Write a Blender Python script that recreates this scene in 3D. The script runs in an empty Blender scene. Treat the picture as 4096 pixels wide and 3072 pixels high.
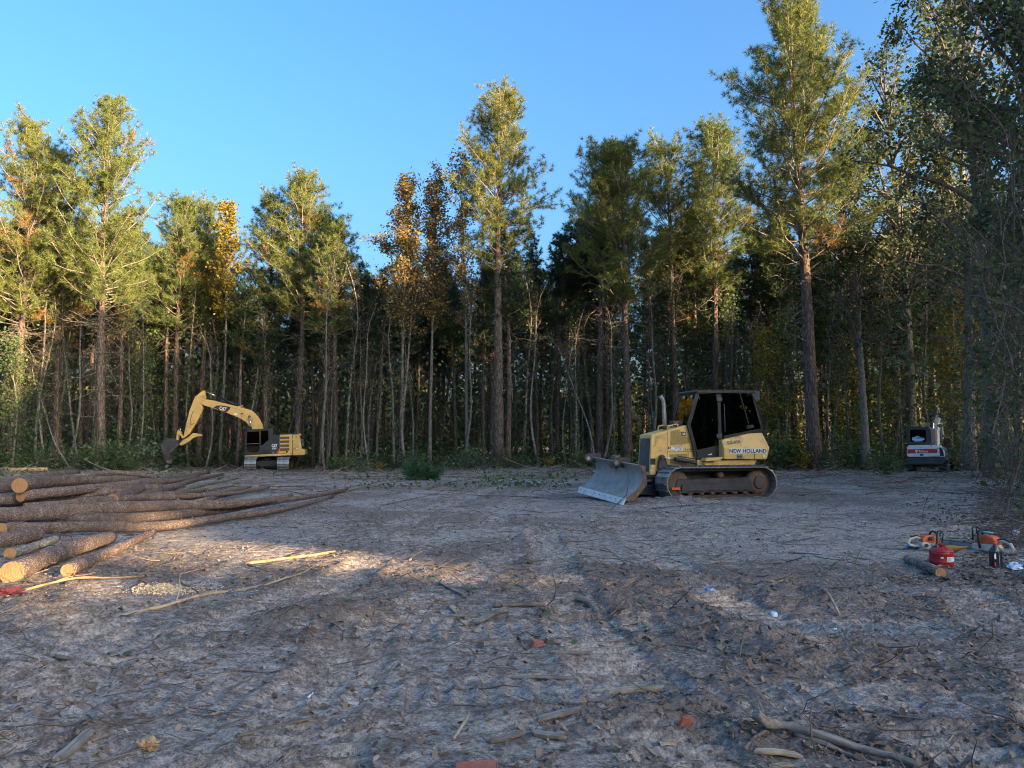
import bpy, bmesh, math, random
import numpy as np
from mathutils import Vector, Matrix

scene = bpy.context.scene
COL = scene.collection
PI = math.pi
R = math.radians

# ------------------------------------------------------------------ camera, sky, sun, exposure
CAM_Z = 1.55
FPX = 3036.0                      # focal length in pixels of a 4096 wide frame
PITCH = math.atan((1775 - 1536) / FPX)
cam_data = bpy.data.cameras.new('camera')
cam_data.sensor_width = 36.0
cam_data.lens = 36.0 * FPX / 4096.0
cam_data.clip_start = 0.05
cam_data.clip_end = 2000.0
cam = bpy.data.objects.new('camera', cam_data)
cam.location = (0, 0, CAM_Z)
cam.rotation_euler = (PI / 2 + PITCH, 0, 0)
COL.objects.link(cam)
scene.camera = cam

SUN_AZ = Vector((0.80, -0.60, 0)).normalized()      # towards the sun, on the ground plane
SUN_EL = R(10.0)
SUN_DIR = Vector((SUN_AZ.x * math.cos(SUN_EL), SUN_AZ.y * math.cos(SUN_EL), math.sin(SUN_EL)))

world = bpy.data.worlds.new('World')
scene.world = world
world.use_nodes = True
wn = world.node_tree
for n in list(wn.nodes):
    wn.nodes.remove(n)
sky = wn.nodes.new('ShaderNodeTexSky')
sky.sky_type = 'NISHITA'
sky.sun_disc = False
sky.sun_elevation = SUN_EL
sky.sun_rotation = math.atan2(SUN_AZ.x, SUN_AZ.y)
sky.air_density = 1.0
sky.dust_density = 8.0
sky.ozone_density = 3.5
bgn = wn.nodes.new('ShaderNodeBackground')
bgn.inputs['Strength'].default_value = 0.15
won = wn.nodes.new('ShaderNodeOutputWorld')
hsv = wn.nodes.new('ShaderNodeHueSaturation')
hsv.inputs['Saturation'].default_value = 1.15
wn.links.new(sky.outputs[0], hsv.inputs['Color'])
wn.links.new(hsv.outputs[0], bgn.inputs[0])
wn.links.new(bgn.outputs[0], won.inputs[0])

sun_data = bpy.data.lights.new('sun', 'SUN')
sun_data.energy = 5.0
sun_data.angle = R(0.53)
sun_data.color = (1.0, 0.72, 0.42)
sun = bpy.data.objects.new('sun', sun_data)
sun.rotation_euler = (-SUN_DIR).to_track_quat('-Z', 'Y').to_euler()
sun.location = (40, -30, 40)
COL.objects.link(sun)

vs = scene.view_settings
vs.view_transform = 'Standard'
vs.look = 'None'
vs.gamma = 1.0
vs.use_curve_mapping = False
vs.exposure = 2.25
scene.display_settings.display_device = 'sRGB'
scene.render.engine = 'CYCLES'
cy = scene.cycles
cy.max_bounces = 6
cy.diffuse_bounces = 3
cy.glossy_bounces = 3
cy.transmission_bounces = 4
cy.transparent_max_bounces = 8
cy.filter_width = 1.1
cy.use_denoising = True
cy.denoiser = 'OPENIMAGEDENOISE'
cy.denoising_input_passes = 'RGB_ALBEDO_NORMAL'
cy.denoising_prefilter = 'NONE'
cy.sample_clamp_indirect = 4.0
cy.caustics_reflective = False
cy.caustics_refractive = False

# ------------------------------------------------------------------ geometry of the view, used to survey the place
CP, SP = math.cos(PITCH), math.sin(PITCH)
def ray(px, py):
    u = (px - 2048.0) / FPX
    v = (py - 1536.0) / FPX
    return Vector((u, CP + v * SP, SP - v * CP))
CAMV = Vector((0, 0, CAM_Z))
def at_depth(px, py, d):
    r = ray(px, py)
    return CAMV + r * (d / r.y)
def on_plane(px, py, point, normal):
    r = ray(px, py)
    t = (point - CAMV).dot(normal) / r.dot(normal)
    return CAMV + r * t

# ------------------------------------------------------------------ noise and the lie of the land
def _hash(ix, iy, s):
    h = np.sin(ix * 127.1 + iy * 311.7 + s * 74.7) * 43758.5453
    return h - np.floor(h)
def vnoise(x, y, s=0):
    x = np.asarray(x, float); y = np.asarray(y, float)
    ix = np.floor(x); iy = np.floor(y)
    fx = x - ix; fy = y - iy
    fx = fx * fx * (3 - 2 * fx); fy = fy * fy * (3 - 2 * fy)
    a = _hash(ix, iy, s); b = _hash(ix + 1, iy, s)
    c = _hash(ix, iy + 1, s); d = _hash(ix + 1, iy + 1, s)
    return (a + (b - a) * fx) * (1 - fy) + (c + (d - c) * fx) * fy
def fbm(x, y, s=0, o=4, gain=0.5):
    t = 0; amp = 1; tot = 0
    for i in range(o):
        t = t + amp * vnoise(x * 2 ** i + i * 17.3, y * 2 ** i - i * 9.1, s + i)
        tot += amp; amp *= gain
    return t / tot
def sstep(a, b, x):
    t = np.clip((x - a) / (b - a), 0, 1)
    return t * t * (3 - 2 * t)

# crawler tracks pressed into the soil: (x0, y0, x1, y1, bend, width, depth, pitch)
TRACKS = [
    (-3.0, 1.0, -1.2, 12.0, 0.35, 0.62, 0.030, 0.165), (-1.5, 1.0, 0.3, 12.0, 0.35, 0.62, 0.030, 0.165),
    (-4.8, 2.0, -6.2, 9.0, -0.3, 0.60, 0.034, 0.19), (-3.2, 2.0, -4.6, 9.0, -0.3, 0.60, 0.034, 0.19),
    (-2.3, 2.2, -3.9, 7.5, -0.2, 0.62, 0.036, 0.20), (-0.6, 2.4, -1.2, 6.5, 0.2, 0.6, 0.034, 0.2),
    (1.1, 1.2, 0.6, 14.5, 0.25, 0.55, 0.035, 0.16), (2.6, 1.2, 2.1, 14.5, 0.25, 0.55, 0.028, 0.16),
    (3.4, 1.8, 6.5, 9.0, -0.4, 0.66, 0.040, 0.18), (2.0, 2.2, 5.0, 9.4, -0.4, 0.66, 0.040, 0.18),
    (-1.9, 8.0, -1.55, 14.5, 0.1, 0.55, 0.035, 0.18), (-3.4, 8.0, -3.1, 14.0, 0.1, 0.5, 0.02, 0.18),
    (-6.5, 5.2, 4.0, 6.5, 0.5, 0.6, 0.022, 0.17), (-6.0, 3.9, 3.0, 4.6, 0.6, 0.6, 0.022, 0.17),
    (1.0, 14.0, 9.0, 19.0, -1.0, 0.7, 0.03, 0.2), (3.0, 12.5, 12.0, 16.5, -1.0, 0.7, 0.03, 0.2),
    (-0.5, 14.0, 2.5, 32.0, 0.5, 0.7, 0.03, 0.2), (-2.2, 14.0, 0.8, 32.0, 0.5, 0.7, 0.03, 0.2),
    (4.5, 5.5, 10.0, 11.5, 0.3, 0.6, 0.03, 0.18), (0.2, 3.2, -6.0, 5.6, 0.3, 0.55, 0.02, 0.17),
]
# heaps and furrows: (x, y, radius across, radius along, angle, height)
def _g(px, py):
    r = ray(px, py); t = -CAM_Z / r.z
    p = CAMV + r * t
    return p.x, p.y
HEAPS = []
for px, py, ra, rb, ang, h in [
    (1290, 2490, 0.55, 0.28, 10, 0.17), (1420, 2440, 0.4, 0.2, 0, 0.10), (1220, 2560, 0.35, 0.2, 20, 0.06),
    (3060, 2585, 0.75, 0.20, -26, 0.17), (3300, 2660, 0.6, 0.18, -22, 0.13), (2860, 2500, 0.5, 0.25, -20, 0.11),
    (2480, 2400, 0.5, 0.3, 0, 0.13), (2150, 2360, 0.5, 0.25, 0, 0.11), (2760, 2330, 0.9, 0.35, -10, 0.12),
    (3100, 2390, 0.9, 0.3, -10, 0.12), (3350, 2420, 0.6, 0.3, 0, 0.10), (2400, 2290, 0.4, 0.25, 0, 0.1),
    (2720, 2830, 0.33, 0.2, 10, 0.13), (2560, 2890, 0.4, 0.18, -15, 0.10), (2900, 2760, 0.4, 0.16, -20, 0.10),
    (2070, 2860, 0.22, 0.12, 0, 0.07), (1420, 2900, 0.14, 0.10, 0, 0.08), (330, 2950, 0.25, 0.1, 30, 0.05),
    (3100, 2960, 0.4, 0.15, -15, 0.07), (3650, 2890, 0.4, 0.16, -30, 0.07), (2460, 2480, 0.5, 0.2, 0, 0.08),
    (150, 2440, 0.8, 0.3, 0, 0.10), (900, 2560, 0.5, 0.2, 10, 0.05),
    (2700, 2015, 1.0, 0.45, 0, 0.26), (2900, 2040, 1.2, 0.4, 0, 0.16), (2560, 2065, 0.8, 0.4, 0, 0.14),
    (3080, 1960, 1.2, 0.6, 0, 0.2), (3200, 1945, 2.0, 0.7, 0, 0.2),
    (1500, 2120, 1.2, 0.4, 10, 0.10), (2150, 2110, 1.0, 0.4, 0, 0.09), (1700, 2060, 1.6, 0.4, 0, 0.10),
    (3680, 1912, 2.2, 0.8, 5, 0.28), (3880, 1905, 2.0, 0.7, 8, 0.34), (3480, 1920, 1.8, 0.7, 0, 0.22), (4040, 1900, 2.0, 0.8, 8, 0.25),
    (1080, 1893, 4.0, 0.9, 0, 0.10), (1600, 1900, 3.0, 0.9, 0, 0.16), (2150, 1885, 4.0, 1.0, 0, 0.2), (700, 1890, 3.0, 0.9, 0, 0.1),
]:
    x, y = _g(px, py)
    HEAPS.append((x, y, ra, rb, R(ang), h))

def land(x, y):
    """height of the ground and how fresh/dark the soil is"""
    x = np.asarray(x, float); y = np.asarray(y, float)
    near = 1 - sstep(30, 55, np.hypot(x, y))
    z = 0.06 * (fbm(x * 0.16, y * 0.16, 3, 3) - 0.5)
    rough = sstep(0.42, 0.68, fbm(x * 0.45 + 5, y * 0.45, 11, 4))
    z = z + rough * 0.05 * (fbm(x * 2.2, y * 2.2, 21, 4) - 0.35)
    rid = 1 - np.abs(2 * fbm(x * 4.2, y * 5.5, 31, 4) - 1)
    z = z + (0.3 + 0.7 * rough) * 0.038 * (rid ** 2 - 0.5) * near
    rid2 = 1 - np.abs(2 * fbm(x * 11, y * 13, 36, 3, 0.6) - 1)
    z = z + (0.25 + 0.75 * rough) * 0.026 * (rid2 ** 2 - 0.5) * near
    z = z + 0.022 * (fbm(x * 17, y * 19, 41, 3, 0.6) - 0.5) * near
    dark = 0.25 + 0.55 * rough
    wx = x + 0.10 * (fbm(x * 1.3, y * 1.3, 51, 3) - 0.5) * 2
    wy = y + 0.10 * (fbm(x * 1.3 + 9, y * 1.3, 57, 3) - 0.5) * 2
    for k, (x0, y0, x1, y1, bend, w, dep, pitch) in enumerate(TRACKS):
        dx, dy = x1 - x0, y1 - y0
        L = math.hypot(dx, dy); dx /= L; dy /= L
        s = (wx - x0) * dx + (wy - y0) * dy
        a = -(wx - x0) * dy + (wy - y0) * dx
        a = a - bend * 4 * (s / L) * (1 - s / L)
        sel = np.nonzero((np.abs(a) < w * 0.5 + 0.4) & (s > -0.4) & (s < L + 0.4))[0]
        if len(sel) == 0: continue
        a = a[sel]; s = s[sel]; xs, ys = x[sel], y[sel]
        ends = sstep(-0.3, 0.5, s) * (1 - sstep(L - 0.5, L + 0.3, s))
        keep = sstep(0.22, 0.46, fbm(xs * 0.7 + k * 3.1, ys * 0.7, 61 + k, 3))
        m = (1 - sstep(w * 0.5 - 0.05, w * 0.5 + 0.03, np.abs(a))) * ends * keep
        f = s / pitch; f = f - np.floor(f)
        bar = np.clip(1 - np.abs(f - 0.4) * 3.2, 0, 1)
        z[sel] = z[sel] * (1 - 0.6 * m) + m * (-dep * 1.2 + dep * 1.6 * bar)
        berm = np.exp(-((np.abs(a) - w * 0.5 - 0.07) / 0.07) ** 2) * ends * keep
        z[sel] += berm * dep * 0.75 * np.clip(3.0 * fbm(xs * 5, ys * 5, 71 + k, 3) - 0.9, 0, 2)
        dark[sel] = dark[sel] * (1 - m) + m * (0.12 + 0.3 * bar) + berm * 0.15
    for (hx, hy, ra, rb, an, h) in HEAPS:
        ca, sa = math.cos(an), math.sin(an)
        u = ((x - hx) * ca + (y - hy) * sa) / ra
        v = (-(x - hx) * sa + (y - hy) * ca) / rb
        q = u * u + v * v
        sel = np.nonzero(q < 7)[0]
        if len(sel) == 0: continue
        m = np.exp(-q[sel])
        z[sel] += 0.75 * h * m * (0.25 + 1.5 * fbm(x[sel] * 6 + hx, y[sel] * 6, 81, 5, 0.62))
        dark[sel] += 0.6 * m
    # the far left of the clearing lies a little lower; the woods' floor is lumpy
    z = z - 0.26 * sstep(38, 50, y) * (1 - sstep(-8, 2, x))
    z = z + 0.25 * sstep(50, 60, y) * (fbm(x * 0.3, y * 0.3, 91, 3) - 0.3)
    return z, np.clip(dark, 0, 1)
def lz(x, y):
    return float(land(np.array([x]), np.array([y]))[0][0])
def G(px, py, up=0.0):
    """where a line of sight meets the ground"""
    x, y = _g(px, py)
    for _ in range(3):
        z = lz(x, y)
        p = on_plane(px, py, Vector((0, 0, z + up)), Vector((0, 0, 1)))
        x, y = p.x, p.y
    return Vector((x, y, lz(x, y) + up))

# ------------------------------------------------------------------ materials
def new_mat(name):
    m = bpy.data.materials.new(name)
    m.use_nodes = True
    nt = m.node_tree
    for n in list(nt.nodes):
        nt.nodes.remove(n)
    out = nt.nodes.new('ShaderNodeOutputMaterial')
    return m, nt, out
def node(nt, t, **kw):
    n = nt.nodes.new(t)
    for k, v in kw.items():
        if k.startswith('i_'):
            key = k[2:]
            n.inputs[int(key) if key.isdigit() else key.replace('_', ' ')].default_value = v
        else:
            setattr(n, k, v)
    return n
def c4(c):
    return (c[0], c[1], c[2], 1.0)
def ramp(nt, fac, stops):
    r = nt.nodes.new('ShaderNodeValToRGB')
    el = r.color_ramp.elements
    while len(el) < len(stops):
        el.new(0.5)
    for e, (p, c) in zip(el, stops):
        e.position = p
        e.color = c4(c) if len(c) == 3 else c
    nt.links.new(fac, r.inputs[0])
    return r.outputs[0]
def mixc(nt, fac, a, b, mode='MIX'):
    m = nt.nodes.new('ShaderNodeMix')
    m.data_type = 'RGBA'; m.blend_type = mode
    for sock, v in ((m.inputs[0], fac), (m.inputs[6], a), (m.inputs[7], b)):
        if isinstance(v, (int, float)):
            sock.default_value = v
        elif isinstance(v, tuple):
            sock.default_value = c4(v)
        else:
            nt.links.new(v, sock)
    return m.outputs[2]
def noise(nt, vec, scale, detail=4, rough=0.55, dist=0.0):
    n = node(nt, 'ShaderNodeTexNoise', i_Scale=scale, i_Detail=detail, i_Roughness=rough, i_Distortion=dist)
    nt.links.new(vec, n.inputs['Vector'])
    return n.outputs['Fac']
def mapping(nt, src, scale=(1, 1, 1), rot=(0, 0, 0)):
    m = node(nt, 'ShaderNodeMapping')
    m.inputs['Scale'].default_value = scale
    m.inputs['Rotation'].default_value = rot
    nt.links.new(src, m.inputs['Vector'])
    return m.outputs[0]
def bump(nt, h, strength=0.4, dist=0.02):
    b = node(nt, 'ShaderNodeBump', i_Strength=strength, i_Distance=dist)
    nt.links.new(h, b.inputs['Height'])
    return b.outputs[0]

def paint(name, c, rough=0.45, metal=0.0, var=0.25, scale=3.0, dirt=None, dirt_amt=0.5, dscale=5.0, bmp=0.0):
    m, nt, out = new_mat(name)
    tc = node(nt, 'ShaderNodeTexCoord').outputs['Object']
    f = noise(nt, tc, scale, 5)
    dk = tuple(v * (1 - var) for v in c); lt = tuple(min(1, v * (1 + var * 0.5)) for v in c)
    colr = ramp(nt, f, [(0.3, dk), (0.7, lt)])
    rsock = None
    if dirt is not None:
        d = noise(nt, tc, dscale, 8, 0.7)
        mask = ramp(nt, d, [(0.62 - 0.3 * dirt_amt, (0, 0, 0)), (0.78 - 0.2 * dirt_amt, (1, 1, 1))])
        colr = mixc(nt, mask, colr, dirt)
        fine = noise(nt, tc, dscale * 14, 3)
        spk = ramp(nt, fine, [(0.66, (0, 0, 0)), (0.74, (0.6, 0.6, 0.6))])
        colr = mixc(nt, spk, colr, dirt)
        rsock = mask
    b = node(nt, 'ShaderNodeBsdfPrincipled', i_Roughness=rough, i_Metallic=metal)
    nt.links.new(colr, b.inputs['Base Color'])
    if rsock is not None:
        rr = node(nt, 'ShaderNodeMapRange')
        rr.inputs['To Min'].default_value = rough; rr.inputs['To Max'].default_value = 0.9
        nt.links.new(rsock, rr.inputs[0]); nt.links.new(rr.outputs[0], b.inputs['Roughness'])
    if bmp:
        nt.links.new(bump(nt, noise(nt, tc, 60, 4), bmp, 0.004), b.inputs['Normal'])
    nt.links.new(b.outputs[0], out.inputs[0])
    return m

def leafmat(name, stops, trans=0.35, rough=0.6, clump=0.35):
    """leaves: each leaf its own tint, whole boughs a little different"""
    m, nt, out = new_mat(name)
    geo = node(nt, 'ShaderNodeNewGeometry')
    oi = node(nt, 'ShaderNodeObjectInfo')
    tc = node(nt, 'ShaderNodeTexCoord')
    cl = noise(nt, tc.outputs['Object'], 0.9, 2)
    a = node(nt, 'ShaderNodeMath', operation='MULTIPLY_ADD'); a.inputs[1].default_value = 1 - clump; 
    nt.links.new(geo.outputs['Random Per Island'], a.inputs[0])
    b = node(nt, 'ShaderNodeMath', operation='MULTIPLY'); b.inputs[1].default_value = clump * 1.0
    nt.links.new(cl, b.inputs[0]); nt.links.new(b.outputs[0], a.inputs[2])
    o = node(nt, 'ShaderNodeMath', operation='MULTIPLY_ADD'); o.inputs[1].default_value = 0.24; 
    nt.links.new(oi.outputs['Random'], o.inputs[0])
    s = node(nt, 'ShaderNodeMath', operation='SUBTRACT'); s.inputs[1].default_value = 0.12
    nt.links.new(a.outputs[0], s.inputs[0]); nt.links.new(s.outputs[0], o.inputs[2])
    colr = ramp(nt, o.outputs[0], stops)
    d = node(nt, 'ShaderNodeBsdfPrincipled', i_Roughness=rough)
    d.inputs['Specular IOR Level'].default_value = 0.35
    nt.links.new(colr, d.inputs['Base Color'])
    t = node(nt, 'ShaderNodeBsdfTranslucent')
    nt.links.new(colr, t.inputs['Color'])
    mx = node(nt, 'ShaderNodeMixShader', i_0=trans)
    nt.links.new(d.outputs[0], mx.inputs[1]); nt.links.new(t.outputs[0], mx.inputs[2])
    nt.links.new(mx.outputs[0], out.inputs[0])
    return m

def barkmat(name, c1, c2, c3, vs_=(9, 9, 2.2), bstr=0.8, gscale=1.0):
    m, nt, out = new_mat(name)
    tc = node(nt, 'ShaderNodeTexCoord').outputs['Object']
    oi = node(nt, 'ShaderNodeObjectInfo')
    mp = mapping(nt, tc, tuple(v * gscale for v in vs_))
    v = node(nt, 'ShaderNodeTexVoronoi', feature='DISTANCE_TO_EDGE', i_Scale=1.0)
    wob = noise(nt, mp, 2.0, 3)
    addv = node(nt, 'ShaderNodeVectorMath', operation='ADD')
    nt.links.new(mp, addv.inputs[0]); nt.links.new(wob, addv.inputs[1])
    nt.links.new(addv.outputs[0], v.inputs['Vector'])
    crack = ramp(nt, v.outputs['Distance'], [(0.0, (0, 0, 0)), (0.16, (1, 1, 1))])
    plate = noise(nt, mapping(nt, tc, (6, 6, 3)), 1.5, 6, 0.65)
    colr = ramp(nt, plate, [(0.3, c1), (0.55, c2), (0.75, c3)])
    colr = mixc(nt, crack, tuple(x * 0.75 for x in c1), colr)
    hv = node(nt, 'ShaderNodeHueSaturation')
    mr = node(nt, 'ShaderNodeMapRange'); mr.inputs['To Min'].default_value = 0.75; mr.inputs['To Max'].default_value = 1.25
    nt.links.new(oi.outputs['Random'], mr.inputs[0]); nt.links.new(mr.outputs[0], hv.inputs['Value'])
    nt.links.new(colr, hv.inputs['Color'])
    b = node(nt, 'ShaderNodeBsdfPrincipled', i_Roughness=0.9)
    b.inputs['Specular IOR Level'].default_value = 0.2
    nt.links.new(hv.outputs[0], b.inputs['Base Color'])
    mm = node(nt, 'ShaderNodeMath', operation='MULTIPLY_ADD'); mm.inputs[1].default_value = 0.4
    nt.links.new(plate, mm.inputs[0]); nt.links.new(crack, mm.inputs[2])
    nt.links.new(bump(nt, mm.outputs[0], bstr, 0.02), b.inputs['Normal'])
    nt.links.new(b.outputs[0], out.inputs[0])
    return m

def woodmat(name, c1, c2, scale=(4, 60, 60), rough=0.85):
    """sawn or split wood, grain along local x"""
    m, nt, out = new_mat(name)
    tc = node(nt, 'ShaderNodeTexCoord').outputs['Object']
    g = noise(nt, mapping(nt, tc, scale), 1.0, 6, 0.6)
    big = noise(nt, tc, 5.0, 4)
    colr = ramp(nt, g, [(0.3, c1), (0.7, c2)])
    colr = mixc(nt, ramp(nt, big, [(0.45, (0, 0, 0)), (0.75, (0.7, 0.7, 0.7))]), colr, tuple(v * 0.4 for v in c1))
    b = node(nt, 'ShaderNodeBsdfPrincipled', i_Roughness=rough)
    b.inputs['Specular IOR Level'].default_value = 0.2
    nt.links.new(colr, b.inputs['Base Color'])
    nt.links.new(bump(nt, g, 0.6, 0.006), b.inputs['Normal'])
    nt.links.new(b.outputs[0], out.inputs[0])
    return m

def glassmat(name, tint=(0.40, 0.43, 0.43), gloss=0.9):
    m, nt, out = new_mat(name)
    t = node(nt, 'ShaderNodeBsdfTransparent'); t.inputs[0].default_value = c4(tint)
    g = node(nt, 'ShaderNodeBsdfGlossy'); g.inputs['Roughness'].default_value = 0.03
    g.inputs[0].default_value = c4((gloss, gloss, gloss))
    f = node(nt, 'ShaderNodeFresnel'); f.inputs[0].default_value = 1.5
    mx = node(nt, 'ShaderNodeMixShader')
    nt.links.new(f.outputs[0], mx.inputs[0]); nt.links.new(t.outputs[0], mx.inputs[1]); nt.links.new(g.outputs[0], mx.inputs[2])
    nt.links.new(mx.outputs[0], out.inputs[0])
    return m

def cutmat(name):
    """freshly sawn log end: growth rings round local x and rough saw marks"""
    m, nt, out = new_mat(name)
    tc = node(nt, 'ShaderNodeTexCoord').outputs['Object']
    sep = node(nt, 'ShaderNodeSeparateXYZ'); nt.links.new(tc, sep.inputs[0])
    comb = node(nt, 'ShaderNodeCombineXYZ')
    nt.links.new(sep.outputs[1], comb.inputs[0]); nt.links.new(sep.outputs[2], comb.inputs[1])
    wv = node(nt, 'ShaderNodeTexWave', wave_type='RINGS', rings_direction='Z', i_Scale=22.0, i_Distortion=2.5, i_Detail=2.0)
    nt.links.new(comb.outputs[0], wv.inputs['Vector'])
    saw = noise(nt, mapping(nt, tc, (1, 130, 9), (R(18), 0, 0)), 1.0, 3)
    colr = ramp(nt, wv.outputs['Fac'], [(0.2, (0.40, 0.19, 0.08)), (0.8, (0.58, 0.33, 0.15))])
    colr = mixc(nt, ramp(nt, saw, [(0.4, (0, 0, 0)), (0.65, (0.65, 0.65, 0.65))]), colr, (0.30, 0.17, 0.09))
    b = node(nt, 'ShaderNodeBsdfPrincipled', i_Roughness=0.85)
    b.inputs['Specular IOR Level'].default_value = 0.2
    nt.links.new(colr, b.inputs['Base Color'])
    nt.links.new(bump(nt, saw, 0.7, 0.01), b.inputs['Normal'])
    nt.links.new(b.outputs[0], out.inputs[0])
    return m

def groundmat():
    m, nt, out = new_mat('soil')
    tc = node(nt, 'ShaderNodeTexCoord').outputs['Object']
    at = node(nt, 'ShaderNodeAttribute', attribute_name='fresh')
    n1 = noise(nt, tc, 0.55, 6, 0.62)
    n2 = noise(nt, mapping(nt, tc, (0.85, 1.15, 1.0)), 9.0, 10, 0.72, 0.4)
    n3 = noise(nt, tc, 42.0, 6, 0.7)
    n4 = noise(nt, tc, 160.0, 3, 0.6)
    a = node(nt, 'ShaderNodeMath', operation='MULTIPLY_ADD'); a.inputs[1].default_value = 0.30
    nt.links.new(at.outputs['Fac'], a.inputs[0])
    b = node(nt, 'ShaderNodeMath', operation='MULTIPLY'); b.inputs[1].default_value = 1.5
    nt.links.new(n2, b.inputs[0]); nt.links.new(b.outputs[0], a.inputs[2])
    c = node(nt, 'ShaderNodeMath', operation='MULTIPLY_ADD'); c.inputs[1].default_value = -0.35
    nt.links.new(n1, c.inputs[0]); nt.links.new(a.outputs[0], c.inputs[2])
    base = ramp(nt, c.outputs[0], [(0.36, SOIL_DRY), (0.60, SOIL_MID), (0.80, SOIL_DARK)])
    spk = ramp(nt, n3, [(0.36, (0.5, 0.5, 0.5)), (0.48, (1.05, 1.05, 1.05)), (0.66, (1.6, 1.6, 1.58))])
    base = mixc(nt, 1.0, base, spk, 'MULTIPLY')
    grit = ramp(nt, n4, [(0.35, (0.8, 0.8, 0.8)), (0.58, (1.2, 1.2, 1.2))])
    base = mixc(nt, 0.8, base, grit, 'MULTIPLY')
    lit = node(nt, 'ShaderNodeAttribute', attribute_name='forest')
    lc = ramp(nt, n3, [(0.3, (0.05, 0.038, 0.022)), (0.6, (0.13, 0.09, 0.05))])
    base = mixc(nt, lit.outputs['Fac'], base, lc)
    p = node(nt, 'ShaderNodeBsdfPrincipled', i_Roughness=0.95)
    p.inputs['Specular IOR Level'].default_value = 0.15
    nt.links.new(base, p.inputs['Base Color'])
    hh = node(nt, 'ShaderNodeMath', operation='MULTIPLY_ADD'); hh.inputs[1].default_value = 0.35
    nt.links.new(n3, hh.inputs[0]); nt.links.new(n2, hh.inputs[2])
    h2 = node(nt, 'ShaderNodeMath', operation='MULTIPLY_ADD'); h2.inputs[1].default_value = 0.08
    nt.links.new(n4, h2.inputs[0]); nt.links.new(hh.outputs[0], h2.inputs[2])
    nt.links.new(bump(nt, h2.outputs[0], 0.9, 0.05), p.inputs['Normal'])
    nt.links.new(p.outputs[0], out.inputs[0])
    return m
SOIL_DRY = (0.45, 0.395, 0.348)
SOIL_MID = (0.325, 0.280, 0.243)
SOIL_DARK = (0.176, 0.146, 0.125)

M = {}
M['soil'] = groundmat()
M['clod'] = paint('clod', (0.20, 0.155, 0.125), 0.95, 0, 0.5, 9.0, bmp=0.8)
M['needle'] = leafmat('pine_needles', [(0.0, (0.065, 0.105, 0.036)), (0.4, (0.118, 0.172, 0.045)), (0.75, (0.225, 0.240, 0.056)), (0.95, (0.34, 0.27, 0.06)), (1.0, (0.48, 0.25, 0.06))], 0.32)
M['needle_shaded'] = leafmat('pine_needles_shaded', [(0.0, (0.029, 0.055, 0.023)), (0.6, (0.058, 0.098, 0.033)), (0.96, (0.104, 0.130, 0.039)), (1.0, (0.260, 0.117, 0.039))], 0.28)  # darker copy of the needles, shade of the inner stand put into the colour
M['needle_brown'] = leafmat('dry_needles', [(0.0, (0.20, 0.13, 0.035)), (0.6, (0.34, 0.20, 0.05)), (1.0, (0.42, 0.26, 0.09))], 0.35)
M['needle_green'] = leafmat('fresh_bough_needles', [(0.0, (0.02, 0.07, 0.03)), (0.7, (0.05, 0.13, 0.05)), (1.0, (0.09, 0.17, 0.06))], 0.3)
M['leaf_gum'] = leafmat('sweetgum_leaves', [(0.0, (0.121, 0.101, 0.041)), (0.4, (0.203, 0.162, 0.054)), (0.75, (0.324, 0.203, 0.068)), (1.0, (0.432, 0.203, 0.081))], 0.35)
M['leaf_yellow'] = leafmat('yellow_leaves', [(0.0, (0.16, 0.15, 0.03)), (0.6, (0.34, 0.26, 0.04)), (1.0, (0.45, 0.28, 0.05))], 0.4)
M['leaf_green'] = leafmat('green_leaves', [(0.0, (0.034, 0.068, 0.027)), (0.5, (0.081, 0.135, 0.041)), (0.9, (0.162, 0.203, 0.068)), (1.0, (0.297, 0.270, 0.081))], 0.35)
M['leaf_oak'] = leafmat('oak_leaves', [(0.0, (0.027, 0.051, 0.024)), (0.55, (0.068, 0.101, 0.038)), (0.85, (0.135, 0.149, 0.047)), (1.0, (0.324, 0.203, 0.054))], 0.35)
M['leaf_dead'] = leafmat('dead_leaves_on_twig', [(0.0, (0.02, 0.014, 0.012)), (1.0, (0.06, 0.04, 0.03))], 0.15)
M['leaf_ivy'] = leafmat('vine_leaves', [(0.0, (0.035, 0.06, 0.03)), (0.6, (0.09, 0.14, 0.07)), (1.0, (0.22, 0.27, 0.16))], 0.3, 0.4)
M['leaf_litter'] = leafmat('fallen_leaves', [(0.0, (0.06, 0.04, 0.028)), (0.5, (0.15, 0.10, 0.065)), (0.85, (0.28, 0.20, 0.13)), (0.94, (0.42, 0.33, 0.24)), (0.97, (0.32, 0.14, 0.05)), (1.0, (0.10, 0.15, 0.05))], 0.15)
M['bark_pine'] = barkmat('pine_bark', (0.101, 0.074, 0.061), (0.203, 0.149, 0.119), (0.324, 0.230, 0.176), (7, 7, 1.6))
M['bark_gum'] = barkmat('grey_bark', (0.121, 0.108, 0.092), (0.216, 0.196, 0.162), (0.324, 0.297, 0.257), (14, 14, 1.5), 0.5)
M['bark_log'] = barkmat('log_bark', (0.15, 0.105, 0.085), (0.28, 0.205, 0.168), (0.46, 0.36, 0.305), (13, 42, 42), 0.7)
M['bark_pale'] = barkmat('pale_log_bark', (0.17, 0.155, 0.125), (0.27, 0.25, 0.21), (0.36, 0.34, 0.29), (5, 20, 20), 0.5)
M['twig'] = paint('twig_bark', (0.15, 0.115, 0.09), 0.9, 0, 0.45, 12)
M['twig_pale'] = paint('dry_twig', (0.30, 0.24, 0.19), 0.9, 0, 0.4, 15)
M['twig_dead'] = paint('dead_twig_reddish', (0.115, 0.085, 0.072), 0.9, 0, 0.45, 6)
M['cut'] = cutmat('sawn_end')
M['wood_grey'] = woodmat('weathered_wood', (0.11, 0.092, 0.076), (0.34, 0.295, 0.25))
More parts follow.
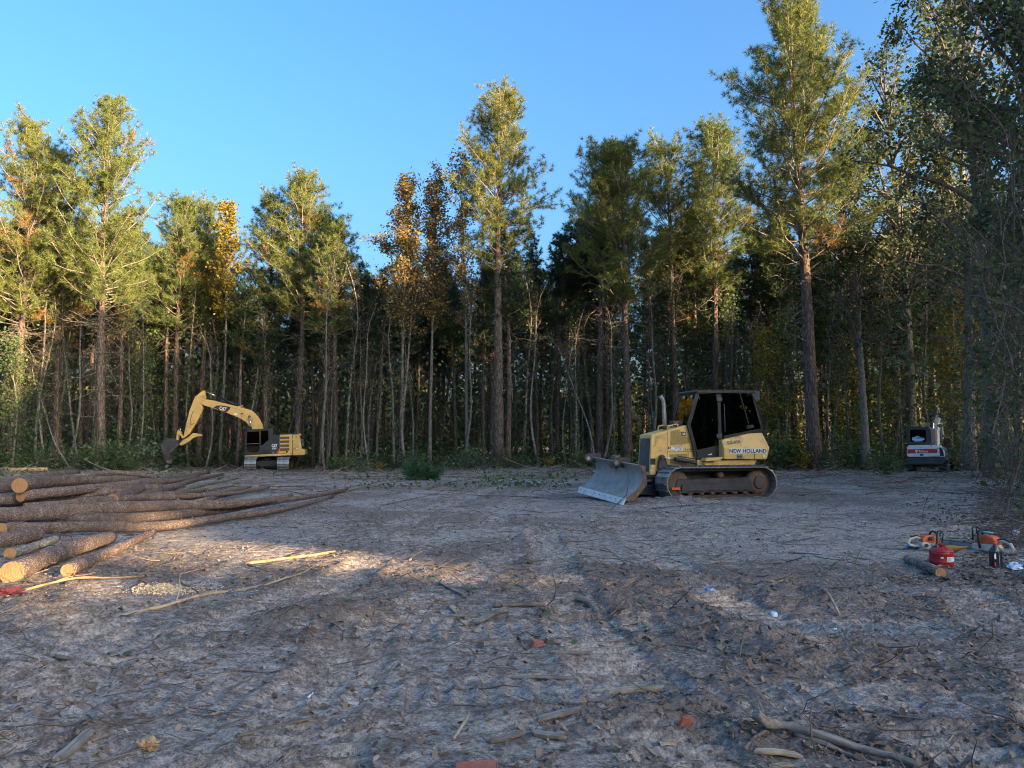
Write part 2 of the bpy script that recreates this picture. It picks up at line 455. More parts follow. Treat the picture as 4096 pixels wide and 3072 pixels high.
M['wood_pale'] = woodmat('split_wood', (0.22, 0.16, 0.10), (0.55, 0.44, 0.30))
M['wood_bark'] = woodmat('stick_wood', (0.13, 0.10, 0.08), (0.26, 0.21, 0.17))
M['wood_tan'] = woodmat('peeled_wood', (0.36, 0.22, 0.11), (0.55, 0.37, 0.2))
M['brick'] = paint('brick_clay', (0.38, 0.12, 0.07), 0.85, 0, 0.35, 14, (0.13, 0.10, 0.085), 0.5, 10, 0.6)
M['yellow_dozer'] = paint('dozer_yellow', (0.80, 0.50, 0.155), 0.45, 0, 0.16, 2.0, (0.34, 0.22, 0.12), 0.26, 2.4)
M['yellow_exc'] = paint('excavator_yellow', (0.66, 0.41, 0.12), 0.45, 0, 0.15, 2.0, (0.23, 0.15, 0.08), 0.22, 2.5)
M['black'] = paint('black_paint', (0.016, 0.018, 0.022), 0.4, 0, 0.3, 4, (0.07, 0.06, 0.055), 0.15, 4)
M['black_cab'] = paint('black_cab_paint', (0.022, 0.025, 0.030), 0.35, 0, 0.3, 4, (0.06, 0.055, 0.05), 0.12, 4)
M['rubber'] = paint('black_rubber', (0.02, 0.02, 0.022), 0.7)
M['steel_track'] = paint('track_steel', (0.34, 0.335, 0.34), 0.36, 0.6, 0.5, 5, (0.14, 0.11, 0.09), 0.28, 6)
M['track_chain'] = paint('dark_chain_steel', (0.075, 0.06, 0.052), 0.6, 0.3, 0.4, 6, (0.13, 0.09, 0.065), 0.3, 5)
M['steel_bright'] = paint('chrome_rod', (0.75, 0.76, 0.78), 0.18, 1.0, 0.1)
M['steel_blade'] = paint('worn_blade_steel', (0.33, 0.29, 0.26), 0.6, 0.1, 0.35, 3, (0.18, 0.14, 0.12), 0.25, 2.2)
M['steel_edge'] = paint('polished_cutting_edge', (0.66, 0.62, 0.58), 0.5, 0.15, 0.25, 4)
M['steel_dark'] = paint('dark_steel', (0.055, 0.055, 0.06), 0.5, 0.3, 0.4, 5, (0.13, 0.09, 0.065), 0.3, 4)
M['rust'] = paint('rusty_steel', (0.16, 0.075, 0.04), 0.8, 0.1, 0.45, 7, (0.06, 0.04, 0.035), 0.3, 5)
M['hub'] = paint('muddy_hub', (0.15, 0.095, 0.065), 0.75, 0.1, 0.35, 6, (0.08, 0.06, 0.05), 0.35, 5)
M['exhaust'] = paint('exhaust_steel', (0.36, 0.34, 0.31), 0.5, 0.5, 0.3, 6, (0.25, 0.17, 0.11), 0.25, 5)
M['mesh_panel'] = paint('perforated_panel', (0.40, 0.27, 0.085), 0.7, 0, 0.35, 40, (0.12, 0.08, 0.05), 0.3, 9)
M['decal_white'] = paint('white_decal', (0.74, 0.75, 0.74), 0.5, 0, 0.12, 8, (0.45, 0.38, 0.25), 0.1, 6)
M['decal_black'] = paint('black_decal', (0.02, 0.02, 0.024), 0.5)
M['decal_red'] = paint('red_decal', (0.62, 0.04, 0.035), 0.5)
M['decal_blue'] = paint('blue_decal', (0.10, 0.13, 0.36), 0.5)
M['decal_grey'] = paint('grey_decal', (0.22, 0.21, 0.2), 0.5)
M['decal_teal'] = paint('teal_decal', (0.10, 0.48, 0.62), 0.5)
M['decal_yellow'] = paint('yellow_decal', (0.75, 0.50, 0.03), 0.5)
M['louver'] = paint('louver_brown_mesh', (0.17, 0.115, 0.06), 0.8, 0, 0.3, 12)  # brown-grey mesh tone
M['glass'] = glassmat('tinted_glass')
M['glass_dark'] = glassmat('dark_glass', (0.06, 0.065, 0.07))
M['lamp'] = paint('lamp_lens', (0.6, 0.62, 0.64), 0.15, 0.3)
M['white_paint'] = paint('white_paint', (0.80, 0.80, 0.80), 0.4, 0, 0.1, 3, (0.4, 0.35, 0.3), 0.08, 4)
M['grey_paint'] = paint('charcoal_paint', (0.05, 0.055, 0.065), 0.45, 0, 0.2, 4, (0.12, 0.10, 0.085), 0.15, 4)
M['boom_pale'] = paint('pale_boom_paint', (0.74, 0.68, 0.58), 0.5, 0, 0.2, 4, (0.25, 0.17, 0.1), 0.25, 5)
M['red_can'] = paint('red_can_paint', (0.36, 0.012, 0.02), 0.38, 0, 0.2, 5, (0.18, 0.05, 0.04), 0.1, 6)
M['orange_plastic'] = paint('orange_plastic', (0.68, 0.11, 0.025), 0.45, 0, 0.15, 8, (0.25, 0.09, 0.05), 0.12, 12)
M['funnel'] = paint('orange_funnel_plastic', (0.72, 0.30, 0.03), 0.45, 0, 0.12, 6)
M['cream_plastic'] = paint('cream_plastic', (0.50, 0.47, 0.40), 0.5, 0, 0.15, 8, (0.2, 0.16, 0.12), 0.2, 12)
M['bottle'] = paint('black_bottle_plastic', (0.018, 0.02, 0.025), 0.32, 0, 0.1)
M['bar_steel'] = paint('saw_bar_steel', (0.30, 0.30, 0.31), 0.4, 0.6, 0.4, 14, (0.08, 0.07, 0.06), 0.4, 14)
M['cloth_maroon'] = paint('maroon_cloth', (0.16, 0.035, 0.05), 0.95, 0, 0.4, 14)
M['cloth_blue'] = paint('blue_cloth', (0.10, 0.24, 0.50), 0.9, 0, 0.5, 20, (0.45, 0.5, 0.55), 0.25, 14)
M['plastic_white'] = paint('white_plastic_film', (0.72, 0.76, 0.82), 0.35, 0, 0.15, 10)
M['plastic_bluewhite'] = paint('blue_white_plastic', (0.50, 0.64, 0.85), 0.3, 0, 0.3, 14, (0.8, 0.82, 0.85), 0.4, 10)
M['sawdust'] = paint('sawdust_chips', (0.60, 0.50, 0.37), 0.95, 0, 0.3, 60)
M['chip'] = leafmat('wood_chip_bits', [(0.0, (0.16, 0.12, 0.085)), (0.7, (0.33, 0.26, 0.19)), (1.0, (0.55, 0.46, 0.35))], 0.05)
M['seat'] = paint('seat_cloth', (0.03, 0.03, 0.033), 0.9)
M['olive_leaf'] = M['leaf_green']

# ------------------------------------------------------------------ mesh helpers
class MB:
    """collects geometry for ONE mesh object"""
    def __init__(self):
        self.v = []; self.f = []; self.sm = []
    def add(self, verts, faces, smooth=False):
        o = len(self.v)
        self.v.extend([tuple(p) for p in verts])
        self.f.extend([tuple(i + o for i in f) for f in faces])
        self.sm.extend([smooth] * len(faces))
        return self
    def box(self, c, s, rot=None):
        hx, hy, hz = s[0] / 2, s[1] / 2, s[2] / 2
        vs_ = [Vector((sx * hx, sy * hy, sz * hz)) for sx in (-1, 1) for sy in (-1, 1) for sz in (-1, 1)]
        if rot is not None:
            vs_ = [rot @ p for p in vs_]
        c = Vector(c)
        return self.add([p + c for p in vs_], [(0, 1, 3, 2), (4, 6, 7, 5), (0, 4, 5, 1), (2, 3, 7, 6), (0, 2, 6, 4), (1, 5, 7, 3)])
    def prism(self, prof, y0, y1, bev=0.0, seg=2):
        """profile of (x, z) points pulled from y0 to y1"""
        bm = bmesh.new()
        a = [bm.verts.new((p[0], y0, p[1])) for p in prof]
        b = [bm.verts.new((p[0], y1, p[1])) for p in prof]
        n = len(prof)
        bm.faces.new(a); bm.faces.new(list(reversed(b)))
        for i in range(n):
            bm.faces.new((a[(i + 1) % n], a[i], b[i], b[(i + 1) % n]))
        bmesh.ops.recalc_face_normals(bm, faces=bm.faces[:])
        if bev:
            bmesh.ops.bevel(bm, geom=bm.edges[:], offset=bev, segments=seg, affect='EDGES', profile=0.6)
        return self.add_bm(bm)
    def add_bm(self, bm, smooth=False):
        bm.verts.index_update()
        self.add([v.co[:] for v in bm.verts], [[v.index for v in f.verts] for f in bm.faces], smooth)
        bm.free()
        return self
    def tube(self, pts, rad, n=8, caps=True, smooth=True, rough=0.0, rng=None):
        pts = [Vector(p) for p in pts]
        k = len(pts)
        if not isinstance(rad, (list, tuple)):
            rad = [rad] * k
        o = len(self.v)
        prev = None
        for i, p in enumerate(pts):
            d = (pts[min(i + 1, k - 1)] - pts[max(i - 1, 0)])
            d = d.normalized() if d.length > 1e-9 else Vector((0, 0, 1))
            if prev is None:
                up = Vector((0, 0, 1)) if abs(d.z) < 0.9 else Vector((1, 0, 0))
                a = d.cross(up).normalized()
            else:
                a = (prev - d * prev.dot(d)).normalized()
            prev = a
            b = d.cross(a)
            for j in range(n):
                t = 2 * PI * j / n
                r = rad[i]
                if rough and rng:
                    r *= 1 + rng.uniform(-rough, rough)
                self.v.append(tuple(p + a * (math.cos(t) * r) + b * (math.sin(t) * r)))
        for i in range(k - 1):
            for j in range(n):
                q = (j + 1) % n
                self.f.append((o + i * n + j, o + i * n + q, o + (i + 1) * n + q, o + (i + 1) * n + j)); self.sm.append(smooth)
        if caps:
            self.f.append(tuple(o + j for j in reversed(range(n)))); self.sm.append(False)
            self.f.append(tuple(o + (k - 1) * n + j for j in range(n))); self.sm.append(False)
        return self
    def lathe(self, prof, n=24, center=(0, 0, 0), axis='Z', smooth=True):
        """profile of (radius, height)"""
        o = len(self.v); k = len(prof); c = Vector(center)
        for (r, h) in prof:
            for j in range(n):
                t = 2 * PI * j / n
                if axis == 'Z': p = Vector((r * math.cos(t), r * math.sin(t), h))
                elif axis == 'Y': p = Vector((r * math.cos(t), h, r * math.sin(t)))
                else: p = Vector((h, r * math.cos(t), r * math.sin(t)))
                self.v.append(tuple(c + p))
        for i in range(k - 1):
            for j in range(n):
                q = (j + 1) % n
                self.f.append((o + i * n + j, o + i * n + q, o + (i + 1) * n + q, o + (i + 1) * n + j)); self.sm.append(smooth)
        self.f.append(tuple(o + j for j in reversed(range(n)))); self.sm.append(False)
        self.f.append(tuple(o + (k - 1) * n + j for j in range(n))); self.sm.append(False)
        return self
    def mesh(self, name):
        me = bpy.data.meshes.new(name)
        me.from_pydata(self.v, [], self.f)
        me.polygons.foreach_set('use_smooth', self.sm)
        me.update()
        return me
    def build(self, name, mat, parent=None, **kw):
        return link(name, self.mesh(name), mat, parent, **kw)

def link(name, me, mat, parent=None, label=None, cat=None, group=None, kind=None, loc=None, rot=None):
    o = bpy.data.objects.new(name, me)
    if mat is not None and me is not None and len(me.materials) == 0:
        me.materials.append(M[mat] if isinstance(mat, str) else mat)
    COL.objects.link(o)
    if parent is not None:
        o.parent = parent
    if loc is not None: o.location = loc
    if rot is not None: o.rotation_euler = rot
    tag(o, label, cat, group, kind)
    return o
def tag(o, label=None, cat=None, group=None, kind=None):
    if label: o['label'] = label
    if cat: o['category'] = cat
    if group: o['group'] = group
    if kind: o['kind'] = kind
    return o
def thing(name, label, cat, loc=(0, 0, 0), rz=0.0, group=None):
    o = bpy.data.objects.new(name, None)
    o.empty_display_size = 0.2
    o.location = loc; o.rotation_euler = (0, 0, rz)
    COL.objects.link(o)
    return tag(o, label, cat, group)
def copy_tree(o, parent=None):
    c = o.copy(); COL.objects.link(c); c.parent = parent
    for ch in o.children:
        copy_tree(ch, c)
    return c
def np_mesh(name, verts, faces, smooth=False):
    """verts (n,3), faces (m,k) all of one size"""
    verts = np.ascontiguousarray(verts, np.float32); faces = np.ascontiguousarray(faces, np.int32)
    me = bpy.data.meshes.new(name)
    me.vertices.add(len(verts)); me.vertices.foreach_set('co', verts.ravel())
    m, k = faces.shape
    me.loops.add(m * k); me.loops.foreach_set('vertex_index', faces.ravel())
    me.polygons.add(m)
    me.polygons.foreach_set('loop_start', np.arange(0, m * k, k, dtype=np.int32))
    if smooth:
        me.polygons.foreach_set('use_smooth', np.ones(m, bool))
    me.update(calc_edges=True)
    return me
def text_mesh(body, size, bold=0.0, shear=0.0, ext=0.002, align='LEFT', space=1.0):
    cu = bpy.data.curves.new('lettering', 'FONT')
    cu.body = body; cu.size = size; cu.extrude = ext; cu.offset = bold; cu.shear = shear
    cu.align_x = align; cu.resolution_u = 3; cu.space_character = space
    ob = bpy.data.objects.new('lettering', cu)
    COL.objects.link(ob)
    me = bpy.data.meshes.new_from_object(ob)
    bpy.data.objects.remove(ob); bpy.data.curves.remove(cu)
    return me
def lettering(body, size, mat, parent, mtx, name='lettering', **kw):
    me = text_mesh(body, size, **kw)
    o = link(name, me, mat, parent)
    o.matrix_local = mtx
    return o
def fit_text(body, width, height, mat, parent, origin, xdir, updir, name='lettering', **kw):
    """lettering scaled to width x height; origin = lower left corner, xdir reading direction"""
    me = text_mesh(body, 1.0, **kw)
    co = np.empty(len(me.vertices) * 3, np.float32); me.vertices.foreach_get('co', co); co = co.reshape(-1, 3)
    mn, mx = co.min(0), co.max(0)
    co[:, 0] = (co[:, 0] - mn[0]) * (width / (mx[0] - mn[0]))
    co[:, 1] = (co[:, 1] - mn[1]) * (height / (mx[1] - mn[1]))
    me.vertices.foreach_set('co', co.ravel()); me.update()
    x = Vector(xdir).normalized(); u = Vector(updir); u = (u - x * u.dot(x)).normalized(); n = x.cross(u)
    mt = Matrix((x, u, n)).transposed().to_4x4(); mt.translation = Vector(origin)
    o = link(name, me, mat, parent)
    o.matrix_local = mt
    return o

# ------------------------------------------------------------------ the ground: one sheet, finest where one stands
def axis_steps(*segs):
    out = []
    for a, b, s in segs:
        out.append(np.arange(a, b - 1e-6, s))
    return np.concatenate(out)
gx_pos = np.concatenate([axis_steps((0, 6.6, 0.037), (6.6, 12, 0.09), (12, 40, 0.55)), np.geomspace(40, 420, 22)])
gx = np.concatenate([-gx_pos[:0:-1], gx_pos])
gy = np.concatenate([-np.geomspace(400, 6, 16), axis_steps((-5.5, 2.8, 0.3), (2.8, 9, 0.025), (9, 16, 0.05), (16, 30, 0.12), (30, 60, 0.42)), np.geomspace(60, 420, 26)])
GX, GY = np.meshgrid(gx, gy)
gz, gdark = land(GX.ravel(), GY.ravel())
gv = np.stack([GX.ravel(), GY.ravel(), gz], 1)
nx, ny = len(gx), len(gy)
ii = (np.arange(ny - 1)[:, None] * nx + np.arange(nx - 1)[None, :]).ravel()
gf = np.stack([ii, ii + 1, ii + nx + 1, ii + nx], 1)
gme = np_mesh('ground', gv, gf, True)
at_ = gme.attributes.new('fresh', 'FLOAT', 'POINT'); at_.data.foreach_set('value', gdark.astype(np.float32))
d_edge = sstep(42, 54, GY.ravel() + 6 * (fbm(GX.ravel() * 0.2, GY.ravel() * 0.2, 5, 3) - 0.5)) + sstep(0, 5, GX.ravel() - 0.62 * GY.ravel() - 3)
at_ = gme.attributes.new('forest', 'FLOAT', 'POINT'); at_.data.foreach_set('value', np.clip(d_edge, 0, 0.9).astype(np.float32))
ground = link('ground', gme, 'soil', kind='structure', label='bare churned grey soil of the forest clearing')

LANDZ = gz.reshape(ny, nx); LANDD = gdark.reshape(ny, nx)
def land(x, y):
    """from here on the built sheet itself is surveyed"""
    x = np.clip(np.asarray(x, float), gx[0], gx[-1] - 1e-6); y = np.clip(np.asarray(y, float), gy[0], gy[-1] - 1e-6)
    i = np.clip(np.searchsorted(gx, x, 'right') - 1, 0, nx - 2); j = np.clip(np.searchsorted(gy, y, 'right') - 1, 0, ny - 2)
    fx = (x - gx[i]) / (gx[i + 1] - gx[i]); fy = (y - gy[j]) / (gy[j + 1] - gy[j])
    def bil(A):
        return (A[j, i] * (1 - fx) + A[j, i + 1] * fx) * (1 - fy) + (A[j + 1, i] * (1 - fx) + A[j + 1, i + 1] * fx) * fy
    return bil(LANDZ), bil(LANDD)

# ------------------------------------------------------------------ vegetation builders
def unit(a):
    return a / np.maximum(np.linalg.norm(a, axis=-1, keepdims=True), 1e-9)
def tuft_tris(cent, dirs, rng, n, L, w, spread=0.75):
    T = len(cent)
    d = np.repeat(dirs, n, 0); c = np.repeat(cent, n, 0)
    rnd = rng.normal(size=(T * n, 3))
    dd = unit(d * 0.9 + rnd * spread)
    base = c - d * 0.06 + rnd * 0.025
    side = unit(np.cross(dd, rng.normal(size=(T * n, 3)))) * w * 0.5
    l = L * (0.65 + 0.6 * rng.random((T * n, 1)))
    v = np.empty((T * n, 3, 3))
    v[:, 0] = base - side; v[:, 1] = base + side; v[:, 2] = base + dd * l
    return v.reshape(-1, 3), np.arange(T * n * 3).reshape(-1, 3)
def leaf_quads(pos, rng, size, droop=0.3, jitter=0.35):
    n = len(pos)
    a = rng.normal(size=(n, 3)); a[:, 2] = a[:, 2] * 0.6 - droop; a = unit(a)
    b = unit(np.cross(a, rng.normal(size=(n, 3))))
    nn = np.cross(a, b)
    s = size * (0.4 + 1.1 * rng.random((n, 1)))
    v = np.empty((n, 4, 3))
    v[:, 0] = pos - a * s * 0.55
    v[:, 1] = pos + b * s * 0.38 + nn * s * jitter * 0.3
    v[:, 2] = pos + a * s * 0.6
    v[:, 3] = pos - b * s * 0.38 + nn * s * jitter * 0.3
    return v.reshape(-1, 3), np.arange(n * 4).reshape(-1, 4)
def wander(p, d, length, k, rng, bend=0.12, lift=0.0):
    pts = [np.array(p, float)]
    d = np.array(d, float)
    for i in range(k):
        d = unit(d + rng.normal(size=3) * bend + np.array([0, 0, lift]))
        pts.append(pts[-1] + d * length / k)
    return pts, d
def trunk_path(H, rng, sway, k=12):
    ph = rng.random(4) * 6.28
    z = np.linspace(0, 1, k)
    x = sway * (np.sin(z * 3.1 + ph[0]) * z + 0.35 * np.sin(z * 8 + ph[1]) * z)
    y = sway * (np.sin(z * 2.7 + ph[2]) * z + 0.35 * np.sin(z * 7 + ph[3]) * z)
    return [np.array([x[i] - x[0], y[i] - y[0], H * z[i]]) for i in range(k)]
def along(path, t):
    k = len(path) - 1
    f = min(max(t, 0), 0.9999) * k
    i = int(f)
    return path[i] * (1 - (f - i)) + path[i + 1] * (f - i)

class Tubes:
    """many thin tubes for ONE mesh, built in batches"""
    def __init__(self):
        self.g = {}
    def tube(self, pts, rad, n=4, caps=False, smooth=True):
        self.g.setdefault((len(pts), n), []).append((np.asarray(pts, float), np.asarray(rad, float)))
        return self
    def mesh(self, name):
        V, F, o = [], [], 0
        for (k, n), lst in self.g.items():
            P = np.stack([a for a, _ in lst]); Rr = np.stack([b for _, b in lst])
            D = np.empty_like(P); D[:, 1:-1] = P[:, 2:] - P[:, :-2]; D[:, 0] = P[:, 1] - P[:, 0]; D[:, -1] = P[:, -1] - P[:, -2]
            D = unit(D)
            mean = unit(P[:, -1] - P[:, 0])
            ref = np.where(np.abs(mean[:, 2:3]) < 0.8, np.array([[0, 0, 1.0]]), np.array([[1.0, 0, 0]]))[:, None, :]
            A = unit(np.cross(D, ref + 0 * D)); B = np.cross(D, A)
            t = np.arange(n) * 2 * PI / n
            v = P[:, :, None, :] + Rr[:, :, None, None] * (A[:, :, None, :] * np.cos(t)[:, None] + B[:, :, None, :] * np.sin(t)[:, None])
            T = len(lst)
            V.append(v.reshape(-1, 3))
            i = np.arange(k - 1)[:, None]; j = np.arange(n)[None, :]; q = (j + 1) % n
            base = np.stack([i * n + j, i * n + q, (i + 1) * n + q, (i + 1) * n + j], -1).reshape(-1, 4)
            F.append((base[None] + (np.arange(T) * k * n)[:, None, None] + o).reshape(-1, 4))
            o += T * k * n
        return np_mesh(name, np.concatenate(V), np.concatenate(F), True)
    def build(self, name, mat, parent=None, **kw):
        return link(name, self.mesh(name), mat, parent, **kw)
def pine(seed, H, cb, spread, r0, needle, whorl=0.55, nper=4.6, nn=16, nl=0.24, nw=0.034, sway=0.35, dead=40, vine=0, open_=0.15, brown=0):
    rng = np.random.default_rng(seed)
    path = trunk_path(H, rng, sway, 14)
    tr = MB()
    rad = []
    for i in range(14):
        t = i / 13
        r = r0 * (1 - t) ** 0.75 + 0.02
        if i == 0: r *= 1.25
        rad.append(r)
    tr.tube(path, rad, 10, True, True)
    lb = Tubes()
    tc, td = [], []
    bc, bd = [], []
    z = cb * H
    lowlen = rng.random() * 0.4
    while z < H * 0.985:
        t = (z / H - cb) / (1 - cb)                     # 0 at crown foot, 1 at the tip
        prof = (0.62 + 0.38 * math.sin(min(1, t / 0.35) * PI / 2)) * (1 - t) ** 0.45 + 0.06
        nb = max(2, int(round(nper + rng.normal() * 0.9 - t * 1.0)))
        a0 = rng.random() * 6.28
        for j in range(nb):
            if rng.random() < open_: continue
            az = a0 + 6.28 * j / nb + rng.normal() * 0.35
            ln = spread * prof * (0.40 + 0.55 * float(vnoise(np.array([az * 1.3 + seed]), np.array([z * 0.55]), seed)[0]) + 0.30 * rng.random())
            el = R(12 + 36 * t + rng.normal() * 12)
            p0 = along(path, z / H + rng.normal() * 0.004)
            d0 = np.array([math.cos(az) * math.cos(el), math.sin(az) * math.cos(el), math.sin(el)])
            pts, dl = wander(p0, d0, ln, 5, rng, 0.12, 0.11)
            rb = 0.008 + 0.009 * ln
            lb.tube(pts, [rb, rb * 0.85, rb * 0.7, rb * 0.55, rb * 0.4, rb * 0.22], 4, False, True)
            isb = rng.random() < brown * (1 - t)
            nsub = max(3, int(3 + ln * 2.4))
            for q in range(nsub):
                f = 0.28 + 0.72 * (q + 0.5 * rng.random()) / nsub
                ps = along(pts, f)
                dv = unit(dl * 0.55 + rng.normal(size=3) * np.array([0.85, 0.85, 0.45]) + np.array([0, 0, 0.3]))
                sl = (0.34 + 0.30 * ln * (1.05 - f)) * (0.7 + 0.6 * rng.random())
                sp, sd = wander(ps, dv, sl, 3, rng, 0.15, 0.10)
                lb.tube(sp, [0.010, 0.008, 0.006, 0.004], 3, False, True)
                nt = max(1, int(sl / 0.24))
                for u in range(nt):
                    tt = 1 - u / max(1, nt) * 0.75
                    (bc if isb else tc).append(along(sp, tt) + rng.normal(size=3) * 0.03); (bd if isb else td).append(sd)
            (bc if isb else tc).append(pts[-1]); (bd if isb else td).append(dl)
        z += whorl * (0.75 + 0.5 * rng.random()) * (1 - 0.35 * t)
    tc.append(path[-1]); td.append(np.array([0, 0, 1.0]))
    v, f = tuft_tris(np.array(tc), np.array(td), rng, nn, nl, nw)
    crown = np_mesh('crown', v, f)
    out = {'H': H, 'trunk': tr.mesh('trunk'), 'crown': crown, 'needle': needle, 'bark': 'bark_pine', 'limb': 'twig_pale' if needle == 'needle' else 'twig'}  # front pines get paler limbs, sunlight put into their colour
    if len(bc) > 3:
        v, f = tuft_tris(np.array(bc), np.array(bd), rng, nn - 3, nl, nw)
        out['dry'] = np_mesh('dry_needles', v, f)
    for q in range(dead):                               # bare dead branches below the crown
        zz = H * (0.12 + (cb - 0.10) * rng.random() ** 0.6)
        az = rng.random() * 6.28; el = R(-12 + rng.normal() * 16)
        ln = 0.5 + 1.9 * rng.random() ** 2
        pts, dl = wander(along(path, zz / H), np.array([math.cos(az) * math.cos(el), math.sin(az) * math.cos(el), math.sin(el)]), ln, 4, rng, 0.2, -0.02)
        lb.tube(pts, [0.022, 0.016, 0.012, 0.008, 0.004], 3, False, True)
        for s in range(int(ln * 3)):
            ps = along(pts, 0.3 + 0.7 * rng.random())
            sp, _ = wander(ps, unit(dl + rng.normal(size=3) * 0.9), 0.3 + 0.5 * rng.random(), 2, rng, 0.3, -0.05)
            lb.tube(sp, [0.008, 0.006, 0.003], 3, False, True)
    out['limbs'] = lb.mesh('limbs')
    if vine:
        out['vine'] = vine_mesh(path, rad, H, 0.02, vine, rng)
    return out
def vine_mesh(path, rad, H, lo, hi, rng, dens=60):
    n = int(dens * H * (hi - lo) * 1.3)
    t = lo + (hi - lo) * rng.random(n) ** 1.1
    pos = np.array([along(path, q) for q in t])
    ang = rng.random(n) * 6.28
    rr = np.interp(t, np.linspace(0, 1, len(rad)), rad) + 0.03 + 0.22 * rng.random(n) ** 2
    pos[:, 0] += np.cos(ang) * rr; pos[:, 1] += np.sin(ang) * rr
    keep = vnoise(t * 24 + 3, ang, 7) > 0.42
    v, f = leaf_quads(pos[keep], rng, 0.11, 0.6)
    return np_mesh('vine', v, f)

def hardwood(seed, H, r0, cb, spread, nlimb, nleaf, lsize, leaf, bark='bark_gum', upright=0.5, sway=0.5, fork=0, cloud=0.30, bare=0, vine=0, top=1.0, dead_mat='twig', lift=0.06):
    rng = np.random.default_rng(seed)
    path = trunk_path(H, rng, sway, 12)
    rad = [r0 * (1 - 0.93 * (i / 11) ** 0.9) * (1.25 if i == 0 else 1) + 0.012 for i in range(12)]
    tr = MB(); tr.tube(path, rad, 9, True, True)
    lb = Tubes()
    anchors = []
    if fork:
        for s in range(fork):
            az = rng.random() * 6.28 + s * 2.5
            d = unit(np.array([math.cos(az) * 0.5, math.sin(az) * 0.5, 1.0]))
            pts, dl = wander(along(path, cb * 0.85), d, H * 0.45, 8, rng, 0.10, 0.05)
            rr = r0 * 0.6
            lb.tube(pts, [rr * (1 - 0.85 * i / 8) for i in range(9)], 7, False, True)
            anchors += [(p, 1) for p in pts[4:]]
    for i in range(nlimb):
        t = cb + (top - cb) * ((i + rng.random()) / nlimb)
        u = (t - cb) / (top - cb)
        az = i * 2.4 + rng.normal() * 0.5
        prof = (0.45 + 0.55 * math.sin(min(1, u / 0.4) * PI / 2)) * (1 - 0.75 * u ** 1.5)
        ln = spread * prof * (0.65 + 0.6 * rng.random())
        el = R(15 + 55 * upright + 22 * u + rng.normal() * 10)
        d = np.array([math.cos(az) * math.cos(el), math.sin(az) * math.cos(el), math.sin(el)])
        pts, dl = wander(along(path, t), d, ln, 6, rng, 0.16, lift)
        rb = min(r0 * 0.45, 0.012 + 0.016 * ln)
        lb.tube(pts, [rb * (1 - 0.85 * q / 6) for q in range(7)], 5, False, True)
        ns = max(3, int(ln * 2.6))
        for s in range(ns):
            f = 0.25 + 0.75 * rng.random()
            sp, sd = wander(along(pts, f), unit(dl * 0.7 + rng.normal(size=3) * 0.75), (0.35 + 0.32 * ln * (1.1 - f)) * (0.6 + 0.8 * rng.random()), 4, rng, 0.22, 0.03)
            lb.tube(sp, [0.014, 0.011, 0.008, 0.006, 0.004], 3, False, True)
            anchors += [(p, 0.8) for p in sp[1:]]
            for w in range(3):
                tp, _ = wander(along(sp, 0.3 + 0.7 * rng.random()), unit(sd + rng.normal(size=3) * 0.9), 0.25 + 0.4 * rng.random(), 2, rng, 0.3, 0)
                lb.tube(tp, [0.007, 0.005, 0.003], 3, False, True)
                anchors += [(tp[1], 1), (tp[2], 1)]
    A = np.array([a[0] for a in anchors])
    idx = rng.integers(0, len(A), nleaf)
    pos = A[idx] + rng.normal(size=(nleaf, 3)) * cloud
    if bare:
        keep = vnoise(pos[:, 0] * 0.8 + seed, pos[:, 2] * 0.8 + pos[:, 1] * 0.7, seed) > bare
        pos = pos[keep]
    v, f = leaf_quads(pos, rng, lsize)
    out = {'H': H, 'trunk': tr.mesh('trunk'), 'limbs': lb.mesh('limbs'), 'crown': np_mesh('crown', v, f), 'needle': leaf, 'bark': bark, 'limb': dead_mat}
    if vine:
        out['vine'] = vine_mesh(path, rad, H, 0.01, vine, rng)
    return out
def shrub(seed, H, spread, nstem, nleaf, lsize, leaf):
    rng = np.random.default_rng(seed)
    lb = Tubes(); anchors = []
    for i in range(nstem):
        az = rng.random() * 6.28
        d = unit(np.array([math.cos(az) * spread * rng.random(), math.sin(az) * spread * rng.random(), H * 0.8]))
        pts, dl = wander(np.array([rng.normal() * 0.15, rng.normal() * 0.15, -0.05]), d, H * (0.6 + 0.5 * rng.random()), 6, rng, 0.18, 0.0)
        lb.tube(pts, [0.018, 0.015, 0.012, 0.010, 0.008, 0.006, 0.003], 4, False, True)
        for s in range(7):
            sp, _ = wander(along(pts, 0.15 + 0.85 * rng.random()), unit(dl + rng.normal(size=3) * 0.9), 0.3 + 0.45 * rng.random(), 3, rng, 0.25, 0)
            lb.tube(sp, [0.008, 0.006, 0.004, 0.003], 3, False, True)
            anchors += sp[1:]
    A = np.array(anchors)
    pos = A[rng.integers(0, len(A), nleaf)] + rng.normal(size=(nleaf, 3)) * 0.16
    pos[:, 2] = np.maximum(pos[:, 2], 0.04)
    v, f = leaf_quads(pos, rng, lsize)
    return {'H': H, 'stems': lb.mesh('stems'), 'foliage': np_mesh('foliage', v, f), 'leaf': leaf}

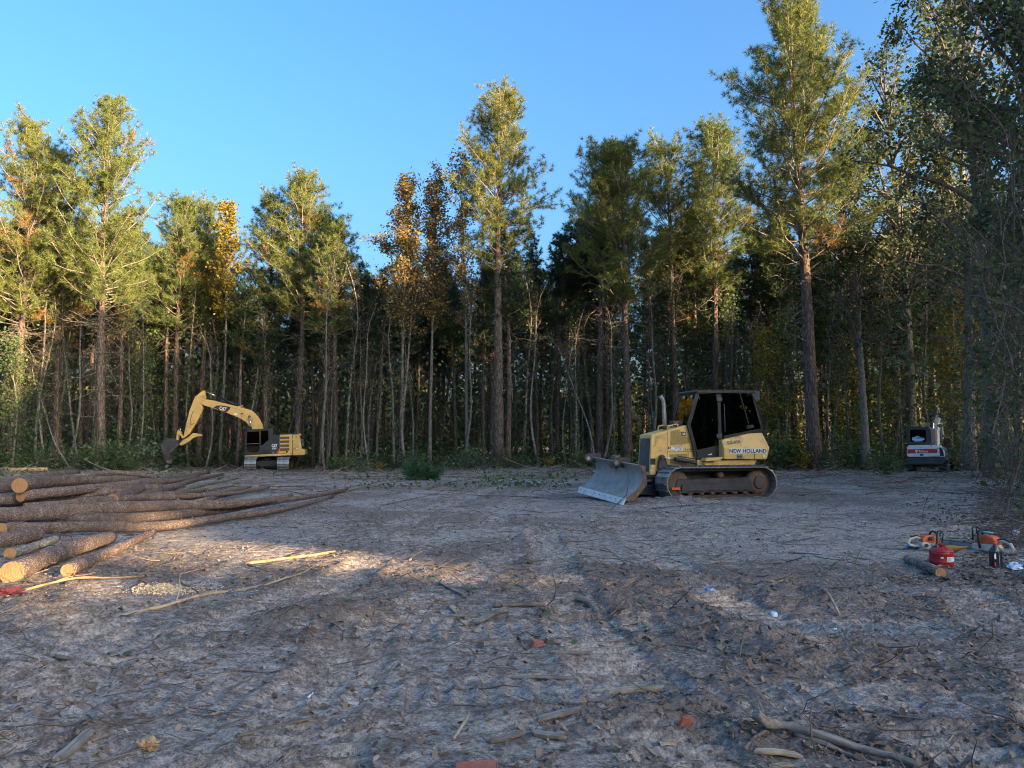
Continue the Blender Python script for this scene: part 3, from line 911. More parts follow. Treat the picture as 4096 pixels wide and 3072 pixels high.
def plant_tree(name, p, loc, height, rz, label, cat, group=None, lean=(0, 0), girth=1.0, needle=None, dry=True):
    o = thing(name, label, cat, loc, rz, group)
    s = height / p['H']
    o.scale = (s * girth, s * girth, s)
    o.rotation_euler = (lean[1], lean[0], rz)
    link('trunk', p['trunk'], p['bark'], o)
    link('limbs', p['limbs'], p['limb'], o)
    link('crown', p['crown'], p['needle'], o)
    if 'dry' in p and dry: link('dry_needles', p['dry'], 'needle_brown', o)
    if 'vine' in p: link('climbing_vine', p['vine'], 'leaf_ivy', o)
    return o
def plant_shrub(name, p, loc, height, rz, label, cat, group=None):
    o = thing(name, label, cat, loc, rz, group)
    s = height / p['H']; o.scale = (s, s, s)
    link('stems', p['stems'], 'twig', o)
    link('foliage', p['foliage'], p['leaf'], o)
    return o
def spot(px, d):
    """ground point under picture column px, d metres out"""
    x = (px - 2048) / FPX * d
    return Vector((x, d, lz(x, d) - 0.03))
def top_height(py, d, z0=0.0):
    p = at_depth(2048, py, d)
    return p.z - z0

P_HERO = pine(1, 26, 0.54, 5.4, 0.36, 'needle', 0.52, 5.0, 26, 0.30, 0.024, 0.30, 26, 0.42)
P_HERO2 = pine(12, 26, 0.42, 6.2, 0.36, 'needle', 0.50, 5.0, 26, 0.30, 0.024, 0.45, 45, 0.0, 0.12, 0.03)
P_LEFT = pine(3, 24, 0.42, 5.2, 0.27, 'needle', 0.50, 4.8, 24, 0.30, 0.025, 0.55, 110, 0.55, 0.12, 0.07)
P_LEFT2 = pine(4, 23, 0.44, 4.2, 0.24, 'needle', 0.52, 4.8, 24, 0.30, 0.025, 0.6, 110, 0.45, 0.12, 0.08)
P_MID = pine(5, 22, 0.54, 4.2, 0.24, 'needle', 0.50, 4.8, 24, 0.30, 0.025, 0.35, 50, 0.35, 0.14, 0.08)
P_MID2 = pine(6, 22, 0.50, 4.7, 0.24, 'needle', 0.48, 5.0, 24, 0.30, 0.025, 0.3, 60, 0, 0.10, 0.05)
P_IN = [pine(21, 17.5, 0.56, 2.3, 0.16, 'needle_shaded', 0.5, 4.4, 15, 0.27, 0.045, 0.4, 50),
        pine(22, 16.5, 0.60, 2.1, 0.13, 'needle_shaded', 0.5, 4.4, 15, 0.27, 0.045, 0.6, 60, 0.5),
        pine(23, 17, 0.52, 2.5, 0.18, 'needle_shaded', 0.5, 4.6, 15, 0.27, 0.045, 0.3, 50, 0, 0.1, 0.2)]
H_GUM = hardwood(31, 21, 0.15, 0.44, 4.2, 54, 13000, 0.15, 'leaf_gum', upright=0.75, sway=0.25, cloud=0.15, vine=0.45)
H_GUM2 = hardwood(32, 21, 0.14, 0.46, 3.4, 46, 8500, 0.15, 'leaf_gum', upright=0.75, sway=0.3, cloud=0.15)
H_GUM3 = hardwood(33, 22, 0.15, 0.46, 3.2, 46, 7500, 0.15, 'leaf_gum', upright=0.8, sway=0.35, cloud=0.15, bare=0.3)
H_YEL = hardwood(34, 19, 0.13, 0.55, 2.0, 36, 5200, 0.16, 'leaf_yellow', upright=0.7, sway=0.3, cloud=0.16, vine=0.6)
H_FORK = hardwood(35, 19, 0.30, 0.52, 4.5, 34, 7000, 0.16, 'leaf_oak', upright=0.45, sway=0.25, fork=2, bare=0.35, top=0.95, vine=0.12)
H_OAK = hardwood(36, 21, 0.30, 0.30, 6.0, 52, 15000, 0.15, 'leaf_oak', upright=0.40, sway=0.4, cloud=0.17, bare=0.36)
H_OAK2 = hardwood(37, 20, 0.27, 0.28, 5.2, 44, 14000, 0.15, 'leaf_oak', upright=0.45, sway=0.6, cloud=0.17, bare=0.38)
H_SAP = [hardwood(41, 9, 0.06, 0.25, 2.0, 22, 3200, 0.15, 'leaf_green', upright=0.5, sway=0.5, bare=0.3),
         hardwood(42, 11, 0.07, 0.35, 1.8, 22, 2400, 0.14, 'leaf_green', upright=0.6, sway=0.7, bare=0.35),
         hardwood(43, 8, 0.05, 0.25, 1.7, 18, 2200, 0.14, 'leaf_yellow', upright=0.5, sway=0.5, bare=0.4)]
H_POLE = [hardwood(44, 13, 0.07, 0.40, 0.9, 20, 300, 0.12, 'leaf_green', upright=0.6, sway=0.6, bare=0.4, vine=0.7),
          hardwood(45, 11, 0.06, 0.45, 0.8, 16, 120, 0.12, 'leaf_green', upright=0.6, sway=1.0, bare=0.4)]
H_BELT = [hardwood(51, 19.5, 0.26, 0.60, 5.0, 34, 5200, 0.46, 'leaf_oak', upright=0.4, sway=0.4, cloud=0.5),
          hardwood(52, 19.0, 0.24, 0.62, 4.6, 32, 4800, 0.46, 'leaf_oak', upright=0.45, sway=0.5, cloud=0.5)]
S_ = [shrub(61, 1.5, 1.2, 7, 620, 0.12, 'leaf_green'), shrub(62, 2.2, 1.2, 8, 800, 0.13, 'leaf_green'),
      shrub(63, 1.2, 1.4, 8, 520, 0.12, 'leaf_ivy'), shrub(64, 2.6, 1.3, 8, 700, 0.13, 'leaf_yellow')]

# ------------------------------------------------------------------ the front row of the wood, tree by tree
def front(name, p, px, d, top, label, cat='tree', lean=0.0, girth=1.0, rz=0.0, dry=True, group=None):
    loc = spot(px, d)
    h = top_height(top, d, loc.z)
    return plant_tree(name, p, loc, h, rz, label, cat, group, (lean, 0), girth, dry=dry)
front('pine_tree', P_LEFT, 40, 49, 490, 'sunlit yellow-green pine at the far left edge of the wood', lean=0.03, rz=1.0)
front('pine_tree', P_LEFT2, 232, 51, 610, 'pine with reddish bare trunk between the two tall sunlit pines at far left', lean=0.035, rz=2.2, girth=0.9)
front('pine_tree', P_LEFT, 418, 49.5, 440, 'tallest sunlit pine left of the yellow excavator, golden boughs low down', lean=0.03, rz=4.1)
front('pine_tree', P_MID2, 705, 59, 815, 'shaded green pine crown just right of the tall golden pine', rz=0.4)
front('pine_tree', P_MID, 800, 60, 800, 'second green pine crown between the golden pine and the yellow-leaved tree', rz=2.4)
front('yellow_leaved_tree', H_YEL, 885, 57.5, 835, 'slim hardwood with yellow leaves rising behind the excavator boom', rz=0.3)
front('pine_tree', P_MID, 1058, 59, 770, 'sunlit pine directly above the excavator cab', rz=1.7, lean=0.01)
front('pine_tree', P_MID2, 1192, 57.5, 720, 'straight pine with bare trunk right behind the excavator counterweight', rz=3.2, girth=1.05)
front('pine_tree', P_MID, 1345, 55, 905, 'short dark pine at the edge of the sky gap', rz=5.0, lean=-0.01)
front('pine_tree', P_MID2, 1285, 60, 880, 'pine crown half hidden between two sunlit pines right of the excavator', rz=0.9)
front('sweetgum_tree', H_GUM, 1606, 52, 745, 'rounded russet sweetgum with clustered stems, leftmost of the three russet trees', rz=0.0)
front('sweetgum_tree', H_GUM2, 1722, 52.5, 735, 'russet sweetgum with one straight stem, middle of the three russet trees', rz=1.9)
front('sweetgum_tree', H_GUM3, 1868, 51.5, 660, 'thin-crowned russet sweetgum beside the tall central pine', rz=0.7)
front('pine_tree', P_HERO, 1995, 50, 385, 'tall solitary pine in the middle with sunlit conical crown', lean=0.012, rz=0.6, girth=1.0)
front('pine_tree', P_IN[0], 2030, 51, 900, 'thinner pine standing hard against the tall central pine', rz=2.0, girth=1.2)
front('pine_tree', P_MID, 2400, 52, 572, 'pine left of the dozer exhaust, narrow pointed top', rz=0.2, dry=False)
front('pine_tree', P_MID2, 2510, 51, 600, 'bushy dark green pine above the dozer grille', rz=4.4, lean=0.008, girth=1.15, dry=False)
front('pine_tree', P_MID, 2700, 54, 560, 'pine above the dozer cab with pale pointed top', rz=2.9, dry=False)
front('pine_tree', P_MID2, 2865, 54, 525, 'pine just left of the tallest pine, above the dozer tail', rz=1.2)
front('pine_tree', P_HERO2, 3252, 43.5, 12, 'tallest pine of all, wide sunlit crown right of the dozer', lean=-0.02, rz=0.4, girth=1.0)
front('forked_tree', H_FORK, 3458, 44, 930, 'forked grey hardwood with withered dark leaves left of the small white excavator', rz=0.9, girth=1.15)
front('oak_tree', H_OAK2, 3868, 41.5, 150, 'thick dark trunk right beside the small white excavator', rz=3.6, girth=1.0)
front('oak_tree', H_OAK, 3640, 50, 260, 'leafy oak behind the forked hardwood', rz=0.4)
front('oak_tree', H_OAK2, 3420, 56, 560, 'leafy oak crown behind the right flank of the tallest pine', rz=2.0)
front('oak_tree', H_OAK, 3960, 34, -420, 'tall dark oak in front of the woods at the right edge', rz=1.3, girth=0.8)
front('oak_tree', H_OAK2, 4230, 26, -700, 'oak leaning over the clearing from beyond the right edge', rz=5.2, girth=0.9, lean=-0.05)
front('oak_tree', H_OAK, 4420, 20.5, -900, 'nearest oak, its twigs hanging over the top right corner', rz=2.6, girth=0.85, lean=-0.07)

# slender trees and saplings along the edge, told apart by nothing but their place
rng_ = np.random.default_rng(77)
POLES = [(150, 49.5, 0.02), (195, 50, -0.02), (330, 50.5, 0.14), (500, 53, 0.0), (560, 52, 0.02), (620, 54, -0.02), (760, 52, 0.03),
         (830, 51, -0.01), (845, 52.5, 0.02), (960, 53, 0.0), (985, 51.5, -0.13), (1090, 56, 0.02), (1280, 53, 0.04), (1300, 52, 0.09),
         (1385, 53, 0.01), (1420, 55, -0.03), (1475, 54, 0.03), (1510, 53, -0.02), (1580, 51, -0.01), (1625, 51.5, 0.01), (1650, 53, 0.0), (1855, 51, -0.01),
         (2090, 53, 0.01), (2150, 52, 0.02), (2215, 54, 0.0), (2260, 52, 0.03), (2330, 54, 0.0), (2620, 52, 0.0), (2660, 53, 0.02), (2590, 51, -0.02),
         (2760, 52, 0.02), (2950, 51, -0.02), (3010, 52, 0.03), (3080, 50, -0.06), (3150, 49, 0.02), (3330, 47, 0.03), (3390, 48, -0.04),
         (3540, 46, 0.02), (3600, 47, -0.03), (3720, 47, 0.04), (3930, 38, -0.05), (3990, 37, 0.05), (4060, 35, -0.08)]
for q in range(24):
    px = rng_.uniform(20, 3000)
    POLES.append((px, 50.5 + 5 * rng_.random(), rng_.normal() * 0.035))
for k, (px, d, le) in enumerate(POLES):
    p = H_POLE[k % 2]
    if 560 < px < 1270: d += 5.5
    loc = spot(px, d)
    plant_tree('sapling', p, loc, 9 + 5.5 * rng_.random(), rng_.random() * 6.28, 'slender bare-stemmed sapling among the trunks along the edge of the wood',
               'sapling', 'saplings along the wood edge', (le, rng_.normal() * 0.02), 0.85 + 0.5 * rng_.random())
for k, (px, d, h, kind) in enumerate([(60, 47.5, 8, 0), (190, 54, 11, 1), (560, 56, 9, 0), (3050, 50, 9, 2), (3120, 52, 10, 0), (3330, 50, 11, 1), (2980, 54, 12, 1),
                                      (3400, 52, 9, 2), (3520, 48, 9.5, 0), (3590, 53, 12, 2), (3690, 50, 12, 1), (3760, 52, 11, 0), (3800, 45, 8, 2), (3940, 44, 11, 0),
                                      (4010, 40, 12, 1), (4060, 32, 10, 0), (4120, 30, 11, 1), (2790, 55, 10, 0), (2610, 55, 8.5, 1), (2330, 58, 9, 0), (3250, 56, 12, 0), (3880, 50, 13, 2)]):
    plant_tree('young_tree', H_SAP[kind], spot(px, d), h, rng_.random() * 6.28, 'young leafy tree in the undergrowth between the big trunks', 'young tree', 'young trees in the undergrowth',
               (rng_.normal() * 0.04, rng_.normal() * 0.04))
for k, (px, d, h, le, lab) in enumerate([(300, 48.5, 8, -0.42, 'leaning bare stem left of the excavator bucket'), (1310, 54, 12, 0.20, 'leaning thin stem right of the excavator counterweight'),
        (2385, 47, 9, 0.33, 'leaning dead trunk above the dozer blade'), (1125, 60, 11, -0.16, 'leaning thin stem behind the excavator cab'), (3020, 50, 9, -0.22, 'leaning dead stem right of the dozer cab'),
        (3560, 46, 8, 0.30, 'leaning bare stem left of the small white excavator'), (1440, 54, 13, 0.10, 'pale leaning stem under the sky gap'), (4010, 36, 9, -0.30, 'leaning dead stem at the right edge')]):
    plant_tree('dead_stem', H_POLE[1], spot(px, d), h, 1.3 * k, lab, 'dead tree', None, (le, 0.0), 1.1)
# the shaded stand behind
placed = []
tries = 0
while len(placed) < 235 and tries < 20000:
    tries += 1
    y = 54.5 + 26 * rng_.random() ** 1.15
    x = rng_.uniform(-0.74, 0.72) * y
    if any((x - a) ** 2 + (y - b) ** 2 < 1.7 for a, b in placed): continue
    if -0.50 < x / y < -0.24 and y < 57.5: continue
    placed.append((x, y))
    px = 2048 + FPX * x / y
    h = 15.2 + 2.6 * rng_.random()
    if px < 900: h += 1.5
    elif px > 2250: h += 2.5
    elif px < 1900: h -= 1.2
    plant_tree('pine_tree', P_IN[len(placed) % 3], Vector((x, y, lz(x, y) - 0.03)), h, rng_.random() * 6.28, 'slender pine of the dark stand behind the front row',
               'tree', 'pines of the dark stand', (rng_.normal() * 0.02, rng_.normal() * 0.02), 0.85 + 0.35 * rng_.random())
# shrubs at the foot of the wood
sh = [(px, 46.5 + 5 * rng_.random()) for px in np.concatenate([rng_.uniform(-20, 700, 30), rng_.uniform(1250, 2900, 24), rng_.uniform(2900, 3560, 24), rng_.uniform(3780, 4090, 8)])]
for k, (px, d) in enumerate(sh):
    if px > 2900: d -= 3.5
    if 580 < px < 1280: d = 56.0 + 2 * rng_.random()
    if 3440 < px < 3800: continue
    hgt = (0.9 + 1.5 * rng_.random() ** 1.5) * (1.25 if (px < 700 or px > 2900) else 0.8)
    plant_shrub('shrub', S_[[0, 1, 2, 0, 1, 3][k % 6]], spot(px, d), hgt, rng_.random() * 6.28, 'low leafy shrub at the foot of the wood', 'shrub', 'shrubs along the wood edge')
plant_shrub('shrub', S_[0], G(3545, 1900), 1.4, 1.0, 'pale-leaved shrub left of the small white excavator', 'shrub')
plant_shrub('shrub', S_[2], G(3590, 1893), 0.7, 2.0, 'low pale shrub touching the small white excavator tracks', 'shrub')

# undergrowth and far foliage nobody could count
def leaf_mass(name, n, fpos, size, leaf, label, seed, keep=None):
    rng = np.random.default_rng(seed)
    pos = fpos(rng, n)
    if keep is not None: pos = pos[keep(pos)]
    v, f = leaf_quads(pos, rng, size)
    return link(name, np_mesh(name, v, f), leaf, kind='stuff', label=label, cat='undergrowth')
def under(rng, n):
    y = 51 + 30 * rng.random(n) ** 1.2
    x = rng.uniform(-0.75, 0.75, n) * y
    cl = fbm(x * 0.45, y * 0.45, 3, 3)
    z = rng.random(n) ** 1.6 * (0.7 + 5.0 * np.clip(cl - 0.38, 0, 1) * (1 + 1.2 * (x > 12)))
    return np.stack([x, y, z], 1)
leaf_mass('undergrowth', 52000, under, 0.17, 'leaf_green', 'dense green undergrowth on the shaded floor of the wood', 5,
          lambda p: ~((p[:, 0] / p[:, 1] > -0.50) & (p[:, 0] / p[:, 1] < -0.24) & (p[:, 1] < 56.5)))
def under_r(rng, n):
    y = 40 + 24 * rng.random(n)
    x = (0.42 + 0.30 * rng.random(n)) * y
    cl = fbm(x * 0.5, y * 0.5, 8, 3)
    z = rng.random(n) ** 1.1 * (9 * np.clip(cl - 0.3, 0, 1) + 0.6)
    return np.stack([x, y, z], 1)
leaf_mass('undergrowth', 26000, under_r, 0.16, 'leaf_green', 'tall green tangle in the woods behind the small white excavator', 6,
          lambda p: ~((p[:, 1] < 46.5) & (np.abs(p[:, 0] / p[:, 1] - 0.545) < 0.075)) & (p[:, 1] > 43.5))
def farwall(rng, n):
    y = 104 + 14 * rng.random(n)
    x = rng.uniform(-90, 95, n)
    top = 7 + 7 * fbm(x * 0.08, y * 0.08, 4, 3)
    z = top * rng.random(n)
    return np.stack([x, y, z], 1)
leaf_mass('far_woods', 16000, farwall, 0.9, 'leaf_yellow', 'far yellow-green foliage glimpsed between the trunks', 7,
          lambda p: fbm(p[:, 0] * 0.25, p[:, 2] * 0.35, 6, 3) > 0.36)
def deep(rng, n):
    y = 82 + 17 * rng.random(n)
    x = rng.uniform(-0.72, 0.72, n) * y
    z = 15 * rng.random(n)
    return np.stack([x, y, z], 1)
leaf_mass('deep_woods', 60000, deep, 0.55, 'leaf_oak', 'dark foliage deep inside the wood behind the trunks', 8,
          lambda p: (fbm(p[:, 0] * 0.5, p[:, 2] * 0.22, 16, 3) + 0.016 * p[:, 2]) > 0.53)
def mid(rng, n):
    y = 54 + 28 * rng.random(n) ** 1.3
    x = rng.uniform(-0.74, 0.74, n) * y
    z = 1 + 11 * rng.random(n)
    return np.stack([x, y, z], 1)
leaf_mass('wood_understory', 60000, mid, 0.24, 'leaf_green', 'shaded leaves and creepers hanging among the inner trunks', 18,
          lambda p: (fbm(p[:, 0] * 0.6, p[:, 1] * 0.6, 26, 3) + 0.12 * fbm(p[:, 0], p[:, 2], 2, 2) + 0.07 * (p[:, 0] > 2) > 0.58) & ~((p[:, 0] / p[:, 1] > -0.50) & (p[:, 0] / p[:, 1] < -0.24) & (p[:, 1] < 57)))

# tangle of vines and twigs at the right edge of the clearing
rngv = np.random.default_rng(91)
tw = Tubes(); tl = []
for k in range(420):
    d = rngv.uniform(15, 38)
    px = rngv.uniform(3850, 4300) if d > 26 else rngv.uniform(3960, 4330)
    x = (px - 2048) / FPX * d
    z0 = rngv.uniform(0, 11) if k % 4 else 0.0
    up = rngv.random() < 0.7
    dirv = np.array([rngv.normal() * 0.35, rngv.normal() * 0.35, 1.0 if up else rngv.normal() * 0.5])
    pts, _ = wander(np.array([x, d, z0 + (lz(x, d) if z0 == 0 else 0)]), unit(dirv), rngv.uniform(1.5, 6.5), 9, rngv, 0.20, -0.015)
    r = rngv.uniform(0.006, 0.022)
    tw.tube(pts, [r * (1 - 0.8 * i / 9) for i in range(10)], 4, False, True)
    for s in range(4):
        sp, _ = wander(along(pts, 0.2 + 0.8 * rngv.random()), unit(rngv.normal(size=3)), rngv.uniform(0.4, 1.3), 4, rngv, 0.3, -0.03)
        tw.tube(sp, [0.007, 0.006, 0.005, 0.004, 0.002], 3, False, True)
        if rngv.random() < 0.5: tl += sp[1:]
tw.build('vine_tangle', 'twig_dead', kind='stuff', label='tangle of bare brown vines and twigs at the right edge', cat='vines')
tl = np.array(tl)
tl = tl[rngv.integers(0, len(tl), 11000)] + rngv.normal(size=(11000, 3)) * 0.25
v, f = leaf_quads(tl, rngv, 0.11)
link('vine_leaves', np_mesh('vine_leaves', v, f), 'leaf_oak', kind='stuff', label='sparse dark leaves on the vines at the right edge', cat='vines')
# withered dark leaf bunches hanging round the forked tree
wl = []
for k in range(60):
    c = at_depth(rngv.uniform(3290, 3760), rngv.uniform(880, 1420), rngv.uniform(42, 46))
    n = rngv.integers(14, 46)
    wl.append(np.array(c) + rngv.normal(size=(n, 3)) * np.array([0.22, 0.22, 0.30]))
v, f = leaf_quads(np.concatenate(wl), rngv, 0.17, 0.9)
link('withered_leaves', np_mesh('withered_leaves', v, f), 'leaf_dead', kind='stuff', label='withered black-brown leaf bunches hanging round the forked hardwood', cat='leaves')

# ------------------------------------------------------------------ the woodland to the right of and behind the viewer, which shades the clearing
def belt_xy(s, u):
    return SUN_AZ.x * s + 0.6 * u, SUN_AZ.y * s + 0.8 * u
k = 0
for (s0, n) in [(55, 20), (61, 20), (67, 19)]:
    for i in range(n):
        u = -18 + 84 * (i + 0.5 * (k % 2)) / n + rng_.normal() * 0.7
        x, y = belt_xy(s0 + rng_.normal() * 0.8, u)
        k += 1
        if u < 13: continue
        plant_tree('oak_tree', H_BELT[k % 2], Vector((x, y, lz(x, y) - 0.03)), 20.5 + 3.0 * rng_.random(), rng_.random() * 6.28,
                   'leafy oak of the wood bordering the clearing beside the viewer', 'tree', 'oaks beside the viewer')
for i in range(16):
    x, y = belt_xy(16 + 9 * rng_.random(), 23 + 17 * (i + 0.5) / 16)
    plant_tree('oak_tree', H_BELT[i % 2], Vector((x, y, lz(x, y) - 0.03)), 19.5 + 2.0 * rng_.random(), rng_.random() * 6.28,
               'leafy oak of the wood bordering the clearing beside the viewer', 'tree', 'oaks beside the viewer')
SUNV = np.array(SUN_DIR)
# gaps cut in the added leaf screen so low sun strikes the clearing: (place it strikes, half width across, half length along)
GAPS = []
def belt(rng, n):
    u = rng.uniform(-20, 68, n); q = 53 + 16 * rng.random(n)
    z = 16.0 * rng.random(n)
    return np.stack([SUN_AZ.x * q + 0.6 * u, SUN_AZ.y * q + 0.8 * u, z], 1)
def belt_keep(p):
    k = np.ones(len(p), bool)
    tt = p[:, 2] / SUNV[2]
    gx_ = p[:, 0] - SUNV[0] * tt; gy_ = p[:, 1] - SUNV[1] * tt      # where its shadow falls
    az = np.array([SUN_AZ.x, SUN_AZ.y])
    for (ax, ay, hw, hl) in SUNSPOTS:
        s = (gx_ - ax) * az[0] + (gy_ - ay) * az[1]
        a = -(gx_ - ax) * az[1] + (gy_ - ay) * az[0]
        w = hw * (0.7 + 0.6 * vnoise(s * 0.8, s * 0 + ax, 3))
        k &= ~((np.abs(a) < w + 0.70) & (np.abs(s) < hl + 1.45))
    return k
SUNSPOTS = [(-5.6, 11.0, 0.08, 0.4), (-4.8, 10.9, 0.08, 0.45), (-4.0, 10.75, 0.08, 0.45), (-3.2, 10.55, 0.08, 0.45), (-2.4, 10.3, 0.08, 0.4), (-1.5, 9.9, 0.0, 0.3),
            (-6.3, 13.6, 0.0, 0.2), (-5.6, 8.7, 0.15, 0.4)]
leaf_mass('undergrowth', 75000, belt, 0.72, 'leaf_oak', 'unseen leaf screen beside the viewer, added to shade the clearing', 9, belt_keep)  # tall leaf mass out of view, added and shaped to shade the clearing

# ------------------------------------------------------------------ machines
class Frame:
    """a machine's own axes: x forward, y to its left, z up"""
    def __init__(self, origin, ang):
        self.o = Vector(origin); self.a = ang
        self.fw = Vector((math.cos(ang), math.sin(ang), 0)); self.lf = Vector((-math.sin(ang), math.cos(ang), 0))
    def loc(self, p):
        q = p - self.o
        return Vector((q.dot(self.fw), q.dot(self.lf), q.z))
    def side(self, px, py, Y):
        """(x, z) of a surveyed point lying on the plane y = Y"""
        p = on_plane(px, py, self.o + self.lf * Y, self.lf)
        q = self.loc(p)
        return (q.x, q.z)
    def back(self, px, py, X):
        """(y, z) of a surveyed point lying on the plane x = X"""
        p = on_plane(px, py, self.o + self.fw * X, self.fw)
        q = self.loc(p)
        return (q.y, q.z)

def crawler(parent, xf, xr, z_lo, z_hi, yc, width, pitch, mat_shoe='steel_track', flip=False, name='track'):
    """an endless track: a chain, and shoes that are pieces of their own"""
    r = (z_hi - z_lo) / 2; zc = (z_hi + z_lo) / 2
    if xf < xr: xf, xr = xr, xf
    cf, cr = xf - r, xr + r
    straight = cf - cr
    per = 2 * straight + 2 * PI * r
    n = int(round(per / pitch)); step = per / n
    def pt(s):
        s %= per
        if s < straight: return Vector((cr + s, 0, zc + r)), 0.0
        s -= straight
        if s < PI * r:
            a = s / r
            return Vector((cf + math.sin(a) * r, 0, zc + math.cos(a) * r)), a
        s -= PI * r
        if s < straight: return Vector((cf - s, 0, zc - r)), PI
        s -= straight
        a = s / r
        return Vector((cr - math.sin(a) * r, 0, zc - math.cos(a) * r)), PI + a
    ch = MB()
    ring_o, ring_i = [], []
    K = 64
    for i in range(K):
        p, a = pt(per * i / K)
        nrm = Vector((math.sin(a), 0, math.cos(a)))
        ring_o.append(p - nrm * 0.035); ring_i.append(p - nrm * 0.12)
    for w0, w1 in ((-0.11, -0.05), (0.05, 0.11)):
        vs_ = []
        for i in range(K):
            for q in (ring_o[i], ring_i[i]):
                for w in (w0, w1):
                    vs_.append((q.x, yc + w, q.z))
        fs = []
        for i in range(K):
            a = i * 4; b = ((i + 1) % K) * 4
            fs += [(a, b, b + 1, a + 1), (a + 2, a + 3, b + 3, b + 2), (a, a + 2, b + 2, b), (a + 1, b + 1, b + 3, a + 3)]
        ch.add(vs_, fs)
    chain = ch.build(name, 'track_chain', parent)
    sh = MB()
    sh.box((0, 0, -0.012), (step * 0.93, width, 0.024))
    sh.box((-step * 0.38, 0, 0.022), (0.022, width * 0.985, 0.046))
    for bx_ in (-0.09, 0.09):
        sh.lathe([(0.016, 0.0), (0.016, 0.014)], 6, (0.02, bx_, 0))
        sh.lathe([(0.016, 0.0), (0.016, 0.014)], 6, (-0.02, bx_, 0))
    sme = sh.mesh('track_shoe'); sme.materials.append(M[mat_shoe])
    for i in range(n):
        p, a = pt(step * (i + 0.35))
        o = bpy.data.objects.new('track_shoe', sme); COL.objects.link(o); o.parent = chain
        o.location = (p.x, yc, p.z); o.rotation_euler = (0, a, 0)
    return chain, (cf, cr, zc, r)
def ribbon(mb, prof, y0, y1, t):
    """bent plate: open profile (x, z) of thickness t, pulled along y"""
    n = len(prof); out = []
    for i in range(n):
        a = Vector(prof[max(i - 1, 0)]); b = Vector(prof[min(i + 1, n - 1)])
        d = (b - a).normalized(); nn = Vector((-d.y, d.x))
        p = Vector(prof[i]); out.append((p, p + nn * t))
    vs_ = []
    for y in (y0, y1):
        for a, b in out: vs_ += [(a.x, y, a.y), (b.x, y, b.y)]
    m = 2 * n; fs = []
    for i in range(n - 1):
        k = 2 * i
        fs += [(k, k + 2, m + k + 2, m + k), (k + 1, m + k + 1, m + k + 3, k + 3), (k, k + 1, k + 3, k + 2), (m + k, m + k + 2, m + k + 3, m + k + 1)]
    fs += [(0, m, m + 1, 1), (m - 2, m - 1, 2 * m - 1, 2 * m - 2)]
    mb.add(vs_, fs, False)
    return mb
def bar_poly(mb, pts, w, y0, y1, close=False):
    """flat frame of bars following (x, z) points"""
    k = len(pts)
    for i in range(k if close else k - 1):
        a = Vector(pts[i]); b = Vector(pts[(i + 1) % k]); d = (b - a).normalized(); nn = Vector((-d.y, d.x)) * w * 0.5
        e = d * w * 0.5
        q = [a - e + nn, b + e + nn, b + e - nn, a - e - nn]
        jig = 0.0012 * (i % 3)
        mb.prism([(p.x, p.y) for p in q], y0 - jig, y1 + jig)
    return mb
def pane(name, pts, y, mat, parent, t=0.012):
    mb = MB(); mb.prism(pts, y - t / 2, y + t / 2)
    return mb.build(name, mat, parent)

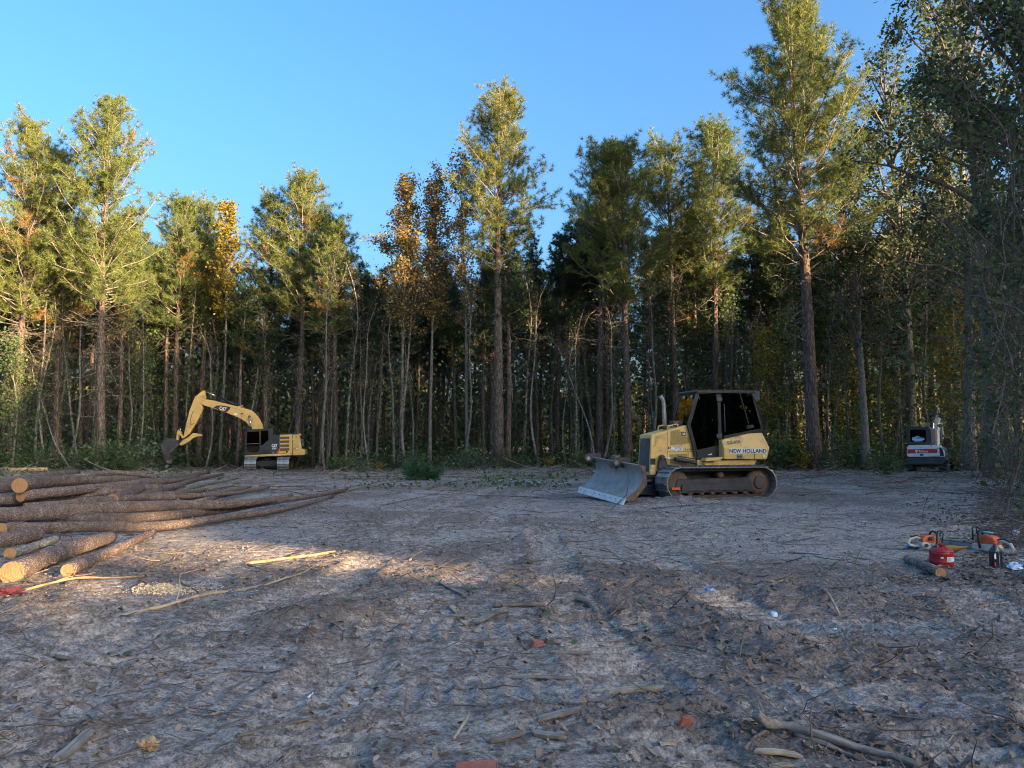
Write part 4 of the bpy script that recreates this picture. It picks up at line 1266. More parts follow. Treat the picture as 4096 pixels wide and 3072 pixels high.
# ---- yellow bulldozer
def build_bulldozer():
    ang = PI + R(16)
    org = Vector((5.61, 22.9, 0)); org.z = lz(5.61, 22.9) - 0.0
    org.z = -0.02
    F = Frame(org, ang)
    def s(zx, zy, Y): return F.side(2300 + zx / 2.458, 1500 + zy / 2.458, Y)
    def poly(pts, Y): return [s(a, b, Y) for a, b in pts]
    root = thing('bulldozer', 'yellow crawler bulldozer with black cab and worn steel blade', 'bulldozer', org, ang)
    YE, BK = 'yellow_dozer', 'black_cab'
    # running gear, both sides
    xr = s(1985, 1080, 1.36)[0]; xf = s(905, 1080, 1.36)[0]
    zt = s(1500, 905, 1.36)[1]; zb = 0.0
    for sgn in (1, -1):
        ch, (cf, cr, zc, r) = crawler(root, xf, xr, zb, zt, sgn * 1.0, 0.72, 0.175)
        fr = MB()
        y0, y1 = sorted((sgn * 0.90, sgn * 1.16))
        fr.prism([(cf + 0.02, zc + 0.12), (cr + 0.30, zc + 0.16), (cr + 0.22, zc - 0.26), (cf - 0.05, zc - 0.28), (cf + 0.12, zc - 0.15)], y0, y1, 0.02, 1)
        fr.build('track_frame', 'steel_dark', root)
        cov = MB(); y0, y1 = sorted((sgn * 1.165, sgn * 1.20))
        cov.prism([(cf - 0.1, zc - 0.02), (cr + 0.32, zc + 0.0), (cr + 0.26, zc - 0.20), (cf - 0.08, zc - 0.22)], y0, y1, 0.006, 1)
        cov.build('roller_guard', 'wood_grey' if False else 'steel_dark', root)
        hub = MB()
        hub.lathe([(0.36, sgn * 0.88), (0.36, sgn * 1.10), (0.30, sgn * 1.14), (0.24, sgn * 1.17)], 28, (cr, 0, zc), 'Y')
        h = hub.build('sprocket', 'hub', root)
        cap = MB(); cap.lathe([(0.19, sgn * 1.165), (0.19, sgn * 1.20), (0.16, sgn * 1.215)], 24, (cr, 0, zc), 'Y')
        cap.build('hub_cap', 'steel_dark', h)
        for q in range(12):
            t = q * PI / 6
            bo = MB()
            bo.lathe([(0.016, sgn * 1.16), (0.016, sgn * 1.185)], 6, (cr + math.cos(t) * 0.245, 0, zc + math.sin(t) * 0.245), 'Y')
            bo.build('bolt', 'rust', h)
        idl = MB(); idl.lathe([(0.34, sgn * 0.92), (0.36, sgn * 0.95), (0.36, sgn * 1.08), (0.30, sgn * 1.12), (0.12, sgn * 1.13)], 26, (cf, 0, zc), 'Y')
        idl.build('idler_wheel', 'hub', root)
        for q in range(6):
            xx = cr + 0.45 + (cf - cr - 0.85) * q / 5
            ro = MB(); ro.lathe([(0.06, sgn * 0.86), (0.10, sgn * 0.90), (0.10, sgn * 1.10), (0.06, sgn * 1.16)], 14, (xx, 0, zb + 0.20), 'Y')
            ro.build('track_roller', 'rust', root)
        cro = MB(); cro.lathe([(0.09, sgn * 0.75), (0.09, sgn * 1.10), (0.05, sgn * 1.12)], 14, ((cf + cr) / 2 - 0.1, 0, zt - 0.24), 'Y')
        cro.build('carrier_roller', 'hub', root)
    pl = MB(); pl.prism(poly([(955, 1106), (1033, 1106), (1033, 1130), (955, 1130)], 1.215), 1.205, 1.22)
    pl.build('marker_plate', 'orange_plastic', root)
    # hull between the tracks
    hl = MB(); hl.prism(poly([(800, 1000), (1260, 900), (1260, 835), (1800, 835), (1790, 905), (1700, 1120), (830, 1150)], 0.60), -0.60, 0.60)
    hl.build('hull', 'steel_dark', root)
    ub = MB(); ub.prism(poly([(1255, 840), (1790, 832), (1760, 898), (1255, 905)], 0.66), -0.66, 0.66, 0.01, 1)
    ub.build('main_frame', YE, root)
    st = MB(); st.prism(poly([(1290, 818), (1458, 806), (1440, 832), (1400, 842), (1290, 850)], 0.95), 0.66, 0.95, 0.01, 1)
    st.build('step', YE, root)
    bx2 = MB(); bx2.prism(poly([(1278, 855), (1345, 850), (1345, 893), (1278, 893)], 0.80), 0.662, 0.80, 0.012, 1)
    bx2.build('frame_bracket', YE, root)
    # hood
    HY = 0.40
    hp = poly([(752, 586), (1100, 492), (1188, 790), (1188, 912), (800, 925), (797, 984), (735, 988)], HY)
    hd = MB(); hd.prism(hp, -HY, HY, 0.035, 3)
    hood = hd.build('hood', YE, root)
    xfr = (hp[0][0] + hp[6][0]) / 2 + 0.002
    zt_, zb_ = s(750, 622, HY)[1], s(740, 952, HY)[1]
    slope = (hp[0][0] - hp[6][0]) / (hp[0][1] - hp[6][1])
    def fx(z): return hp[6][0] + slope * (z - hp[6][1])
    gp = MB()
    gp.prism([(fx(zb_) - 0.02, zb_), (fx(zb_) + 0.008, zb_), (fx(zt_) + 0.008, zt_), (fx(zt_) - 0.02, zt_)], -0.32, 0.32)
    gr = gp.build('grille', 'decal_black', root)
    gb = MB()
    nn = 26
    W, Hh = 0.62, zt_ - zb_
    for sg in (1, -1):
        for i in range(-16, nn):
            off = i * 0.05
            seg = []
            # slanted wires of the mesh, clipped to the opening
            for t in np.linspace(-0.31, 0.31, 2):
                seg.append((t, off + sg * t * 1.6))
            (ya, za), (yb, zb2) = seg
            def clip(ya, za, yb, zb2):
                if zb2 == za: return None
                pts = []
                for zz in (0, Hh):
                    tt = (zz - za) / (zb2 - za)
                    pts.append(tt)
                lo, hi = max(0, min(pts)), min(1, max(pts))
                if hi - lo < 0.02: return None
                f = lambda t: (ya + (yb - ya) * t, za + (zb2 - za) * t)
                return f(lo), f(hi)
            c = clip(ya, za, yb, zb2)
            if c is None: continue
            (ya, za), (yb, zb2) = c
            za += zb_; zb2 += zb_
            gb.tube([(fx(za) + 0.016 + 0.002 * sg, ya, za), (fx(zb2) + 0.016 + 0.002 * sg, yb, zb2)], 0.0055, 4, False)
    gb.build('grille_mesh', 'decal_grey', gr)
    mp_ = MB(); mp_.prism(poly([(938, 552), (1030, 536), (1052, 605), (1112, 608), (1127, 670), (936, 692)], HY), HY + 0.001, HY + 0.008)
    mp_.build('vent_screen', 'mesh_panel', root)
    mp_ = MB(); mp_.prism(poly([(928, 780), (1100, 776), (1100, 886), (936, 892)], HY), HY + 0.001, HY + 0.008)
    mp_.build('vent_screen', 'mesh_panel', root)
    for ln in ([(907, 545), (905, 908)], [(905, 756), (1180, 754)], [(1112, 756), (1112, 905)]):
        g = MB(); bar_poly(g, poly(ln, HY), 0.012, HY + 0.001, HY + 0.004); g.build('panel_gap', 'decal_black', root)
    lg = MB(); lg.prism(poly([(1043, 558), (1086, 558), (1094, 602), (1048, 601)], HY), HY + 0.001, HY + 0.006)
    lgo = lg.build('emblem', 'decal_black', root)
    for pts in ([(1055, 568), (1062, 568), (1066, 594), (1059, 594)], [(1072, 567), (1079, 567), (1084, 593), (1076, 593)], [(1060, 578), (1080, 578), (1081, 584), (1061, 584)]):
        g = MB(); g.prism(poly(pts, HY), HY + 0.0065, HY + 0.009); g.build('emblem_mark', 'decal_white', lgo)
    hn = MB(); hn.tube([(x, HY + 0.05, z) for x, z in poly([(780, 697), (800, 690), (806, 610), (815, 600), (888, 576)], HY + 0.05)], 0.014, 8)
    hn.build('handle', YE, root)
    lm = MB(); lm.prism(poly([(742, 820), (790, 820), (788, 882), (741, 880)], HY), HY + 0.001, HY + 0.012); lm.build('side_lamp', 'decal_black', root)
    bp = MB(); bp.prism(poly([(700, 985), (800, 985), (800, 1020), (700, 1020)], 0.42), -0.42, 0.42, 0.01, 1); bp.build('bumper', 'black', root)
    ex = MB()
    expts = [(882, 540), (878, 400), (874, 300), (868, 258), (854, 228), (838, 202)]
    ex.tube([(x, 0.08, z) for x, z in poly(expts, 0.08)], [0.062, 0.06, 0.06, 0.06, 0.06, 0.06], 14, True)
    e_ = ex.build('exhaust_pipe', 'exhaust', root)
    cl = MB(); x, z = s(882, 515, 0.08); cl.lathe([(0.085, z - 0.05), (0.085, z + 0.01), (0.07, z + 0.05)], 16, (x, 0.08, 0)); cl.build('exhaust_base', 'rust', root)
    ho = MB(); p0 = Vector((poly(expts, 0.08)[-1][0], 0.08, poly(expts, 0.08)[-1][1])); p1 = Vector((poly(expts, 0.08)[-2][0], 0.08, poly(expts, 0.08)[-2][1]))
    d = (p0 - p1).normalized(); ho.tube([p0 - d * 0.002, p0 + d * 0.004], 0.05, 12); ho.build('exhaust_mouth', 'decal_black', e_)
    pc = MB(); pc.prism(poly([(945, 500), (942, 460), (950, 452), (1030, 452), (1036, 462), (1036, 500)], 0.0), -0.14, 0.14, 0.02, 2); pc.build('air_cleaner', 'grey_paint', root)
    for pts, Y in (([(815, 545), (817, 512), (826, 502), (870, 492)], 0.22), ([(905, 535), (910, 512), (925, 500), (1000, 482), (1012, 486), (1008, 512)], 0.30), ([(900, 500), (935, 492), (950, 515)], -0.1)):
        rl = MB(); rl.tube([(x, Y, z) for x, z in poly(pts, Y)], 0.018, 8); rl.build('hand_rail', YE, root)
    # cab
    CY = 0.50
    rf = MB(); rf.prism(poly([(1196, 156), (1212, 144), (1745, 146), (1776, 160), (1776, 180), (1200, 177)], 0.56), -0.56, 0.56, 0.012, 1); rf.build('cab_roof', BK, root)
    fl = MB(); fl.prism(poly([(1200, 770), (1460, 720), (1840, 560), (1840, 600), (1465, 810), (1208, 812)], CY), -CY, CY); fl.build('cab_floor', BK, root)
    doorp = [(1218, 182), (1388, 176), (1408, 300), (1418, 700), (1196, 745), (1130, 490)]
    sidep = [(1446, 176), (1612, 168), (1706, 482), (1722, 560), (1468, 612)]
    quarp = [(1626, 170), (1732, 172), (1832, 520), (1730, 548), (1714, 480)]
    lowp = [(1196, 747), (1418, 702), (1452, 800), (1206, 806)]
    for sgn in (1, -1):
        y0, y1 = sorted((sgn * (CY - 0.05), sgn * CY))
        fm = MB()
        bar_poly(fm, poly([(1205, 172), (1118, 490), (1192, 806)], CY), 0.055, y0, y1)
        bar_poly(fm, poly([(1415, 165), (1428, 800)], CY), 0.11, y0, y1)
        bar_poly(fm, poly([(1738, 160), (1845, 545)], CY), 0.06, y0, y1)
        fm.prism(poly([(1465, 598), (1842, 524), (1850, 562), (1465, 640)], CY), y0, y1)
        fm.build('cab_frame', BK, root)
        cb = MB(); bar_poly(cb, poly([(1618, 168), (1710, 482)], CY), 0.025, y0, y1); cb.build('window_bar', BK, root)
        dr = MB(); bar_poly(dr, poly(doorp, CY), 0.035, y0 + 0.008, y1 + 0.006, True)
        dr.prism(poly(lowp, CY), y0 + 0.010, y1 + 0.004)
        door = dr.build('cab_door', BK, root)
        ym = sgn * (CY - 0.02)
        pane('door_glass', poly(doorp, CY), ym, 'glass', door)
        pane('side_window', poly(sidep, CY), ym, 'glass', root)
        pane('quarter_window', poly(quarp, CY), ym, 'glass', root)
        if sgn == 1:
            for zy in (238, 600):
                hg = MB(); hg.prism(poly([(1385, zy - 22), (1440, zy - 22), (1440, zy + 22), (1388, zy + 22)], CY), CY + 0.01, CY + 0.05, 0.01, 1); hg.build('hinge', 'grey_paint', root)
            gh = MB(); gh.tube([(x, CY + 0.05, z) for x, z in poly([(1445, 290), (1458, 290), (1468, 560), (1455, 560)], CY)], 0.013, 6); gh.build('grab_handle', BK, root)
            mk = MB(); mk.prism(poly([(1308, 780), (1330, 776), (1340, 768), (1343, 786), (1308, 787)], CY), CY + 0.009, CY + 0.013); mk.build('door_sticker', 'decal_white', door)
            mi = MB(); mi.prism(poly([(1672, 500), (1740, 488), (1745, 518), (1680, 532)], CY), CY + 0.01, CY + 0.10, 0.01, 1); mi.build('latch_box', BK, root)
    a1 = s(1212, 176, CY); a2 = s(1126, 490, CY)
    ws = MB(); ws.add([(a1[0] + 0.03, -0.45, a1[1]), (a1[0] + 0.03, 0.45, a1[1]), (a2[0] + 0.03, 0.45, a2[1]), (a2[0] + 0.03, -0.45, a2[1]),
                       (a1[0] + 0.04, -0.45, a1[1]), (a1[0] + 0.04, 0.45, a1[1]), (a2[0] + 0.04, 0.45, a2[1]), (a2[0] + 0.04, -0.45, a2[1])],
                      [(0, 1, 2, 3), (7, 6, 5, 4), (0, 4, 5, 1), (1, 5, 6, 2), (2, 6, 7, 3), (3, 7, 4, 0)]); ws.build('windshield', 'glass', root)
    b1 = s(1740, 172, CY); b2 = s(1842, 545, CY)
    rw = MB(); rw.add([(b1[0] + 0.01, -0.45, b1[1]), (b1[0] + 0.01, 0.45, b1[1]), (b2[0] + 0.01, 0.45, b2[1]), (b2[0] + 0.01, -0.45, b2[1]),
                       (b1[0] + 0.02, -0.45, b1[1]), (b1[0] + 0.02, 0.45, b1[1]), (b2[0] + 0.02, 0.45, b2[1]), (b2[0] + 0.02, -0.45, b2[1])],
                      [(0, 1, 2, 3), (7, 6, 5, 4), (0, 4, 5, 1), (1, 5, 6, 2), (2, 6, 7, 3), (3, 7, 4, 0)]); rw.build('rear_window', 'glass', root)
    ct = MB(); ct.prism(poly([(1300, 620), (1480, 610), (1480, 700), (1300, 720)], 0.0), -0.26, 0.26, 0.04, 2)
    ct.prism(poly([(1440, 400), (1500, 390), (1510, 620), (1450, 640)], 0.0), -0.24, 0.24, 0.04, 2); ct.build('seat', 'seat', root)
    co_ = MB(); co_.prism(poly([(1160, 520), (1220, 500), (1240, 740), (1190, 760)], 0.0), -0.42, 0.42, 0.02, 1); co_.build('dashboard', 'rubber', root)
    wp = MB(); wp.tube([(a2[0] + 0.06, 0.2, a2[1] + 0.03), (a1[0] * 0.4 + a2[0] * 0.6 + 0.06, 0.05, a1[1] * 0.4 + a2[1] * 0.6)], 0.01, 5); wp.build('wiper', 'rubber', root)
    for zx, Y in ((1148, 0.30), (1080, -0.15)):
        x, z = s(1165, 213, 0.30)
        l_ = MB(); l_.lathe([(0.035, x - 0.02 + (0.0)), (0.06, x + 0.03), (0.06, x + 0.07)], 14, (0, Y, z), 'X'); lo = l_.build('work_lamp', 'black', root)
        l2 = MB(); l2.lathe([(0.05, x + 0.068), (0.045, x + 0.078)], 14, (0, Y, z), 'X'); l2.build('lamp_lens', 'lamp', lo)
    for Y in (0.36, -0.36):
        rl = MB(); rl.prism(poly([(1748, 152), (1834, 152), (1836, 246), (1792, 248), (1750, 190)], 0.6), Y - 0.16, Y + 0.16, 0.015, 1); rl.build('rear_lamp_box', 'grey_paint', root)
    # fuel tank with a crease along its flank
    TY0, TY1, TY2 = 0.66, 0.80, 0.78
    top = [(1468, 640), (1750, 575), (1868, 568)]; midl = [(1466, 720), (1765, 720), (1914, 718)]; bot = [(1470, 828), (1765, 828), (1890, 828)]
    tm = MB(); vs_ = []
    for sgn in (1, -1):
        for row, Y in ((top, TY0), (midl, TY1), (bot, TY2)):
            for (x, z) in poly(row, TY1): vs_.append((x, sgn * Y, z))
    fs = []
    for b in (0, 9):
        for r_ in (0, 3):
            for c in (0, 1):
                q = (b + r_ + c, b + r_ + c + 1, b + r_ + c + 4, b + r_ + c + 3)
                fs.append(q if b == 0 else tuple(reversed(q)))
    for i in (0, 1): fs.append((i, i + 9, i + 10, i + 1)); fs.append((i + 6, i + 7, i + 16, i + 15))
    fs += [(2, 11, 14, 5), (5, 14, 17, 8), (0, 3, 12, 9), (3, 6, 15, 12)]
    tm.add(vs_, fs)
    bm = bmesh.new(); me_ = tm.mesh('fuel_tank'); bm.from_mesh(me_); bmesh.ops.recalc_face_normals(bm, faces=bm.faces[:])
    bmesh.ops.bevel(bm, geom=bm.edges[:], offset=0.012, segments=2, affect='EDGES'); bm.to_mesh(me_); bm.free()
    tank = link('fuel_tank', me_, YE, root)
    g = MB(); bar_poly(g, poly([(1765, 720), (1765, 826)], TY1), 0.010, TY1 - 0.005, TY1 + 0.002); g.build('panel_gap', 'decal_black', tank)
    def flat(pts, mat, name, Y, parent, t=0.003):
        g = MB(); g.prism(poly(pts, Y), Y + 0.001, Y + t); return g.build(name, mat, parent)
    yd = TY1 - 0.008
    dec = MB(); dp = poly([(1513, 722), (1884, 722), (1884, 771), (1513, 771)], TY1); dec.prism(dp, TY1 - 0.012, TY1 + 0.0035); dplate = dec.build('name_strip', 'decal_white', tank)
    x0, z0 = s(1518, 766, TY1); x1, z1 = s(1880, 727, TY1)
    fit_text('NEW HOLLAND', abs(x1 - x0), z1 - z0, 'decal_black', dplate, (x0, TY1 + 0.004, z0), (-1, 0, 0), (0, 0, 1), bold=0.03, space=1.05)
    x0, z0 = s(1514, 682, TY1); x1, z1 = s(1632, 640, TY1)
    ux, uz = s(1512, 668, TY1), s(1630, 650, TY1)
    dirx = Vector((uz[0] - ux[0], 0, uz[1] - ux[1]))
    zm, zt2 = s(1600, 720, TY1)[1], s(1600, 610, TY1)[1]
    upv = Vector((0, TY0 - TY1, zt2 - zm)).normalized()
    nrm = Vector((0, upv.z, -upv.y))
    zz = s(1514, 684, TY1)[1]; k_ = (zz - zm) / (zt2 - zm)
    fit_text('DZ-010', dirx.length, 0.095, 'decal_black', tank, Vector((x0, TY1 + (TY0 - TY1) * k_, zz)) + nrm * 0.012, dirx, upv, bold=0.012)
    em = flat([(1590, 781), (1645, 779), (1645, 822), (1590, 823)], 'decal_grey', 'emblem', TY1 - 0.012, tank, 0.012)
    flat([(1598, 788), (1604, 788), (1604, 816), (1598, 816)], 'decal_black', 'emblem_mark', TY1, em)
    flat([(1630, 788), (1637, 788), (1637, 816), (1630, 816)], 'decal_black', 'emblem_mark', TY1, em)
    flat([(1604, 798), (1630, 798), (1630, 806), (1604, 806)], 'decal_black', 'emblem_mark', TY1, em)
    x, z = s(1860, 797, TY1); dt = MB(); dt.lathe([(0.045, TY1 - 0.012), (0.045, TY1 + 0.003)], 18, (x, 0, z), 'Y'); dt.build('round_sticker', 'decal_white', tank)
    # model lettering on the hood
    x0, z0 = s(912, 728, HY); x1, z1 = s(945, 705, HY)
    fit_text('D', abs(x1 - x0), z1 - z0, 'decal_black', hood, (x0, HY + 0.004, z0), (-1, 0, 0), (0, 0, 1), bold=0.04, shear=0.2)
    flat([(945, 708), (1068, 701), (1055, 748), (965, 748), (958, 731), (920, 733), (925, 727)], 'decal_white', 'model_plate', HY, root)
    x0, z0 = s(962, 744, HY); x1, z1 = s(1062, 706, HY)
    fit_text('75', abs(x1 - x0), z1 - z0, 'decal_black', hood, (x0, HY + 0.005, z0), (-1, 0, 0), (0, 0, 1), bold=0.03, shear=0.3)
    x0, z0 = s(964, 741, HY); x1, z1 = s(1059, 709, HY)
    fit_text('75', abs(x1 - x0), z1 - z0, 'decal_white', hood, (x0, HY + 0.008, z0), (-1, 0, 0), (0, 0, 1), bold=-0.005, shear=0.3)
    x0, z0 = s(1076, 742, HY); x1, z1 = s(1158, 724, HY)
    fit_text('LGP', abs(x1 - x0), z1 - z0, 'decal_black', hood, (x0, HY + 0.004, z0), (-1, 0, 0), (0, 0, 1), bold=0.03, shear=0.3)
    # lift linkage
    for sgn in (1, -1):
        br = MB(); y0, y1 = sorted((sgn * 0.44, sgn * 0.54)); br.prism(poly([(836, 792), (858, 782), (880, 800), (916, 905), (890, 930), (815, 962), (822, 850)], 0.5), y0, y1, 0.01, 1)
        br.build('lift_bracket', 'steel_dark', root)
        Y = sgn * 0.60
        P = lambda a, b: Vector((s(a, b, 0.6)[0], Y, s(a, b, 0.6)[1]))
        rd = MB(); rd.tube([P(868, 812), P(990, 826)], 0.024, 10); rd.build('cylinder_rod', 'steel_bright', root)
        bl = MB(); bl.tube([P(982, 826), P(1195, 862)], 0.062, 14); bl.tube([P(1020, 800), P(1190, 826)], 0.018, 6); bl.build('lift_cylinder', 'steel_dark', root)
        pn = MB(); c_ = P(858, 806); pn.lathe([(0.055, Y - sgn * 0.10), (0.055, Y + sgn * 0.05)], 16, (c_.x, 0, c_.z), 'Y'); pn.build('pivot_pin', 'rust', root)
        c_ = P(1218, 865); yk = MB(); yk.lathe([(0.085, Y - sgn * 0.07), (0.10, Y), (0.085, Y + sgn * 0.07)], 16, (c_.x, 0, c_.z), 'Y'); yk.build('cylinder_yoke', YE, root)
    # blade: a curved plate standing across the nose, near end low
    def W(px, py, d): return F.loc(at_depth(px, py, d))
    nb, fb = W(2527.8, 2019, 19.45), W(2343, 1968, 22.15)
    ntp = W(2534, 1880, 19.25)
    wdt = (fb - nb).length
    yv = (nb - fb).normalized()              # towards the near end
    bl = thing_part = bpy.data.objects.new('blade', None)
    xv = Vector((yv.y, -yv.x, 0)).normalized(); zv = yv.cross(xv) * -1 if yv.cross(xv).z < 0 else yv.cross(xv)
    if xv.x < 0: xv = -xv
    zv = xv.cross(yv)
    mid_ = (nb + fb) / 2
    mt = Matrix((xv, yv, zv)).transposed().to_4x4(); mt.translation = mid_
    hb = 1.0; hw = wdt / 2
    prof = []
    for i in range(13):
        t = i / 12
        prof.append((0.10 - 0.34 * t + 0.30 * (2 * t - 1) ** 2 - 0.22 + (0.04 if t > 0.9 else 0) * 0, hb * (0.17 + 0.83 * t)))
    mbp = MB(); ribbon(mbp, prof, -hw, hw, 0.03)
    plate = mbp.build('blade', 'steel_blade', root); plate.matrix_local = mt
    ce = MB(); ribbon(ce, [(prof[0][0] + 0.09, 0.0), (prof[0][0] + 0.012, hb * 0.165)], -hw, hw, 0.028); ce.build('cutting_edge', 'steel_edge', plate)
    for y in (-hw, hw):
        ed = MB(); ed.prism([(p[0] - 0.004, p[1]) for p in prof] + [(prof[-1][0] - 0.20, hb * 0.99), (prof[5][0] - 0.16, hb * 0.5), (prof[0][0] - 0.24, hb * 0.10)], y - 0.02, y + 0.02); ed.build('end_plate', 'steel_dark' if y < 0 else 'hub', plate)
    for i in range(9):
        bo = MB(); y = -hw + wdt * (i + 0.5) / 9; bo.lathe([(0.016, 0.0), (0.016, 0.012)], 6, (0, 0, 0), 'X'); b_ = bo.build('bolt', 'steel_dark', plate); b_.location = (prof[0][0] + 0.05, y, hb * 0.10)
    for yy in (-hw + 0.10, hw - 0.95):
        er = MB(); er.prism([(prof[-1][0] - 0.25, hb * 0.86), (prof[-1][0] + 0.03, hb * 0.86), (prof[-1][0] + 0.20, hb * 0.90), (prof[-1][0] + 0.26, hb * 0.97), (prof[-1][0] + 0.24, hb * 1.06), (prof[-1][0] + 0.14, hb * 1.12), (prof[-1][0] - 0.25, hb * 1.12)], yy - 0.025, yy + 0.025, 0.008, 1)
        e_ = er.build('blade_ear', 'steel_dark', plate)
        hl_ = MB(); hl_.lathe([(0.055, yy - 0.03), (0.055, yy + 0.03)], 16, (prof[-1][0] + 0.15, 0, hb * 0.99), 'Y'); hl_.build('ear_eye', 'steel_track', e_)
    bk = MB(); bk.prism([(prof[6][0] - 0.03, hb * 0.15), (prof[6][0] - 0.18, hb * 0.25), (prof[6][0] - 0.18, hb * 0.7), (prof[9][0] - 0.03, hb * 0.9)], -hw * 0.72, hw * 0.72); bk.build('blade_back', 'steel_dark', plate)
    lg_ = MB(); lg_.prism([(prof[-1][0] - 0.26, hb * 0.80), (prof[-1][0] - 0.03, hb * 0.80), (prof[-1][0] - 0.05, hb * 1.12), (prof[-1][0] - 0.20, hb * 1.16)], -0.28, 0.02, 0.01, 1); lg_.build('blade_lug', 'hub', plate)
    # C-frame that carries the blade
    cfm = MB()
    cfm.prism(poly([(620, 1085), (830, 1080), (900, 1120), (900, 1185), (620, 1180)], 0.55), -0.55, 0.55, 0.02, 1)
    cfm.build('blade_frame', 'black', root)
    tl = MB()
    tl.tube([(s(600, 1045, 0.45)[0], 0.45, s(600, 1045, 0.45)[1]), (s(900, 1045, 0.45)[0], 0.45, s(900, 1045, 0.45)[1])], 0.075, 12)
    tl.tube([(s(600, 1045, 0.45)[0], -0.45, s(600, 1045, 0.45)[1]), (s(900, 1045, 0.45)[0], -0.45, s(900, 1045, 0.45)[1])], 0.075, 12)
    tl.build('angle_cylinder', 'black', root)
    return root
build_bulldozer()

# ---- yellow excavator at the edge of the wood
def build_excavator():
    org = Vector((-17.45, 54.0, -0.27)); ang = PI + R(11.5)
    F = Frame(org, ang)
    def s(zx, zy, Y): return F.side(600 + zx / 3.16, 1500 + zy / 3.16, Y)
    def poly(pts, Y): return [s(a, b, Y) for a, b in pts]
    root = thing('excavator', 'large yellow and black excavator with its boom bent down at the wood edge', 'excavator', org, ang)
    YE = 'yellow_exc'
    NY = 1.25
    def slab(name, pts, y0, y1, mat, parent=root, bev=0.0, Y=None):
        m = MB(); m.prism(poly(pts, y1 if Y is None else Y), y0, y1, bev, 2); return m.build(name, mat, parent)
    # undercarriage, tracks pointing at the viewer
    for (a, b) in ((1190, 1340), (1605, 1757)):
        xa, xb = s(a, 1120, 1.9)[0], s(b, 1120, 1.9)[0]
        xc = (xa + xb) / 2; w = abs(xa - xb)
        ch, _ = crawler(root, 1.95, -1.95, 0.0, 0.86, 0.0, w, 0.17)
        ch.location = (xc, 0, 0); ch.rotation_euler = (0, 0, PI / 2)
        fr = MB(); fr.box((0, 0, 0.43), (0.34, 3.2, 0.5)); fr.build('track_frame', 'steel_dark', root, loc=(xc, 0, 0))
    cbd = MB(); cbd.prism(poly([(1335, 1085), (1612, 1075), (1612, 1150), (1335, 1160)], 0.8), -0.8, 0.8, 0.03, 1); cbd.build('car_body', 'black', root)
    sl = MB(); x, z = s(1475, 1080, 0); x0, z0 = s(1475, 1035, 0); sl.lathe([(0.62, z - 0.1), (0.62, z0 + 0.05)], 28, (x, 0, 0)); sl.build('slew_ring', 'black', root)
    slab('upper_frame', [(1200, 1000), (1900, 985), (1900, 1012), (1200, 1040)], -1.2, 1.2, 'black')
    sk = MB(); sk.tube([(p[0], NY + 0.02, p[1]) for p in poly([(1200, 1028), (1500, 1016), (1800, 1003)], NY)], 0.078, 12); sk.build('side_skirt', YE, root)
    # cab
    cab = slab('cab', [(1192, 1012), (1207, 705), (1222, 690), (1535, 675), (1552, 700), (1556, 765), (1530, 768), (1530, 996)], 0.35, NY, 'black_cab', root, 0.03)
    fr = MB(); bar_poly(fr, poly([(1222, 716), (1384, 706), (1390, 958), (1352, 990), (1250, 986), (1214, 950)], NY), 0.05, NY + 0.002, NY + 0.02, True); fr.build('cab_door', 'black', cab)
    pane('door_window', poly([(1226, 720), (1380, 711), (1382, 866), (1218, 872)], NY), NY + 0.006, 'glass_dark', cab, 0.008)
    pane('lower_door_window', poly([(1218, 878), (1382, 872), (1384, 950), (1350, 980), (1256, 978), (1220, 946)], NY), NY + 0.006, 'glass_dark', cab, 0.008)
    pane('rear_side_window', poly([(1400, 706), (1495, 700), (1500, 820), (1404, 900)], NY), NY + 0.006, 'glass_dark', cab, 0.008)
    hr = MB(); hr.tube([(p[0], NY + 0.035, p[1]) for p in poly([(1217, 871), (1380, 864)], NY)], 0.014, 6); hr.build('door_rail', 'steel_track', cab)
    lv = MB()
    for i in range(6):
        a = 1418 + i * 15
        lv.tube([(p[0], NY + 0.012, p[1]) for p in poly([(a, 984), (a + 22, 952 - i * 3), (1500 - (5 - i) * 2, 940 - i * 20 - 10 + (5 - i) * 3)], NY)], 0.014, 5)
    lv.build('cab_louver', 'grey_paint', cab)
    ro = MB(); ro.prism(poly([(1215, 690), (1540, 673), (1540, 682), (1215, 700)], NY), 0.33, NY + 0.02, 0.01, 1); ro.build('cab_roof', 'black', cab)
    mr = MB(); mr.tube([(p[0], 1.0, p[1]) for p in poly([(1510, 676), (1525, 648), (1550, 655), (1568, 680)], 1.0)], 0.014, 6); mr.build('mirror_bracket', 'black', root)
    # body
    slab('body_core', [(1530, 770), (1800, 755), (1800, 1000), (1530, 1003)], -1.2, 1.10, 'black')
    slab('tool_box', [(1530, 768), (1545, 762), (1638, 757), (1638, 920), (1588, 994), (1530, 996)], 1.102, NY, 'black_cab', root, 0.012)
    slab('red_stripe', [(1588, 994), (1638, 920), (1638, 955), (1614, 993)], 1.10, NY + 0.004, 'decal_red')
    ep = slab('engine_panel', [(1640, 757), (1798, 750), (1798, 988), (1616, 993), (1640, 957)], 1.102, NY, YE, root, 0.012)
    for (a, b) in ((780, 812), (828, 860), (878, 910), (926, 960)):
        lo_ = MB(); lo_.prism(poly([(1644, a + 1), (1760, a - 3), (1760, b - 3), (1644, b + 1)], NY), NY + 0.001, NY + 0.006); lp = lo_.build('louver_screen', 'louver', ep)
        for q in range(4):
            zz = a + (b - a) * (q + 0.5) / 4
            sl_ = MB(); sl_.tube([(p[0], NY + 0.012, p[1]) for p in poly([(1646, zz + 1), (1758, zz - 3)], NY)], 0.008, 4); sl_.build('slat', 'louver', lp)
